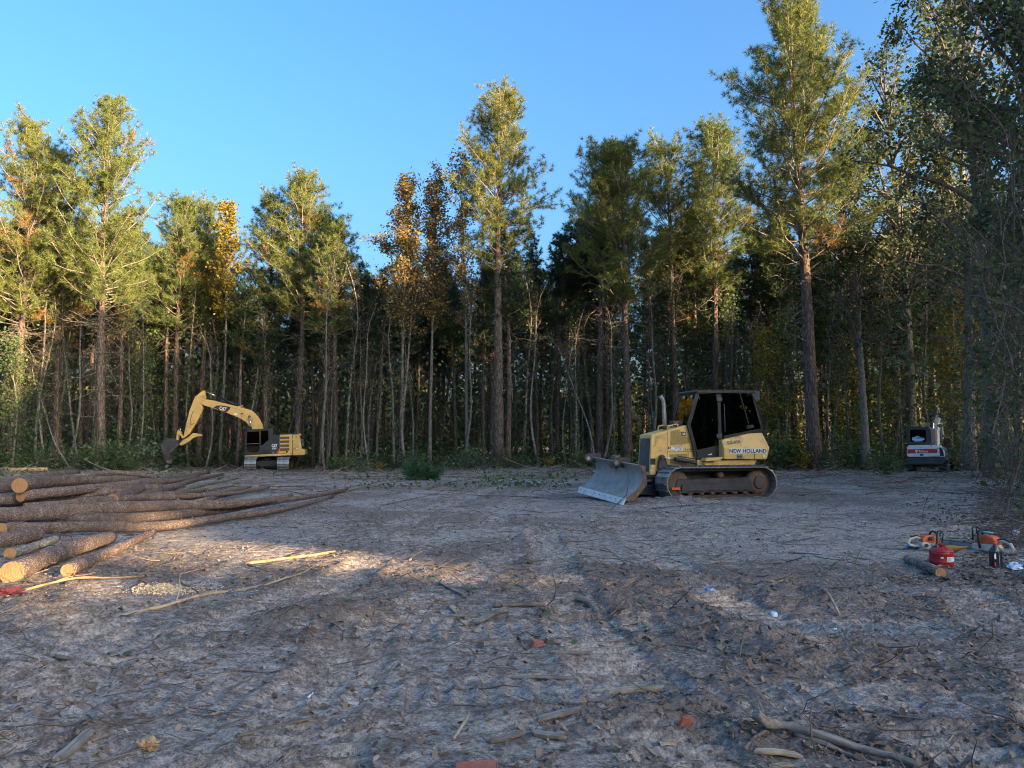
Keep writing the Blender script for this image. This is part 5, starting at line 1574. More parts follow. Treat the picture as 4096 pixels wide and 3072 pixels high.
    slab('engine_cover', [(1645, 752), (1650, 740), (1830, 735), (1875, 745), (1875, 752)], -1.0, 1.0, 'black')
    # counterweight
    cw = slab('counterweight', [(1800, 752), (1868, 750), (1890, 765), (1906, 830), (1918, 935), (1962, 945), (1964, 1005), (1940, 1014), (1802, 1018)], -1.24, NY, YE, root, 0.07)
    bp = MB(); xa = s(1896, 770, NY); xb = s(1918, 930, NY)
    bp.add([(xa[0] - 0.012, -1.0, xa[1]), (xa[0] - 0.012, 1.12, xa[1]), (xb[0] - 0.012, 1.12, xb[1]), (xb[0] - 0.012, -1.0, xb[1]), (xa[0] - 0.05, -1.0, xa[1]), (xa[0] - 0.05, 1.12, xa[1]), (xb[0] - 0.05, 1.12, xb[1]), (xb[0] - 0.05, -1.0, xb[1])],
           [(0, 1, 2, 3), (7, 6, 5, 4), (0, 4, 5, 1), (1, 5, 6, 2), (2, 6, 7, 3), (3, 7, 4, 0)])
    bpo = bp.build('rear_badge_panel', 'decal_black', cw)
    fit_text('CAT', 1.75, 0.52, 'decal_white', bpo, (xb[0] - 0.052 + (xa[0] - xb[0]) * 0.16, 1.02, xb[1] + 0.18), (0, -1, 0), (xa[0] - xb[0], 0, xa[1] - xb[1]), bold=0.035)
    for zx in (1878, 1898):
        x, z = s(zx, 752, 0.6); lf = MB(); lf.lathe([(0.07, 0.5), (0.07, 0.62)], 12, (x, 0, z), 'Y'); lf.build('lifting_eye', YE, cw)
    # lettering
    def txt(body, zx0, zy0, zx1, zy1, Y, mat, parent, **kw):
        x0, z0 = s(zx0, zy0, Y); x1, z1 = s(zx1, zy1, Y)
        return fit_text(body, abs(x1 - x0), z1 - z0, mat, parent, (x0, Y + 0.004, z0), (-1, 0, 0), (0, 0, 1), **kw)
    txt('CAT', 1538, 914, 1608, 872, NY, 'decal_white', ep, bold=0.04)
    txt('316F', 1540, 942, 1595, 920, NY, 'decal_white', ep, bold=0.015)
    txt('L', 1602, 935, 1610, 925, NY, 'decal_white', ep)
    tri = MB(); tri.prism(poly([(1562, 915), (1574, 899), (1586, 915)], NY), NY + 0.006, NY + 0.009); tri.build('badge_triangle', 'decal_yellow', ep)
    ov = MB(); x, z = s(1557, 981, NY); ov.lathe([(0.085, NY + 0.001), (0.085, NY + 0.005)], 20, (x, 0, z), 'Y'); oo = ov.build('oval_sticker', 'decal_blue', ep); oo.scale = (1, 1, 1)
    st = MB(); st.prism(poly([(1655, 966), (1714, 962), (1714, 985), (1655, 988)], NY), NY + 0.002, NY + 0.006); st.build('dealer_sticker', 'decal_yellow', ep)
    txt('Yancey', 1661, 982, 1709, 969, NY + 0.003, 'decal_black', ep)
    st = MB(); st.prism(poly([(1718, 962), (1742, 961), (1742, 983), (1718, 984)], NY), NY + 0.002, NY + 0.006); st.build('badge_sticker', 'decal_black', ep)
    for zx, zy in ((1806, 812), (1857, 930)):
        x, z = s(zx, zy, NY); rf_ = MB(); rf_.box((x, NY + 0.005, z), (0.09, 0.02, 0.07)); rf_.build('lock', 'decal_white', cw)
    # boom, arm, bucket
    BY = 0.24
    bm_ = slab('boom', [(640, 350), (662, 318), (690, 305), (800, 322), (1130, 403), (1285, 448), (1360, 520), (1405, 600), (1432, 690), (1290, 700), (1262, 650), (1210, 595), (1140, 548), (1000, 490), (770, 412), (690, 388), (655, 375)], -BY, BY, YE, root, 0.025)
    de = MB(); de.prism(poly([(800, 412), (840, 388), (900, 383), (1022, 405), (1005, 430), (955, 472)], BY), BY + 0.001, BY + 0.006); deo = de.build('boom_badge', 'decal_black', bm_)
    de = MB(); de.prism(poly([(955, 472), (1005, 430), (1018, 430), (972, 474)], BY), BY + 0.002, BY + 0.007); de.build('badge_stripe', 'decal_red', deo)
    x0, z0 = s(873, 436, BY); x1, z1 = s(960, 404, BY); q0, q1 = s(873, 436, BY), s(962, 455, BY)
    fit_text('CAT', abs(q1[0] - q0[0]) * 0.98, 0.24, 'decal_white', deo, (x0, BY + 0.008, z0), Vector((q1[0] - q0[0], 0, q1[1] - q0[1])), (0, 0, 1), bold=0.04)
    tri = MB(); tri.prism(poly([(897, 446), (912, 426), (930, 453)], BY), BY + 0.011, BY + 0.014); tri.build('badge_triangle', 'decal_yellow', deo)
    de = MB(); de.prism(poly([(1064, 478), (1104, 487), (1100, 508), (1062, 500)], BY), BY + 0.001, BY + 0.005); de.build('boom_sticker', 'decal_white', bm_)
    for zx, zy, rr in ((1258, 525, 0.09), (1162, 488, 0.06)):
        x, z = s(zx, zy, BY); pn = MB(); pn.lathe([(rr, BY), (rr, BY + 0.06)], 14, (x, 0, z), 'Y'); pn.build('boom_pin', 'steel_dark', bm_)
    for Y in (BY + 0.10, -BY - 0.10):
        P = lambda a, b, YY=Y: Vector((s(a, b, BY)[0], YY, s(a, b, BY)[1]))
        rd = MB(); rd.tube([P(1258, 525), P(1288, 690)], 0.035, 8); rd.build('boom_cylinder_rod', 'steel_bright', root)
    arm = slab('arm', [(572, 272), (665, 198), (696, 196), (702, 300), (668, 318), (650, 350), (668, 420), (640, 500), (600, 575), (500, 742), (440, 790), (418, 800), (440, 700), (472, 560), (505, 430), (545, 330)], -0.19, 0.19, YE, root, 0.02)
    rd = MB(); rd.tube([(p[0], 0, p[1]) for p in poly([(706, 208), (852, 272)], 0)], 0.04, 10); rd.build('arm_cylinder_rod', 'steel_bright', root)
    rd = MB(); rd.tube([(p[0], 0, p[1]) for p in poly([(850, 271), (1000, 335), (1135, 396)], 0)], 0.065, 10); rd.build('arm_cylinder', 'black', root)
    ps = MB(); ps.prism(poly([(1115, 400), (1130, 380), (1175, 384), (1190, 412)], 0), -0.12, 0.12); ps.build('cylinder_bracket', YE, root)
    rd = MB(); rd.tube([(p[0], 0, p[1]) for p in poly([(520, 438), (455, 560), (392, 672)], 0)], 0.07, 10); rd.build('bucket_cylinder', 'black', root)
    rd = MB(); rd.tube([(p[0], 0, p[1]) for p in poly([(392, 672), (368, 712)], 0)], 0.04, 8); rd.build('bucket_cylinder_rod', 'steel_bright', root)
    for Y in (0.22, -0.22):
        lk = MB(); bar_poly(lk, poly([(362, 705), (412, 790)], 0.2), 0.10, Y - 0.03, Y + 0.03); lk.build('bucket_link', YE, root)
        lk = MB(); bar_poly(lk, poly([(355, 712), (340, 835)], 0.2), 0.10, Y - 0.025, Y + 0.025); lk.build('bucket_link', YE, root)
    hs = MB()
    hs.tube([(p[0], 0.15, p[1]) for p in poly([(1415, 640), (1330, 470), (1200, 402), (1000, 352), (800, 305), (690, 300), (640, 380), (600, 440), (530, 470)], 0.15)], 0.022, 6)
    hs.tube([(p[0], 0.22, p[1]) for p in poly([(560, 455), (540, 470), (510, 560), (520, 630), (560, 610)], 0.22)], 0.016, 6)
    hs.build('hydraulic_hose', 'rubber', root)
    tb = slab('thumb', [(368, 868), (420, 822), (480, 790), (540, 735), (578, 735), (655, 752), (655, 772), (590, 778), (540, 800), (480, 850), (388, 895)], -0.16, 0.16, YE, root, 0.02)
    bk = MB()
    bprof = [(362, 850), (300, 815), (240, 805), (190, 818), (155, 870), (152, 920), (166, 985), (186, 1040), (200, 1085)]
    ribbon(bk, poly(bprof, 0.5), -0.55, 0.55, 0.05)
    bko = bk.build('bucket', 'steel_dark', root)
    for Y in (0.55, -0.55):
        sd = MB(); sd.prism(poly(bprof + [(250, 1078), (258, 1000), (310, 945), (375, 880)], 0.5), Y - 0.02, Y + 0.02); sd.build('bucket_side', 'steel_dark', bko)
    for i in range(5):
        th = MB(); Y = -0.48 + 0.24 * i; th.prism(poly([(195, 1070), (240, 1070), (232, 1120), (222, 1122)], 0.5), Y - 0.05, Y + 0.05); th.build('bucket_tooth', 'steel_track', bko)
    return root
build_excavator()

# ---- small white excavator under the trees
def build_mini():
    b = R(37)
    d0 = 43.0
    x0 = (3700 - 2048) / FPX * d0
    org = Vector((x0, d0, lz(x0, d0))); ang = PI / 2 - b
    F = Frame(org, ang)
    ZP = lambda zx, zy: (3600 + zx / 5.926, 1620 + zy / 5.926)
    def B(zx, zy, X): return F.back(*ZP(zx, zy), X)
    root = thing('mini_excavator', 'small white excavator with red stripe and grey cab, seen from behind', 'excavator', org, ang)
    def slab(name, pts, xa, xb, mat, parent=root, bev=0.0):
        """outline seen from behind, pulled from x = xa (rear) to xb"""
        q = [B(a, c, xa) for a, c in pts]
        m = MB(); bm = bmesh.new()
        va = [bm.verts.new((xa, y, z)) for y, z in q]; vb = [bm.verts.new((xb, y, z)) for y, z in q]
        bm.faces.new(va); bm.faces.new(list(reversed(vb))); n = len(q)
        for i in range(n): bm.faces.new((va[(i + 1) % n], va[i], vb[i], vb[(i + 1) % n]))
        bmesh.ops.recalc_face_normals(bm, faces=bm.faces[:])
        if bev: bmesh.ops.bevel(bm, geom=bm.edges[:], offset=bev, segments=2, affect='EDGES')
        m.add_bm(bm); return m.build(name, mat, parent)
    for (a, c) in ((175, 285), (900, 1150)):
        ya, yb = B(a, 1500, -1.0)[0], B(c, 1500, -1.0)[0]
        w = min(0.42, abs(ya - yb))
        yc = (ya + yb) / 2
        ch, _ = crawler(root, 1.1, -1.1, 0.0, 0.58, yc, w, 0.12, 'rubber')
        fr = MB(); fr.box((0, yc, 0.29), (1.7, 0.2, 0.3)); fr.build('track_frame', 'steel_dark', root)
    ua = MB(); ua.box((0, -0.05, 0.42), (0.9, 1.3, 0.3)); ua.build('undercarriage', 'black', root)
    slab('lower_counterweight', [(160, 1238), (1058, 1238), (1062, 1330), (1040, 1400), (200, 1412), (165, 1340)], -1.15, 0.6, 'grey_paint', root, 0.04)
    for zx in (190, 870):
        slab('vent_slot', [(zx - 40, 1312), (zx + 90, 1312), (zx + 90, 1335), (zx - 40, 1335)], -1.158, -1.12, 'decal_black')
    tail = slab('tail_cover', [(162, 985), (185, 955), (880, 945), (925, 975), (930, 1222), (165, 1232)], -1.2, 0.2, 'white_paint', root, 0.05)
    st = slab('red_band', [(178, 1052), (884, 1036), (884, 1136), (178, 1150)], -1.206, -1.15, 'decal_red', tail)
    y0, z0 = B(452, 1122, -1.206); y1, z1 = B(662, 1070, -1.206)
    fit_text('Bobcat', abs(y1 - y0), z1 - z0, 'decal_white', st, (-1.209, y0, z0), (0, -1, 0), (0, 0, 1), bold=0.03)
    hd = slab('cat_head_emblem', [(355, 1060), (375, 1072), (405, 1070), (432, 1056), (424, 1090), (428, 1112), (405, 1108), (400, 1132), (388, 1132), (384, 1112), (358, 1114), (364, 1090)], -1.210, -1.204, 'decal_white', st)
    slab('emblem_eye', [(374, 1090), (386, 1096), (376, 1098)], -1.213, -1.209, 'decal_red', hd)
    slab('emblem_eye', [(412, 1088), (402, 1096), (414, 1096)], -1.213, -1.209, 'decal_red', hd)
    slab('plate_recess', [(470, 1160), (556, 1158), (556, 1200), (470, 1202)], -1.206, -1.15, 'decal_black', tail)
    sd = slab('side_cover', [(932, 990), (975, 1000), (1030, 1080), (1062, 1226), (935, 1226)], -1.05, 0.3, 'grey_paint', root, 0.02)
    fr = MB()
    pts = [B(a, c, -1.06) for a, c in ((925, 985), (990, 1010), (1040, 1095), (1058, 1225), (935, 1222))]
    fr.tube([(-1.06, y, z) for y, z in pts], 0.03, 6); fr.build('side_frame', 'white_paint', sd)
    for i in range(3):
        zz = 1060 + i * 50; g = MB(); g.tube([(-1.062, *B(945, zz, -1.06)), (-1.062, *B(1030, zz + 20, -1.06))], 0.022, 5); g.build('cooler_slat', 'decal_black', sd)
    cab = slab('cab', [(165, 935), (150, 600), (165, 545), (215, 518), (640, 510), (690, 540), (722, 600), (742, 935)], -0.75, 0.75, 'grey_paint', root, 0.05)
    fr = MB(); wp = [B(a, c, -0.752) for a, c in ((250, 585), (600, 582), (612, 600), (614, 850), (600, 872), (262, 874), (246, 858), (240, 600))]
    bm = bmesh.new(); va = [bm.verts.new((-0.765, y, z)) for y, z in wp]; vb = [bm.verts.new((-0.70, y, z)) for y, z in wp]
    bm.faces.new(va); bm.faces.new(list(reversed(vb)))
    for i in range(len(wp)): bm.faces.new((va[(i + 1) % len(wp)], va[i], vb[i], vb[(i + 1) % len(wp)]))
    bmesh.ops.recalc_face_normals(bm, faces=bm.faces[:]); fr.add_bm(bm); win = fr.build('rear_window', 'glass_dark', cab)
    de = slab('window_decal', [(285, 800), (290, 762), (345, 758), (380, 735), (420, 728), (470, 755), (520, 770), (580, 785), (580, 832), (535, 836), (530, 862), (335, 866), (330, 842), (285, 838)], -0.772, -0.764, 'decal_teal', win)
    slab('decal_band', [(290, 808), (575, 800), (575, 828), (290, 834)], -0.775, -0.771, 'decal_white', de)
    slab('decal_band', [(338, 842), (528, 838), (528, 858), (338, 862)], -0.775, -0.771, 'decal_white', de)
    y0, z0 = B(290, 806, -0.775); y1, z1 = B(400, 768, -0.775)
    fit_text('TAY', abs(y1 - y0), z1 - z0, 'decal_white', de, (-0.776, y0, z0), (0, -1, 0), (0, 0, 1), bold=0.03)
    # boom raised beside the cab, arm hanging ahead of it
    def P(zx, zy, X):
        y, z = B(zx, zy, X); return Vector((X, y, z))
    def beam(name, pts, X, w, mat, rr):
        m = MB(); v = [P(a, c, x) for a, c, x in pts]; m.tube(v, rr, 6, True, False); return m.build(name, mat, root)
    beam('boom', [(860, 960, 0.9), (855, 640, 1.1), (880, 420, 1.5), (905, 250, 2.0)], 1, 0.2, 'boom_pale', [0.17, 0.18, 0.19, 0.13])
    beam('boom_plate', [(905, 290, 2.0), (912, 150, 2.1), (902, 60, 2.2)], 1, 0.2, 'boom_pale', [0.10, 0.06, 0.05])
    beam('arm', [(915, 190, 2.1), (960, 420, 2.3), (990, 640, 2.4), (1010, 850, 2.5)], 1, 0.2, 'boom_pale', [0.09, 0.11, 0.10, 0.08])
    beam('boom_cylinder', [(790, 940, 0.75), (785, 560, 0.95)], 1, 0.1, 'steel_dark', [0.07, 0.07])
    beam('boom_cylinder_rod', [(785, 570, 0.95), (790, 430, 1.05)], 1, 0.1, 'steel_bright', [0.04, 0.04])
    beam('arm_cylinder', [(760, 430, 1.1), (850, 120, 1.9)], 1, 0.1, 'steel_dark', [0.06, 0.05])
    beam('hydraulic_hose', [(700, 540, 0.8), (690, 440, 0.85), (720, 420, 0.9), (770, 470, 0.95), (790, 600, 1.0), (840, 760, 1.0)], 1, 0.05, 'rubber', [0.025] * 6)
    g = MB(); g.tube([P(695, 530, 0.8), P(695, 420, 0.8), P(780, 420, 0.8), P(780, 530, 0.8)], 0.025, 6); g.build('guard_bar', 'steel_track', root)
    bk = MB(); X = 2.3
    v = [B(a, c, X) for a, c in ((1030, 800), (1110, 770), (1200, 800), (1228, 890), (1225, 1000), (1060, 1010), (1030, 920))]
    bm = bmesh.new(); va = [bm.verts.new((X, y, z)) for y, z in v]; vb = [bm.verts.new((X + 0.5, y, z)) for y, z in v]
    bm.faces.new(va); bm.faces.new(list(reversed(vb)))
    for i in range(len(v)): bm.faces.new((va[(i + 1) % len(v)], va[i], vb[i], vb[(i + 1) % len(v)]))
    bmesh.ops.recalc_face_normals(bm, faces=bm.faces[:]); bmesh.ops.bevel(bm, geom=bm.edges[:], offset=0.04, segments=2, affect='EDGES'); bk.add_bm(bm); bko = bk.build('bucket', 'rust', root)
    for i in range(4):
        th = MB(); y, z = B(1060 + i * 52, 1040, X); th.box((X + 0.1, y, z), (0.12, 0.08, 0.16)); th.build('bucket_tooth', 'steel_track', bko)
    return root
build_mini()

# ------------------------------------------------------------------ felled logs
def spline(pts, k):
    """smooth polyline through 3-d points"""
    P = [np.array(p, float) for p in pts]
    if len(P) == 2:
        return [P[0] + (P[1] - P[0]) * i / k for i in range(k + 1)]
    Q = [2 * P[0] - P[1]] + P + [2 * P[-1] - P[-2]]
    out = []
    seg = len(P) - 1
    for i in range(k + 1):
        f = i / k * seg; j = min(int(f), seg - 1); t = f - j
        a, b, c, d = Q[j], Q[j + 1], Q[j + 2], Q[j + 3]
        out.append(0.5 * ((2 * b) + (-a + c) * t + (2 * a - 5 * b + 4 * c - d) * t * t + (-a + 3 * b - 3 * c + d) * t ** 3))
    return out
def round_wood(name, pts, r0, r1, label, cat, bark='bark_log', cut=True, group=None, seed=0, n=14, k=22, stubs=0, uneven=0.05, sunk=0.0, cutmat_='cut', knots=()):
    """a length of stem lying along pts; its own x axis runs along it"""
    rng = random.Random(seed)
    P = spline(pts, k)
    o = np.array(P[0]); dx = unit(P[-1] - P[0])
    up = np.array([0, 0, 1.0]); dy = unit(np.cross(up, dx)); dz = np.cross(dx, dy)
    A = np.stack([dx, dy, dz])
    L = [A @ (np.array(p) - o) for p in P]
    mt = Matrix([list(dx) + [0], list(dy) + [0], list(dz) + [0], [0, 0, 0, 1]]).transposed(); mt.translation = Vector(o)
    mb = MB()
    ph = rng.random() * 6
    rad = []
    for i in range(k + 1):
        t = i / k
        rad.append((r0 + (r1 - r0) * t) * (1 + uneven * math.sin(t * 17 + ph) + uneven * 0.7 * math.sin(t * 41 + 2 * ph)))
    mb.tube(L, rad, n, True, True, uneven * 0.5, rng)
    for s in range(stubs):
        t = rng.uniform(0.25, 0.95); i = int(t * k); a = rng.uniform(-0.3, PI + 0.3)
        p = Vector(L[i]); d = Vector((rng.uniform(-0.2, 0.5), math.cos(a), math.sin(a))).normalized()
        mb.tube([p + d * rad[i] * 0.7, p + d * (rad[i] + 0.03 + rng.random() * 0.07)], [0.018, 0.012], 6)
    obj = mb.build(name, bark, None, label=label, cat=cat, group=group)
    obj.matrix_world = mt
    if cut:
        for e, (i, j) in enumerate(((0, 1), (k, k - 1))):
            p, q = Vector(L[i]), Vector(L[j]); d = (p - q).normalized()
            c = MB(); c.tube([p - d * 0.004, p + d * 0.006], [rad[i] * 0.985, rad[i] * 0.965], n, True, False)
            c.build('cut_end', cutmat_, obj)
    return obj
def D3(lst, zmin=None, r=0.0):
    out = []
    for (px, py, d) in lst:
        p = at_depth(px, py, d)
        g = lz(p.x, p.y)
        if p.z < g + r * 0.85: p.z = g + r * 0.85
        out.append(p)
    return out
LOGS = [
    ('thick foreground log with bright orange sawn end facing the viewer', [(47, 2292, 8.6), (240, 2212, 10.2), (442, 2148, 12.0)], 0.120, 0.105, 'bark_log', 5),
    ('thinner crooked log on the ground right of the thick foreground log', [(268, 2288, 9.0), (400, 2226, 10.2), (520, 2170, 11.6), (614, 2126, 12.9)], 0.078, 0.055, 'bark_log', 4),
    ('long log at the lower front edge of the pile with a dull round end', [(49, 2117, 12.4), (350, 2107, 13.2), (640, 2104, 13.5), (900, 2071, 15), (1130, 2036, 17), (1330, 1992, 21)], 0.105, 0.045, 'bark_log', 4),
    ('long log lying second from the front, tapering far to the right', [(240, 2080, 13.9), (580, 2068, 14.2), (870, 2041, 15.7), (1100, 2006, 18), (1290, 1978, 21), (1392, 1955, 25)], 0.105, 0.04, 'bark_log', 4),
    ('thickest long log on top of the front row, partly lit orange', [(-40, 2064, 13.2), (300, 2045, 14), (470, 2030, 14.5), (700, 2022, 15), (900, 2018, 15.6), (1060, 2003, 17.2), (1165, 1985, 19.5)], 0.150, 0.06, 'bark_log', 6),
    ('log in the middle of the pile behind the thick lit log', [(-30, 2022, 15), (250, 1990, 16), (480, 1962, 17.5), (640, 1950, 19)], 0.13, 0.085, 'bark_log', 3),
    ('log with a dark sawn end under the pale-ended top log', [(83, 1984, 14.6), (300, 1962, 16), (560, 1932, 19), (660, 1924, 20.5)], 0.11, 0.08, 'bark_log', 3),
    ('topmost log with a pale round sawn end and moss tufts', [(78, 1942, 14.5), (220, 1925, 16), (400, 1921, 17.5), (550, 1917, 19)], 0.138, 0.085, 'bark_log', 2),
    ('heavy log at the back left of the pile, butt outside the picture', [(-170, 1985, 14), (40, 1945, 15.6), (190, 1908, 18), (305, 1889, 21)], 0.18, 0.08, 'bark_log', 2),
    ('thin arched log at the back of the pile', [(200, 1926, 17), (330, 1906, 18), (420, 1893, 19), (500, 1893, 20), (625, 1909, 22)], 0.085, 0.055, 'bark_log', 2),
    ('log crossing over the others, bent upward in the middle', [(450, 1998, 15.8), (545, 1962, 17.6), (600, 1930, 19.8), (700, 1912, 23), (835, 1888, 30)], 0.115, 0.065, 'bark_log', 3),
    ('log right behind the bent crossing log', [(540, 1987, 17.5), (700, 1946, 20), (765, 1924, 23), (890, 1897, 31)], 0.09, 0.06, 'bark_log', 2),
    ('pale grey smooth log in the middle of the pile', [(510, 2005, 17), (700, 1972, 20), (780, 1946, 23), (950, 1911, 30)], 0.08, 0.05, 'bark_pale', 1),
    ('short mossy log right of the pale grey one', [(700, 1998, 17.5), (850, 1974, 20), (1001, 1947, 25)], 0.075, 0.05, 'bark_log', 2),
    ('short log at the right tip of the pile', [(810, 2003, 18), (900, 1980, 20.5), (1075, 1948, 25.5)], 0.07, 0.045, 'bark_log', 2),
    ('small far log at the back right of the pile', [(830, 1948, 24), (950, 1930, 27.5)], 0.06, 0.045, 'bark_pale', 1),
    ('thick log half hidden low at the left edge of the pile', [(-60, 2178, 11.2), (60, 2160, 11.8), (150, 2146, 12.5)], 0.13, 0.11, 'bark_log', 2),
    ('pale peeled log lying low behind the thick foreground log', [(38, 2226, 10.5), (130, 2196, 11.2), (225, 2164, 12.3)], 0.075, 0.06, 'bark_pale', 1),
    ('log with orange butt peeping out at the left edge of the pile', [(4, 2116, 12.8), (150, 2096, 14), (330, 2080, 15.2)], 0.10, 0.09, 'bark_log', 1),
    ('log wedged between the pale grey log and the thick lit log', [(300, 2012, 15.6), (520, 1993, 16.5), (760, 1984, 18), (960, 1970, 21)], 0.10, 0.05, 'bark_log', 3),
    ('brown log running up the middle of the pile to a thin tip', [(100, 2036, 14.4), (330, 2012, 15.2), (600, 1985, 17), (820, 1960, 21)], 0.11, 0.06, 'bark_log', 3),
    ('log on the far slope of the pile behind the bent crossing log', [(330, 1950, 17.2), (520, 1936, 18.5), (680, 1925, 21), (790, 1907, 26)], 0.09, 0.06, 'bark_log', 2),
    ('rearmost long log along the back of the pile', [(-80, 1938, 16.5), (120, 1916, 18.5), (280, 1902, 21), (420, 1892, 25)], 0.12, 0.07, 'bark_log', 2),
    ('slim log squeezed under the thickest long log', [(420, 2070, 14.8), (700, 2053, 15.8), (960, 2022, 18), (1150, 1994, 21)], 0.085, 0.04, 'bark_log', 2),
    ('slim grey pole at the right side of the pile', [(620, 1977, 19), (780, 1962, 21.5), (930, 1940, 26)], 0.065, 0.04, 'bark_pale', 1),
    ('log below the thickest long log at the left edge', [(-40, 2096, 13.4), (120, 2082, 14.0), (330, 2066, 14.8), (520, 2054, 15.4)], 0.12, 0.10, 'bark_log', 2),
    ('log between the dark-ended log and the middle log', [(-50, 2000, 14.6), (150, 1988, 15.2), (330, 1974, 16.5), (480, 1966, 17.8)], 0.12, 0.10, 'bark_log', 2),
    ('peeled tan log lying far behind the pile by the wood edge', [(20, 1880, 43), (190, 1878, 43.5)], 0.13, 0.12, 'wood_tan', 0),
]
for i, (lab, pts, r0, r1, bark, st) in enumerate(LOGS):
    round_wood('log', D3(pts, r=max(r0, r1)), r0, r1, lab, 'log', bark, True, 'felled logs in the pile' if i < 27 else None, i + 1, stubs=st)
# small offcut by the petrol can
round_wood('log', [G(3628, 2236, 0.05), G(3700, 2262, 0.055), G(3762, 2290, 0.055)], 0.052, 0.058, 'short bark-covered log end in front of the red can', 'log', seed=40, stubs=1, k=14)
# fallen bare pole running from the pile to the green bough
round_wood('fallen_pole', D3([(1330, 1985, 23), (1450, 1955, 27), (1580, 1930, 31), (1690, 1905, 35)], r=0.04), 0.05, 0.025, 'long thin bare pole between the log pile and the green pine bough', 'pole', 'bark_pale', True, None, 41, 8, 16, 3)

# ------------------------------------------------------------------ branches, sticks and scrap wood worth telling apart
def stick(name, pix, r0, r1, label, mat='wood_bark', cat='stick', twigs=0, seed=0, up=None, n=7, cut=False):
    pts = [G(px, py, r0 * 0.8 + (up[i] if up else 0.0)) for i, (px, py) in enumerate(pix)]
    o = round_wood(name, pts, r0, r1, label, cat, mat, cut, None, seed + 100, n, 14, 0, 0.12)
    if twigs:
        rng = np.random.default_rng(seed + 5); inv = o.matrix_world.inverted(); P = spline(pts, 20); t_ = Tubes()
        for q in range(twigs):
            p = np.array(along(P, 0.15 + 0.85 * rng.random()))
            d = unit(np.array(P[-1]) - np.array(P[0]) + rng.normal(size=3) * 0.6 * np.linalg.norm(np.array(P[-1]) - np.array(P[0])))
            sp, _ = wander(p, d + np.array([0, 0, 0.12]), 0.15 + 0.45 * rng.random(), 4, rng, 0.18, -0.05)
            sp = [np.array(inv @ Vector(x)) for x in sp]
            t_.tube(sp, [r1 * 0.7, r1 * 0.6, r1 * 0.5, r1 * 0.35, r1 * 0.2], 5)
        t_.build('twigs', mat, o, kind='stuff')
    return o
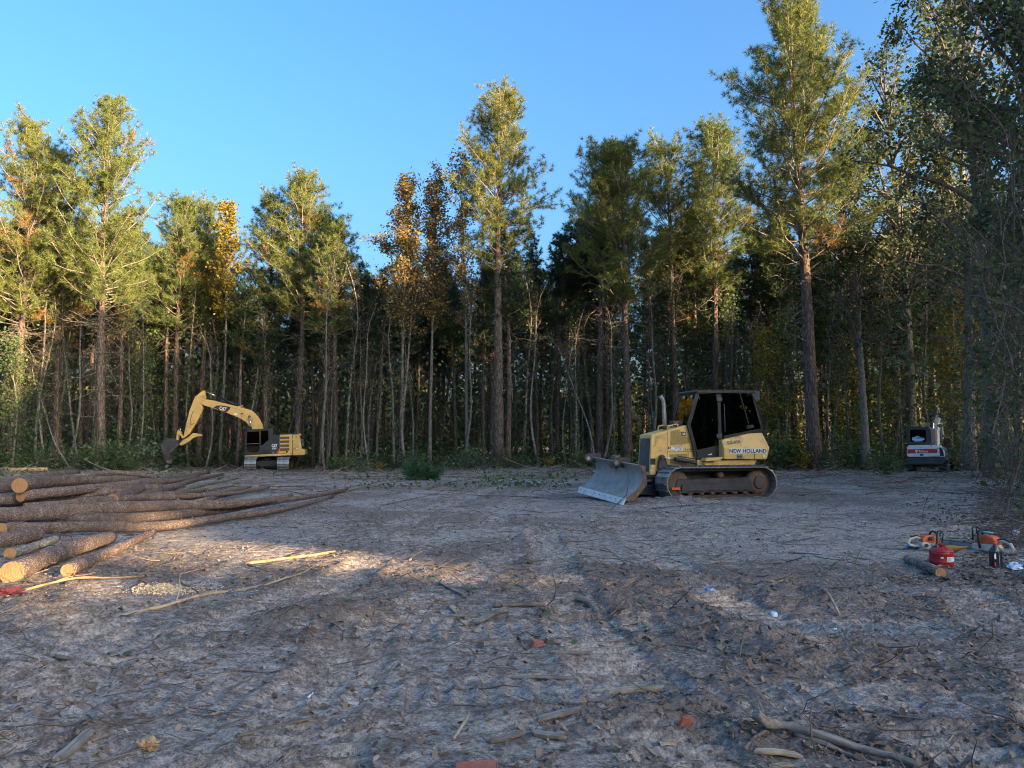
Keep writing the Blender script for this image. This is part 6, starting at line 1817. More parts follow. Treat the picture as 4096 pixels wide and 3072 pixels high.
STICKS = [
    ([(447, 2470), (640, 2425), (814, 2378), (960, 2350), (1085, 2330), (1160, 2302)], 0.022, 0.012, 'long pale branch lying left of centre below the sunlit strip', 'twig_pale', 7),
    ([(655, 2298), (735, 2335), (800, 2372)], 0.012, 0.007, 'thin dark branch crossing the long pale branch', 'wood_bark', 3),
    ([(60, 2366), (290, 2334), (460, 2314), (640, 2296)], 0.016, 0.008, 'branch lying in front of the log pile beside the maroon cloth', 'wood_tan', 4),
    ([(990, 2262), (1150, 2300), (1310, 2312), (1420, 2298)], 0.012, 0.006, 'dark twiggy branch just below the sunlit strip', 'wood_bark', 9),
    ([(980, 2250), (1120, 2236), (1250, 2222), (1340, 2206)], 0.024, 0.014, 'sunlit bare stick in the golden strip', 'wood_tan', 0),
    ([(224, 2634), (300, 2648), (380, 2662), (529, 2678)], 0.018, 0.007, 'crooked root-like stick at lower left', 'wood_bark', 2),
    ([(434, 2612), (583, 2634), (668, 2662)], 0.014, 0.009, 'short curved stick right of the crooked root', 'wood_bark', 1),
    ([(0, 2752), (100, 2690), (220, 2590)], 0.006, 0.003, 'thin bent twig at the lower left edge', 'wood_bark', 5),
    ([(2402, 2428), (2460, 2470), (2527, 2524)], 0.015, 0.011, 'pale straight stick slanting right of the centre', 'twig_pale', 0),
    ([(1975, 2422), (2070, 2420), (2178, 2414)], 0.022, 0.020, 'dark stick lying level in the centre', 'wood_bark', 0),
    ([(2246, 2414), (2320, 2422), (2398, 2428)], 0.034, 0.030, 'short thick weathered log piece in the centre', 'wood_grey', 0),
    ([(2215, 2395), (2300, 2397)], 0.015, 0.012, 'small pale stick above the short thick log piece', 'twig_pale', 0),
    ([(1812, 2956), (1843, 2910), (1873, 2862)], 0.010, 0.008, 'short upright-leaning stick in the lower middle', 'twig_pale', 0),
    ([(2976, 2972), (3025, 2945), (3074, 2912)], 0.011, 0.009, 'short stick touching the big grey branch at lower right', 'wood_bark', 0),
    ([(3767, 2434), (3860, 2436), (3937, 2431), (4036, 2396)], 0.012, 0.006, 'tan stick lying at the right below the red can', 'wood_tan', 2),
    ([(3239, 2340), (3300, 2366), (3357, 2398)], 0.014, 0.012, 'pale stick on the dirt ridge right of centre', 'twig_pale', 0),
    ([(2980, 2330), (3060, 2338), (3130, 2330)], 0.018, 0.01, 'curled root on the ridge right of centre', 'wood_tan', 1),
    ([(1640, 2240), (1664, 2215), (1700, 2200)], 0.016, 0.012, 'golden forked stick at the right end of the sunlit strip', 'wood_tan', 2),
    ([(1460, 2100), (1600, 2088), (1715, 2064)], 0.014, 0.008, 'pale pole on the ground in the middle distance', 'twig_pale', 2),
    ([(1530, 2020), (1650, 1995), (1750, 1975)], 0.02, 0.01, 'dark brush stem behind the pale middle pole', 'wood_bark', 6),
    ([(2090, 2040), (2180, 2050), (2240, 2045)], 0.018, 0.01, 'stick near the dozer blade', 'twig_pale', 2),
    ([(2610, 2036), (2720, 2024), (2790, 2012)], 0.018, 0.012, 'reddish root in front of the dozer track', 'twig_dead', 1),
    ([(2440, 2040), (2500, 1985), (2512, 1924)], 0.010, 0.006, 'thin stick leaning up against the dozer blade', 'wood_bark', 2),
    ([(3540, 1930), (3620, 1915), (3680, 1895)], 0.06, 0.04, 'fallen grey stem in front of the small white excavator', 'wood_grey', 2),
    ([(3520, 1895), (3570, 1872), (3618, 1850)], 0.05, 0.03, 'broken stem with pale split end left of the small white excavator', 'wood_bark', 2),
    ([(1265, 1868), (1290, 1848), (1312, 1832)], 0.07, 0.06, 'snapped orange-ended pole leaning right of the large excavator', 'wood_tan', 0),
    ([(3620, 2140), (3760, 2118), (3880, 2082), (3960, 2056)], 0.012, 0.006, 'bare branch above the chainsaws at the right edge', 'twig_pale', 5),
    ([(3890, 2140), (3990, 2128), (4096, 2060)], 0.016, 0.01, 'dark curved branch behind the right chainsaw', 'wood_bark', 4),
]
for i, (pix, r0, r1, lab, mat, tw_) in enumerate(STICKS):
    up = None
    if 'leaning up' in lab: up = [0, 0.35, 0.75]
    if 'snapped' in lab: up = [0, 0.2, 0.45]
    if 'upright-leaning' in lab: up = [0, 0.03, 0.06]
    stick('stick', pix, r0, r1, lab, mat, 'stick', tw_, i, up)
stick('branch', [(3023, 2850), (3072, 2902), (3130, 2920), (3270, 2943), (3444, 2993), (3620, 3046), (3760, 3090)], 0.027, 0.016, 'big smooth grey branch with frayed end at lower right', 'wood_grey', 'branch', 0, 71, [0.10, 0.04, 0.02, 0.01, 0.01, 0.01, 0], 10)
stick('branch', [(3181, 2937), (3304, 2976), (3386, 3016), (3503, 3058)], 0.015, 0.010, 'thinner grey branch beside the big one at lower right', 'wood_grey', 'branch', 0, 72)
fr_ = G(3035, 2870, 0.08); t_ = Tubes(); rngf = np.random.default_rng(3)
for q in range(14):
    sp, _ = wander(np.array(G(3060, 2898, 0.05)) + rngf.normal(size=3) * 0.008, unit(np.array([-0.35 + rngf.normal() * 0.2, 0.75, 0.5 + rngf.normal() * 0.12])), 0.10 + 0.13 * rngf.random(), 4, rngf, 0.1)
    t_.tube(sp, [0.008, 0.007, 0.005, 0.003, 0.001], 5)
t_.build('frayed_wood', 'wood_grey', None, label='frayed splinters at the end of the big grey branch', cat='splinters', kind='stuff')
stick('twig', [(3940, 2436), (3942, 2522), (4007, 2566)], 0.010, 0.006, 'bent thin twig on the bare soil at the right edge', 'wood_bark', 'twig', 0, 73)

def plank(pix, w, t, label, mat='wood_grey', seed=0, name='plank', lift=0.0, tilt=0.0, jag=0.5, parent=None, cat='plank'):
    """a sawn or split board between two surveyed ground points"""
    rng = random.Random(seed)
    a, b = G(*pix[0], t * 0.5 + 0.008 + lift), G(*pix[1], t * 0.5 + 0.008 + lift)
    if len(pix[0]) == 3: pass
    d = b - a; L = d.length; d.normalize()
    y = Vector((0, 0, 1)).cross(d).normalized(); z = d.cross(y)
    rot = Matrix((d, y, z)).transposed() @ Matrix.Rotation(tilt, 3, 'X')
    mb = MB(); bm = bmesh.new(); k = 9
    rows = []
    for i in range(k + 1):
        f = i / k; x = L * f
        ww = w * 0.5 * (1 + rng.uniform(-0.06, 0.06)); tt = t * 0.5 * (1 + rng.uniform(-0.12, 0.12))
        if jag and i in (0, k): ww *= rng.uniform(0.35, 0.85)
        xs = [x + (rng.uniform(-0.5, 0.5) * jag * w if i in (0, k) else 0) for _ in range(3)]
        sag = 0.004 * math.sin(f * 5 + seed)
        rows.append([bm.verts.new((xs[0], -ww, -tt + sag)), bm.verts.new((xs[1], 0, -tt * 1.02 + sag)), bm.verts.new((xs[2], ww, -tt + sag)),
                     bm.verts.new((xs[2], ww, tt + sag)), bm.verts.new((xs[1], 0, tt * (1 + rng.uniform(-0.1, 0.15)) + sag)), bm.verts.new((xs[0], -ww, tt + sag))])
    for i in range(k):
        for j in range(6):
            bm.faces.new((rows[i][j], rows[i][(j + 1) % 6], rows[i + 1][(j + 1) % 6], rows[i + 1][j]))
    bm.faces.new(list(reversed(rows[0]))); bm.faces.new(rows[-1])
    bmesh.ops.recalc_face_normals(bm, faces=bm.faces[:])
    mb.add_bm(bm)
    o = mb.build(name, mat, None, label=label, cat=cat)
    mt = rot.to_4x4(); mt.translation = a
    o.matrix_world = mt
    return o
PLANKS = [
    ([(230, 3036), (362, 2950)], 0.07, 0.03, 'weathered split board at lower left corner', 'wood_grey', 0.5),
    ([(2375, 2762), (2648, 2756)], 0.085, 0.03, 'pale broken board lying level at lower centre right', 'wood_pale', 0.5),
    ([(2246, 2812), (2532, 2800)], 0.06, 0.02, 'grey board just below the pale broken board', 'wood_grey', 0.4),
    ([(2050, 2698), (2310, 2710)], 0.045, 0.018, 'narrow splintered board left of the pale broken board', 'wood_grey', 0.6),
    ([(2158, 2860), (2320, 2840)], 0.06, 0.025, 'short rotten board pointing down left in the lower middle', 'wood_grey', 0.6),
    ([(2198, 2607), (2366, 2609)], 0.035, 0.02, 'thin grey lath beside the whitish sand patch', 'wood_grey', 0.2),
    ([(1761, 2332), (1855, 2378)], 0.06, 0.025, 'grey board sloping down above the crossed boards', 'wood_grey', 0.5),
    ([(1798, 2471), (1902, 2466)], 0.055, 0.03, 'level board of the crossed boards in the centre', 'wood_grey', 0.3),
    ([(1900, 2478), (2018, 2430)], 0.07, 0.03, 'slanting board of the crossed boards in the centre', 'wood_grey', 0.4),
    ([(1805, 2427), (1868, 2500)], 0.06, 0.035, 'board with whitish end under the crossed boards', 'wood_pale', 0.1),
    ([(1902, 2526), (1970, 2480)], 0.05, 0.02, 'bark-edged pale slab below the crossed boards', 'wood_pale', 0.7),
    ([(1771, 2534), (1895, 2520)], 0.025, 0.012, 'thin grey strip lying below the crossed boards', 'wood_grey', 0.6),
    ([(1961, 2962), (2086, 2932)], 0.055, 0.025, 'dark sodden board in the lower middle', 'wood_bark', 0.5),
    ([(2130, 2926), (2254, 2950)], 0.06, 0.028, 'sodden board sloping right beside the dark one', 'wood_grey', 0.5),
    ([(2900, 2906), (3036, 2890)], 0.06, 0.022, 'yellowish split wood above the big grey branch', 'wood_pale', 0.8),
    ([(3023, 2992), (3206, 3020)], 0.055, 0.022, 'pale splintered slab below the big grey branch', 'wood_pale', 0.8),
    ([(2640, 2992), (2700, 2960)], 0.03, 0.015, 'small pale offcut left of the yellowish split wood', 'wood_pale', 0.7),
    ([(2575, 3010), (2640, 3030)], 0.045, 0.02, 'stubby board end at the lower right centre', 'wood_grey', 0.4),
    ([(1455, 2800), (1520, 2770)], 0.03, 0.012, 'small flat chip board at lower left of centre', 'wood_pale', 0.5),
    ([(3000, 3050), (3160, 3062)], 0.04, 0.015, 'shredded pale bark slab at the bottom edge right', 'wood_pale', 0.9),
    ([(950, 2935), (1240, 2896)], 0.03, 0.012, 'thin brown splinter lying level at lower left', 'wood_bark', 0.7),
    ([(1390, 2442), (1475, 2422)], 0.05, 0.02, 'dark board stuck in the dirt heap left of centre', 'wood_bark', 0.5),
    ([(3030, 2252), (3130, 2250)], 0.05, 0.02, 'short dark board on the smooth soil right of centre', 'wood_bark', 0.3),
    # boards among the tools
    ([(3955, 2190), (4120, 2126)], 0.15, 0.03, 'long grey board running off the right edge beside the chainsaw', 'wood_grey', 0.05),
    ([(3800, 2222), (3930, 2196)], 0.16, 0.025, 'flat grey board under the orange funnel', 'wood_grey', 0.2),
    ([(3822, 2206), (3905, 2192)], 0.10, 0.02, 'narrow pale board between the two chainsaws', 'wood_grey', 0.4),
    ([(3788, 2148), (3850, 2152)], 0.09, 0.02, 'whitish painted board behind the funnel', 'wood_pale', 0.2),
    ([(3918, 2258), (3972, 2276)], 0.05, 0.02, 'small board beside the black bottle', 'wood_grey', 0.1),
    ([(4050, 2118), (4110, 2130)], 0.12, 0.03, 'dark board behind the long grey board at the right edge', 'wood_bark', 0.1),
]
for i, (pix, w, t, lab, mat, jag) in enumerate(PLANKS):
    plank(pix, w * 0.9, t * 0.6, lab, mat, i + 3, jag=jag, lift=0.02 if 'slanting' in lab else 0.0)

# bricks
def brick(px, py, sz, rz, tilt, label, up=0.0):
    rng = random.Random(px); mb = MB(); bm = bmesh.new(); bmesh.ops.create_cube(bm, size=1.0)
    for v in bm.verts: v.co = Vector((v.co.x * sz[0], v.co.y * sz[1], v.co.z * sz[2]))
    bmesh.ops.bevel(bm, geom=bm.edges[:], offset=0.006, segments=2, affect='EDGES')
    bmesh.ops.subdivide_edges(bm, edges=bm.edges[:], cuts=1)
    for v in bm.verts: v.co += Vector((rng.uniform(-1, 1), rng.uniform(-1, 1), rng.uniform(-1, 1))) * 0.0025
    mb.add_bm(bm)
    o = mb.build('brick', 'brick', None, label=label, cat='brick')
    o.location = G(px, py, sz[2] * 0.3 + up); o.rotation_euler = (tilt[0], tilt[1], rz)
    return o
brick(2150, 2578, (0.10, 0.08, 0.055), 0.3, (0.1, 0.2), 'broken half red brick in the middle of the churned soil')
brick(1905, 3078, (0.20, 0.09, 0.05), 0.05, (0.1, -0.04), 'whole red brick half buried at the bottom edge')
brick(2745, 2882, (0.085, 0.016, 0.06), 0.5, (0.3, 0.2), 'dark red brick shard standing in the dirt heap at lower right', 0.02)

# ------------------------------------------------------------------ tools at the right edge
def lumpy(name, loc, sz, mat, label, cat, seed, amp=0.35, sub=3, freq=3.0, parent=None, flat=0.0):
    bm = bmesh.new(); bmesh.ops.create_icosphere(bm, subdivisions=sub, radius=1.0)
    rng = random.Random(seed); o1, o2 = rng.random() * 50, rng.random() * 50
    for v in bm.verts:
        n1 = float(vnoise(np.array([v.co.x * freq + o1]), np.array([v.co.y * freq + v.co.z * 2.1 * freq + o2]), seed)[0])
        n2 = float(vnoise(np.array([v.co.z * freq * 2 + o1]), np.array([v.co.x * freq * 2 - v.co.y * freq + o2]), seed + 1)[0])
        v.co *= 1 + amp * (n1 - 0.5) * 2 + amp * 0.6 * (n2 - 0.5)
        v.co = Vector((v.co.x * sz[0], v.co.y * sz[1], max(v.co.z, -0.5) * sz[2]))
    mb = MB(); mb.add_bm(bm, False)
    o = mb.build(name, mat, parent, label=label, cat=cat)
    o.location = loc
    return o
# red safety can
def build_can():
    c = G(3767, 2258, 0.0); c.z -= 0.01
    root = thing('fuel_can', 'round red metal fuel can with a white warning label', 'fuel can', c, R(12))
    r, h = 0.138, 0.185
    b = MB(); b.lathe([(r * 0.97, 0), (r, 0.012), (r, 0.05), (r * 1.015, 0.056), (r, 0.062), (r, h - 0.035), (r * 1.015, h - 0.028), (r, h - 0.02), (r * 0.985, h), (r * 0.9, h + 0.022), (r * 0.6, h + 0.040), (0.03, h + 0.050)], 40)
    b.build('can_body', 'red_can', root)
    rim = MB(); rim.lathe([(r * 1.0, h - 0.004), (r * 1.03, h + 0.0), (r * 1.0, h + 0.006)], 40); rim.build('rim', 'red_can', root)
    # curved paper label facing the viewer
    def curved(name, a0, a1, z0, z1, rr, mat, parent):
        m = MB(); vs_, fs = [], []
        K = 12
        for i in range(K + 1):
            a = R(a0 + (a1 - a0) * i / K)
            for z in (z0, z1): vs_.append((math.cos(a) * rr, math.sin(a) * rr, z))
        for i in range(K): fs.append((2 * i, 2 * i + 2, 2 * i + 3, 2 * i + 1))
        m.add(vs_, fs, True); return m.build(name, mat, parent)
    lab = curved('label', -104, -30, 0.062, 0.124, r + 0.0022, 'decal_white', root)
    curved('label_print', -101, -80, 0.067, 0.119, r + 0.0030, 'cream_plastic', lab)
    curved('label_print', -77, -42, 0.069, 0.117, r + 0.0030, 'plastic_bluewhite', lab)
    curved('label_print', -40, -33, 0.067, 0.119, r + 0.0030, 'decal_grey', lab)
    curved('small_label', -135, -121, 0.105, 0.125, r + 0.0022, 'decal_white', root)
    sp = MB(); sp.lathe([(0.032, h + 0.02), (0.032, h + 0.05), (0.026, h + 0.056)], 16, (0.05, 0.05, 0)); sp.build('filler_neck', 'red_can', root)
    cap = MB(); cap.lathe([(0.036, h + 0.05), (0.038, h + 0.064), (0.03, h + 0.070)], 16, (0.05, 0.05, 0)); cap.build('filler_cap', 'red_can', root)
    hn = MB(); hn.tube([(-0.09, 0.06, h + 0.01), (-0.06, 0.07, h + 0.05), (0.02, 0.07, h + 0.075), (0.08, 0.06, h + 0.075), (0.11, 0.05, h + 0.02)], 0.008, 8); hn.build('handle', 'steel_dark', root)
    tr = MB(); tr.box((0.045, 0.02, h + 0.072), (0.06, 0.02, 0.02)); tr.build('trigger', 'red_can', root)
    return root
build_can()
# funnel
def build_funnel():
    a = G(3793, 2200, 0.14); b = at_depth(3874, 2188, a.y - 0.28)
    d = (b - a).normalized()
    root = thing('funnel', 'orange plastic funnel lying behind the red can, its spout to the right', 'funnel', (0, 0, 0))
    m = MB(); L = (b - a).length
    pr = [(0.0, 0.058), (0.02, 0.058), (0.10, 0.048), (0.17, 0.030), (0.24, 0.018), (L, 0.009)]
    m.tube([a + d * t for t, _ in pr], [r_ for _, r_ in pr], 20, False, True)
    m.build('cone', 'funnel', root)
    ri = MB(); ri.tube([a - d * 0.004, a + d * 0.008], 0.062, 20, False, True); ri.build('rim', 'funnel', root)
    inn = MB(); inn.tube([a + d * 0.012, a + d * 0.016], 0.055, 20, True, True); inn.build('dark_mouth', 'louver', root)
    return root
build_funnel()
# two chainsaws
def build_saw(org, rz, pitch, roll, label, scale=1.0, bar_dir=1, guard=True, rear=True):
    root = thing('chainsaw', label, 'chainsaw', org, rz)
    root.rotation_euler = (roll, pitch, rz); root.scale = (scale,) * 3
    b = MB(); b.prism([(-0.15, 0.02), (0.13, 0.02), (0.15, 0.05), (0.14, 0.10), (-0.14, 0.11), (-0.17, 0.07)], -0.075, 0.085, 0.012, 2); b.build('crankcase', 'cream_plastic', root)
    t = MB(); t.prism([(-0.15, 0.105), (0.10, 0.10), (0.12, 0.13), (0.08, 0.19), (-0.03, 0.225), (-0.12, 0.20), (-0.16, 0.15)], -0.07, 0.075, 0.018, 2); t.build('top_cover', 'orange_plastic', root)
    kn = MB(); kn.lathe([(0.028, -0.07), (0.028, -0.088), (0.02, -0.094)], 16, (-0.05, 0, 0.165), 'Y'); kn.build('cover_knob', 'rubber', root)
    sc = MB(); sc.lathe([(0.055, -0.072), (0.055, -0.088), (0.04, -0.094)], 20, (0.03, 0, 0.07), 'Y'); sc.build('starter_cover', 'cream_plastic', root)
    cp = MB(); cp.lathe([(0.026, -0.074), (0.026, -0.095)], 14, (-0.10, 0, 0.06), 'Y'); cp.build('tank_cap', 'rubber', root)
    fh = MB(); fh.tube([(0.02, -0.09, 0.03), (0.02, -0.125, 0.08), (0.025, -0.13, 0.17), (0.03, -0.10, 0.255), (0.03, -0.03, 0.285), (0.03, 0.06, 0.285), (0.03, 0.12, 0.25), (0.025, 0.13, 0.15), (0.02, 0.11, 0.05)], 0.0155, 10); fh.build('front_handle', 'rubber', root)
    if rear:
        rh = MB(); rh.tube([(-0.14, 0, 0.15), (-0.22, 0, 0.165), (-0.30, 0, 0.13), (-0.335, 0, 0.07), (-0.30, 0, 0.03), (-0.22, 0, 0.03), (-0.14, 0, 0.05)], 0.02, 10); rh.build('rear_handle', 'cream_plastic', root)
        rg = MB(); rg.tube([(-0.15, 0, 0.168), (-0.22, 0, 0.182), (-0.30, 0, 0.15)], 0.016, 8); rg.build('handle_grip', 'rubber', root)
    if guard:
        hg = MB(); hg.tube([(0.11, -0.10, 0.13), (0.125, -0.10, 0.26), (0.125, 0.0, 0.31), (0.125, 0.09, 0.30), (0.115, 0.10, 0.14)], 0.010, 8); hg.tube([(0.125, 0.0, 0.22), (0.125, 0.0, 0.31)], 0.008, 6); hg.build('hand_guard', 'rubber', root)
    br = MB()
    K = 10; out = [(0.12, 0.025), (0.12, 0.092), (0.30, 0.098)] + [(0.56 + 0.04 * math.sin(PI * i / K), 0.058 + 0.038 * math.cos(PI * i / K)) for i in range(K + 1)] + [(0.30, 0.018)]
    br.prism(out, 0.070, 0.076); bo = br.build('guide_bar', 'bar_steel', root)
    ch = MB(); ch.tube([(x, 0.073, z) for x, z in out[1:] + [out[0]]], 0.006, 5, False); ch.build('saw_chain', 'steel_dark', bo)
    return root
p1_ = G(3722, 2206)
s1 = build_saw(p1_ + Vector((0, 0, 0.02)), R(-4), R(8), R(-4), 'orange and white chainsaw lying behind the red can', 0.95)
p2_ = G(3948, 2208)
s2 = build_saw(p2_ + Vector((0, 0, 0.0)), R(116), R(0), R(2), 'orange and cream chainsaw with tall black handle behind the black bottle', 1.12, guard=True, rear=True)
for txt_, prt in (('8 0 IMI', s1),):
    fit_text('STIHL', 0.20, 0.035, 'decal_black', [c for c in s1.children if c.name.startswith('guide_bar')][0], (0.32, 0.0695, 0.040), (1, 0, 0), (0, 0, 1), bold=0.03)
tp = MB(); tp.prism([(-0.06, 0.245), (0.05, 0.25), (0.05, 0.262), (-0.06, 0.258)], -0.05, 0.05); tp.build('teal_label', 'decal_teal', s2)
wl_ = MB(); wl_.box((-0.02, -0.0765, 0.135), (0.07, 0.003, 0.03)); wl_.build('white_label', 'decal_white', s2)
# black oil bottle
def build_bottle():
    c = G(3985, 2271); c.z -= 0.005
    root = thing('oil_bottle', 'black plastic oil bottle with red neck and pale seam line', 'bottle', c, R(8))
    m = MB(); K = 24; rows = [(0.0, 0.062, 0.050), (0.006, 0.068, 0.054), (0.02, 0.069, 0.055), (0.19, 0.066, 0.053), (0.20, 0.068, 0.054), (0.215, 0.064, 0.052), (0.245, 0.048, 0.042), (0.27, 0.030, 0.028), (0.285, 0.020, 0.020), (0.300, 0.019, 0.019)]
    vs_, fs = [], []
    for (z, a, b) in rows:
        for j in range(K):
            t = 2 * PI * j / K; ct, st = math.cos(t), math.sin(t)
            e = 0.55 if z < 0.22 else 0.8
            vs_.append((a * math.copysign(abs(ct) ** e, ct), b * math.copysign(abs(st) ** e, st), z))
    for i in range(len(rows) - 1):
        for j in range(K): fs.append((i * K + j, i * K + (j + 1) % K, (i + 1) * K + (j + 1) % K, (i + 1) * K + j))
    fs.append(tuple(reversed(range(K)))); m.add(vs_, fs, True); m.build('bottle_body', 'bottle', root)
    cp = MB(); cp.lathe([(0.024, 0.286), (0.024, 0.312), (0.018, 0.316)], 16); cp.build('cap', 'orange_plastic', root)
    sm = MB(); sm.tube([(0.012, -0.0515, 0.004), (0.006, -0.0562, 0.02), (0.002, -0.0545, 0.19), (0.0, -0.053, 0.215), (0.0, -0.0435, 0.245), (0.0, -0.03, 0.27)], 0.0016, 5); sm.build('seam_strip', 'decal_white', root)
    lb = MB(); lb.prism([(-0.062, 0.12), (-0.040, 0.12), (-0.040, 0.185), (-0.062, 0.185)], -0.0565, -0.048); lb.build('label', 'decal_white', root)
    lb = MB(); lb.prism([(-0.062, 0.03), (-0.046, 0.03), (-0.046, 0.08), (-0.062, 0.08)], -0.0568, -0.048); lb.build('red_label', 'decal_red', root)
    return root
build_bottle()
lumpy('plastic_bag', G(4066, 2131, 0.045), (0.055, 0.04, 0.045), 'plastic_white', 'crumpled white plastic lying on the long grey board', 'plastic litter', 5, 0.6, 3, 4)
lumpy('plastic_bag', G(4062, 2268, 0.04), (0.085, 0.05, 0.05), 'plastic_bluewhite', 'crumpled blue and white plastic bag right of the black bottle', 'plastic litter', 6, 0.6, 3, 4)
lumpy('plastic_bag', G(4098, 2252, 0.04), (0.05, 0.05, 0.05), 'plastic_bluewhite', 'crumpled bag cut by the right edge of the picture', 'plastic litter', 7, 0.6, 3, 4)
lumpy('glove', G(3660, 2186, 0.03), (0.11, 0.05, 0.035), 'cloth_blue', 'blue work glove lying left of the white-handled chainsaw', 'glove', 8, 0.6, 3, 3)
lumpy('glove', G(3688, 2164, 0.05), (0.05, 0.05, 0.05), 'cloth_blue', 'second blue glove behind the chainsaw handle', 'glove', 9, 0.6, 3, 3)
lumpy('rag', G(18, 2368, 0.03), (0.16, 0.07, 0.05), 'cloth_maroon', 'dark maroon rag at the left edge below the orange log end', 'rag', 10, 0.5, 4, 2.5)
lumpy('litter_scrap', G(2840, 2362, 0.01), (0.045, 0.03, 0.02), 'cloth_blue', 'small blue scrap on the dirt ridge right of centre', 'litter', 11, 0.6, 2, 3)
lumpy('stone', G(3095, 2428, 0.01), (0.035, 0.025, 0.03), 'plastic_bluewhite', 'pale bluish stone on the ridge right of centre', 'stone', 12, 0.2, 2, 2)
lumpy('stone', G(2260, 2657, 0.01), (0.014, 0.011, 0.011), 'brick', 'small reddish pebble below the thin grey lath', 'stone', 13, 0.2, 2, 2)
lumpy('rotten_wood', G(275, 2555, 0.01), (0.07, 0.035, 0.02), 'wood_tan', 'orange crumbling rotten wood at left centre', 'wood scrap', 14, 0.7, 3, 4)
lumpy('rotten_wood', G(590, 2975, 0.01), (0.05, 0.035, 0.03), 'wood_tan', 'reddish-brown rotten wood lump at lower left', 'wood scrap', 15, 0.7, 3, 4)
lumpy('wood_chip', G(3562, 2912, 0.01), (0.022, 0.015, 0.014), 'wood_pale', 'tan wood chip alone on the smooth soil at lower right', 'wood scrap', 16, 0.5, 2, 3)
for (px, py, rz, L, lab) in [(3612, 2838, 0.5, 0.075, 'white plastic tube lying on the soil at lower right'), (3338, 2506, -0.5, 0.04, 'small white plastic bit on the pale soil right of centre'), (1243, 2780, 1.3, 0.06, 'bright white splinter at lower left of centre')]:
    m = MB(); p = G(px, py, 0.012); d = Vector((math.cos(rz), math.sin(rz), 0.15)) * L * 0.5; m.tube([p - d, p + d], [0.006, 0.005], 8)
    m.build('white_scrap', 'plastic_white', None, label=lab, cat='litter')
# stumps
def stump(px, py, r, h, label, mat='bark_pale'):
    g = G(px, py); rng = random.Random(px)
    root = thing('stump', label, 'stump', g)
    m = MB(); m.tube([(0, 0, -0.05), (0, 0, h * 0.15), (0.01, 0, h)], [r * 1.35, r * 1.08, r], 14, True, True, 0.06, rng); m.build('stem', mat, root)
    c = MB(); c.lathe([(r * 0.97, h + 0.002), (r * 0.95, h + 0.008)], 14, (0.01, 0, 0)); c.build('cut_top', 'wood_pale', root)
    return root
stump(1510, 1868, 0.17, 0.42, 'pale freshly cut stump in front of the dark stand')
stump(1705, 1872, 0.10, 0.22, 'small pale stump beside the green pine bough')
stump(2395, 1868, 0.10, 0.30, 'small stump behind the dozer blade', 'wood_tan')
# green pine bough
rngb = np.random.default_rng(14); tc_, td_ = [], []; lb_ = Tubes()
cen = np.array(G(1690, 1920, 0.0))
for q in range(42):
    az = rngb.random() * 6.28; el = R(20 + 45 * rngb.random())
    sp, sd = wander(cen + np.array([rngb.normal() * 0.25, rngb.normal() * 0.2, 0.05]), np.array([math.cos(az) * math.cos(el), math.sin(az) * math.cos(el) * 0.5, math.sin(el)]), 0.4 + 0.5 * rngb.random(), 5, rngb, 0.15, -0.10)
    lb_.tube(sp, [0.018, 0.014, 0.011, 0.008, 0.006, 0.004], 4)
    for w in range(4): tc_.append(along(sp, 0.3 + 0.7 * rngb.random())); td_.append(sd)
bough = thing('pine_bough', 'heap of fresh green pine boughs on the ground in front of the dark stand', 'pine bough', (0, 0, 0))
lb_.build('twigs', 'twig', bough)
v, f = tuft_tris(np.array(tc_), np.array(td_), rngb, 30, 0.26, 0.018, 0.6); link('needles', np_mesh('needles', v, f), 'needle_green', bough)

# ------------------------------------------------------------------ litter nobody could count
def scatter(n, seed, ymin=2.9, ymax=48, power=2.0, xk=0.72):
    """ground points, thicker towards the viewer"""
    rng = np.random.default_rng(seed)
    t = rng.random(n)
    y = ymin * (ymax / ymin) ** (t ** (1 / power * 1.0) if power != 1 else t)
    x = rng.uniform(-xk, xk, n) * (y + 0.5)
    return x, y, rng
def onland(x, y):
    return land(x, y)[0]
# clods
def clods(name, n, seed, smin, smax, mat, label, thr=0.45, ymax=16.0):
    x, y, rng = scatter(n, seed, 2.9, ymax, 1.0)
    z, dk = land(x, y)
    keep = (dk + 0.25 * (rng.random(n) - 0.5)) > thr
    x, y, z = x[keep], y[keep], z[keep]; m = len(x)
    bm = bmesh.new(); bmesh.ops.create_icosphere(bm, subdivisions=1, radius=1.0)
    bv = np.array([v.co[:] for v in bm.verts]); bf = np.array([[v.index for v in f.verts] for f in bm.faces]); bm.free()
    s = smin + (smax - smin) * rng.random(m) ** 3
    nv = len(bv)
    jit = 1 + 0.45 * rng.normal(size=(m, nv, 1)).clip(-1.4, 1.4)
    sc = (0.7 + 0.6 * rng.random((m, 1, 3))) * np.array([1, 1, 0.75])
    V = bv[None] * jit * sc * s[:, None, None]
    V = V + np.stack([x, y, z + s * 0.25], 1)[:, None, :]
    F = (bf[None] + (np.arange(m) * nv)[:, None, None]).reshape(-1, 3)
    return link(name, np_mesh(name, V.reshape(-1, 3), F), mat, label=label, cat='soil', kind='stuff')
clods('soil_clods', 14000, 5, 0.003, 0.020, 'clod', 'loose dark clods of churned soil', 0.62)
clods('soil_crumbs', 6000, 6, 0.003, 0.014, 'clod', 'fine crumbs of soil scattered over the clearing', 0.30, 9.0)
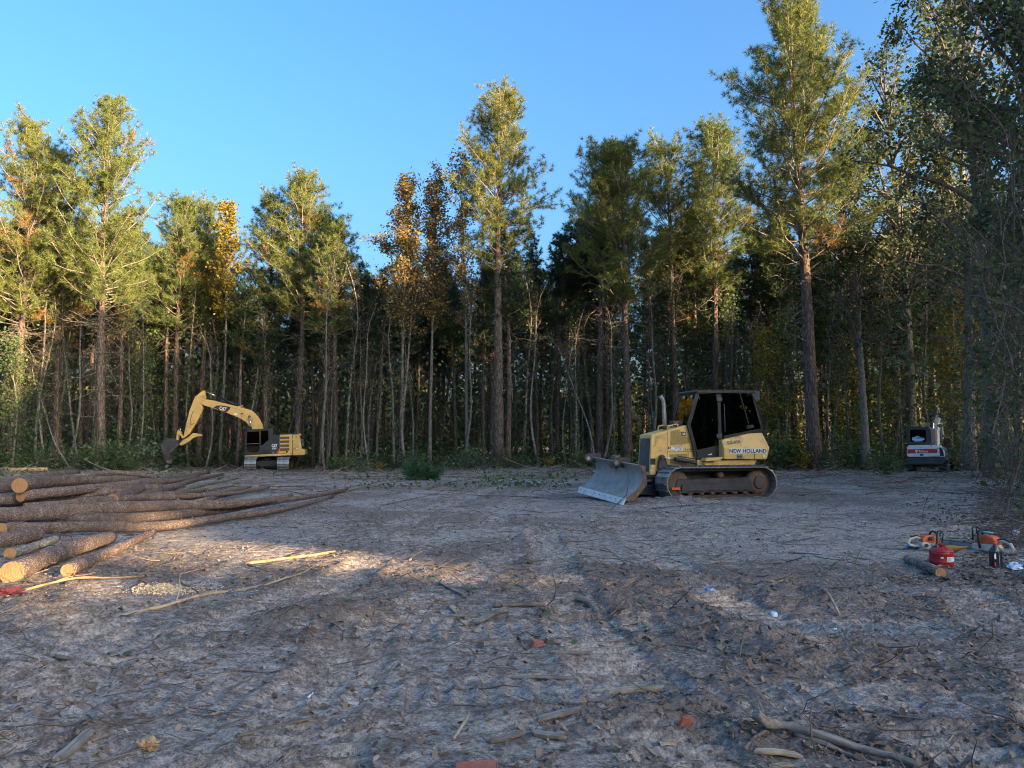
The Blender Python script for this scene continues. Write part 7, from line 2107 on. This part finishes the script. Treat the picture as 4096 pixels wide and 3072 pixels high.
# twigs
def twigs(name, n, seed, lmin, lmax, rmin, rmax, mat, label, ymin=2.9, ymax=48, power=1.0, lift=0.3, mask=None):
    x, y, rng = scatter(n, seed, ymin, ymax, power)
    if mask is not None:
        k = mask(x, y, rng); x, y = x[k], y[k]; n = len(x)
    t_ = Tubes()
    L = (lmin + (lmax - lmin) * rng.random(n) ** 2.2) * (0.75 + np.clip(y / 30, 0, 1.2))
    az = rng.random(n) * 6.28; b = rng.normal(size=n) * 0.6
    dx, dy = np.cos(az), np.sin(az)
    P = np.empty((n, 4, 3))
    for i, u in enumerate((-0.5, -0.15, 0.2, 0.5)):
        off = b * L * (0.25 - u * u)
        P[:, i, 0] = x + dx * L * u - dy * off; P[:, i, 1] = y + dy * L * u + dx * off
    zz = onland(P[:, :, 0].ravel(), P[:, :, 1].ravel()).reshape(n, 4)
    r = rmin + (rmax - rmin) * rng.random(n) ** 2
    up = rng.random(n) ** 3 * L * lift
    base = zz.mean(1)
    for i in range(4):
        P[:, i, 2] = 0.35 * zz[:, i] + 0.65 * np.maximum(base, zz[:, i]) + r * 0.7 + up * (i / 3.0)
    for q in range(n):
        t_.tube(P[q], r[q] * np.array([1, 0.9, 0.75, 0.5]), 4)
    return t_.build(name, mat, None, label=label, cat='litter', kind='stuff')
def clump(x, y, rng):
    return (fbm(x * 0.55 + 3, y * 0.55, 33, 3) + 0.25 * (rng.random(len(x)) - 0.5)) > 0.46
twigs('twig_litter', 4200, 21, 0.05, 0.55, 0.0015, 0.007, 'twig', 'broken dark twigs littering the soil', mask=clump)
twigs('twig_litter', 1700, 22, 0.04, 0.45, 0.0015, 0.006, 'twig_pale', 'pale dry twigs littering the soil', mask=clump)
twigs('twig_litter', 2000, 27, 0.08, 0.6, 0.003, 0.009, 'twig', 'dark twigs strewn over the middle of the clearing', 9, 36, lift=0.4)
twigs('twig_litter', 900, 28, 0.08, 0.6, 0.003, 0.009, 'twig_pale', 'pale twigs strewn over the middle of the clearing', 9, 36, lift=0.4)
def on_heap(x, y, rng):
    return land(x, y)[1] + 0.2 * (rng.random(len(x)) - 0.5) > 0.78
twigs('heap_twigs', 6500, 29, 0.05, 0.45, 0.002, 0.008, 'twig', 'roots and twigs sticking out of the dirt heaps', 3.2, 22, lift=1.0, mask=on_heap)
twigs('root_litter', 3000, 23, 0.03, 0.16, 0.0008, 0.0025, 'twig', 'thin torn roots and fibres in the soil', 2.9, 9.0, lift=0.8)
# slash in front of the wood
def far_brush(x, y, rng):
    return ((y > 33) | (rng.random(len(x)) < 0.25)) & ~((x / y > -0.37) & (x / y < -0.25) & (y > 44)) & ~((x / y > 0.49) & (x / y < 0.60) & (y > 38))
twigs('slash', 3200, 24, 0.25, 1.0, 0.005, 0.022, 'twig_pale', 'band of dry slash and brush in front of the wood', 24, 50, lift=0.45, mask=far_brush)
twigs('slash', 2600, 25, 0.25, 1.2, 0.005, 0.022, 'twig', 'dark broken brush in front of the wood', 22, 50, lift=0.45, mask=far_brush)
# brush at the right edge near the tools
def right_brush(x, y, rng):
    return (x > 0.60 * y + 0.2) & (y > 11.5) & (y < 26)
twigs('brush', 11000, 26, 0.2, 1.0, 0.004, 0.012, 'twig', 'grey brush piled along the right edge behind the chainsaws', 11, 26, lift=0.5, mask=right_brush)
# fallen leaves
def leaves(name, n, seed, size, mat, label, ymin=2.9, ymax=30, mask=None, flat=0.35):
    x, y, rng = scatter(n, seed, ymin, ymax, 1.0)
    if mask is not None:
        k = mask(x, y, rng); x, y = x[k], y[k]; n = len(x)
    z = onland(x, y)
    az = rng.random(n) * 6.28
    a = np.stack([np.cos(az), np.sin(az), rng.normal(size=n) * flat], 1)
    b = np.stack([-np.sin(az), np.cos(az), rng.normal(size=n) * flat], 1)
    s = size * (0.5 + rng.random((n, 1)))
    c = np.stack([x, y, z + 0.006 + 0.25 * s[:, 0] * flat], 1)
    V = np.empty((n, 6, 3))
    upv = np.array([0, 0, 1.0])
    V[:, 0] = c - a * s * 0.6
    V[:, 1] = c - a * s * 0.12 + b * s * 0.42 + upv * s * 0.22 * rng.random((n, 1))
    V[:, 2] = c + a * s * 0.38 + b * s * 0.26 + upv * s * 0.16 * rng.random((n, 1))
    V[:, 3] = c + a * s * 0.62
    V[:, 4] = c + a * s * 0.30 - b * s * 0.30 + upv * s * 0.18 * rng.random((n, 1))
    V[:, 5] = c - a * s * 0.15 - b * s * 0.40 + upv * s * 0.22 * rng.random((n, 1))
    F = (np.array([[0, 1, 2, 3], [0, 3, 4, 5]])[None] + (np.arange(n) * 6)[:, None, None]).reshape(-1, 4)
    return link(name, np_mesh(name, V.reshape(-1, 3), F), mat, label=label, cat='leaf litter', kind='stuff')
leaves('leaf_litter', 5500, 31, 0.030, 'leaf_litter', 'dry brown leaves strewn over the soil', mask=lambda x, y, r: (fbm(x * 0.6, y * 0.6, 44, 3) + 0.3 * (r.random(len(x)) - 0.5)) > 0.47)
leaves('leaf_litter', 30000, 32, 0.042, 'leaf_litter', 'thick brown leaf litter round the chainsaws', 7.5, 24, mask=lambda x, y, r: ((x - 0.53 * y) + 1.6 * (fbm(x * 0.9, y * 0.9, 47, 3) - 0.5) > 0.1) & (y > 8.4))
leaves('leaf_litter', 9000, 35, 0.032, 'leaf_litter', 'brown leaves and bark caught on the dirt heaps', 3.0, 22, mask=on_heap, flat=0.6)
leaves('green_leaves', 700, 33, 0.045, 'leaf_ivy', 'scattered pale green torn leaves', 5.5, 30, mask=lambda x, y, r: x < 0.3 * y)
leaves('bark_bits', 5000, 36, 0.030, 'clod', 'dark bark flakes pressed into the soil', 2.9, 20, flat=0.7, mask=lambda x, y, r: (fbm(x * 0.8, y * 0.8, 64, 3) + 0.3 * (r.random(len(x)) - 0.5)) > 0.48)
leaves('wood_chips', 2600, 34, 0.022, 'chip', 'pale wood chips and bark bits on the soil', 2.9, 26, flat=0.6)
# slash-green patches in front of the wood
x, y, rng = scatter(9000, 41, 26, 50, 1.0)
k = (fbm(x * 0.25, y * 0.3, 55, 3) > 0.5) & ((x < 3) | (y > 46))
pos = np.stack([x[k], y[k], onland(x[k], y[k]) + 0.02 + 0.25 * rng.random(k.sum()) ** 2], 1)
v, f = leaf_quads(pos, rng, 0.13)
link('green_slash', np_mesh('green_slash', v, f), 'leaf_green', label='green leafy slash strewn in front of the wood', cat='slash', kind='stuff')
# sawdust heap
rngs = np.random.default_rng(66); c = G(640, 2362)
n = 4200
rr = np.abs(rngs.normal(size=n)) * 0.16; aa = rngs.random(n) * 6.28
sx = c.x + np.cos(aa) * rr * (1 + 1.6 * (rngs.random(n) < 0.35)) + 0.22 * (rngs.random(n) < 0.4) * rngs.random(n) * 2; sy = c.y + np.sin(aa) * rr * 0.8
sz = onland(sx, sy) + 0.055 * np.exp(-((sx - c.x) ** 2 + (sy - c.y) ** 2) / 0.02) * rngs.random(n) + 0.004
v, f = leaf_quads(np.stack([sx, sy, sz], 1), rngs, 0.016)
link('sawdust_heap', np_mesh('sawdust_heap', v, f), 'sawdust', label='small heap of pale sawdust in front of the log pile', cat='sawdust', kind='stuff')
# larger dry leaves one can pick out
for i, (px, py, s, lab) in enumerate([(3433, 2840, 0.10, 'big curled dry leaf alone on the smooth soil at lower right'), (3262, 2975, 0.06, 'crumpled tan leaf beside the thin grey branch at lower right'),
                                      (1830, 2818, 0.045, 'curled grey leaf in the lower middle'), (395, 3012, 0.06, 'orange-brown leaf at lower left near the split board'), (3500, 2480, 0.07, 'pale dry leaf on the soil right of centre'),
                                      (860, 2862, 0.06, 'scrap of orange bark at lower left of centre')]):
    p = G(px, py, 0.012); rg = random.Random(i)
    m = MB(); K = 10; vs_ = [(0, 0, 0.012)]
    for q in range(K):
        a = 2 * PI * q / K; r = s * 0.5 * (1.0 if q % 2 else 0.62) * rg.uniform(0.85, 1.15)
        vs_.append((math.cos(a) * r, math.sin(a) * r * 0.8, rg.uniform(0, 0.35) * s))
    top_ = len(vs_); vs_ += [(x_, y_, z_ - 0.0015) for x_, y_, z_ in vs_]
    fs = [(0, 1 + q, 1 + (q + 1) % K) for q in range(K)] + [(top_, top_ + 1 + (q + 1) % K, top_ + 1 + q) for q in range(K)]
    m.add(vs_, fs); o = m.build('dry_leaf', 'wood_tan' if i in (3, 5) else 'wood_pale', None, label=lab, cat='leaf'); o.location = p
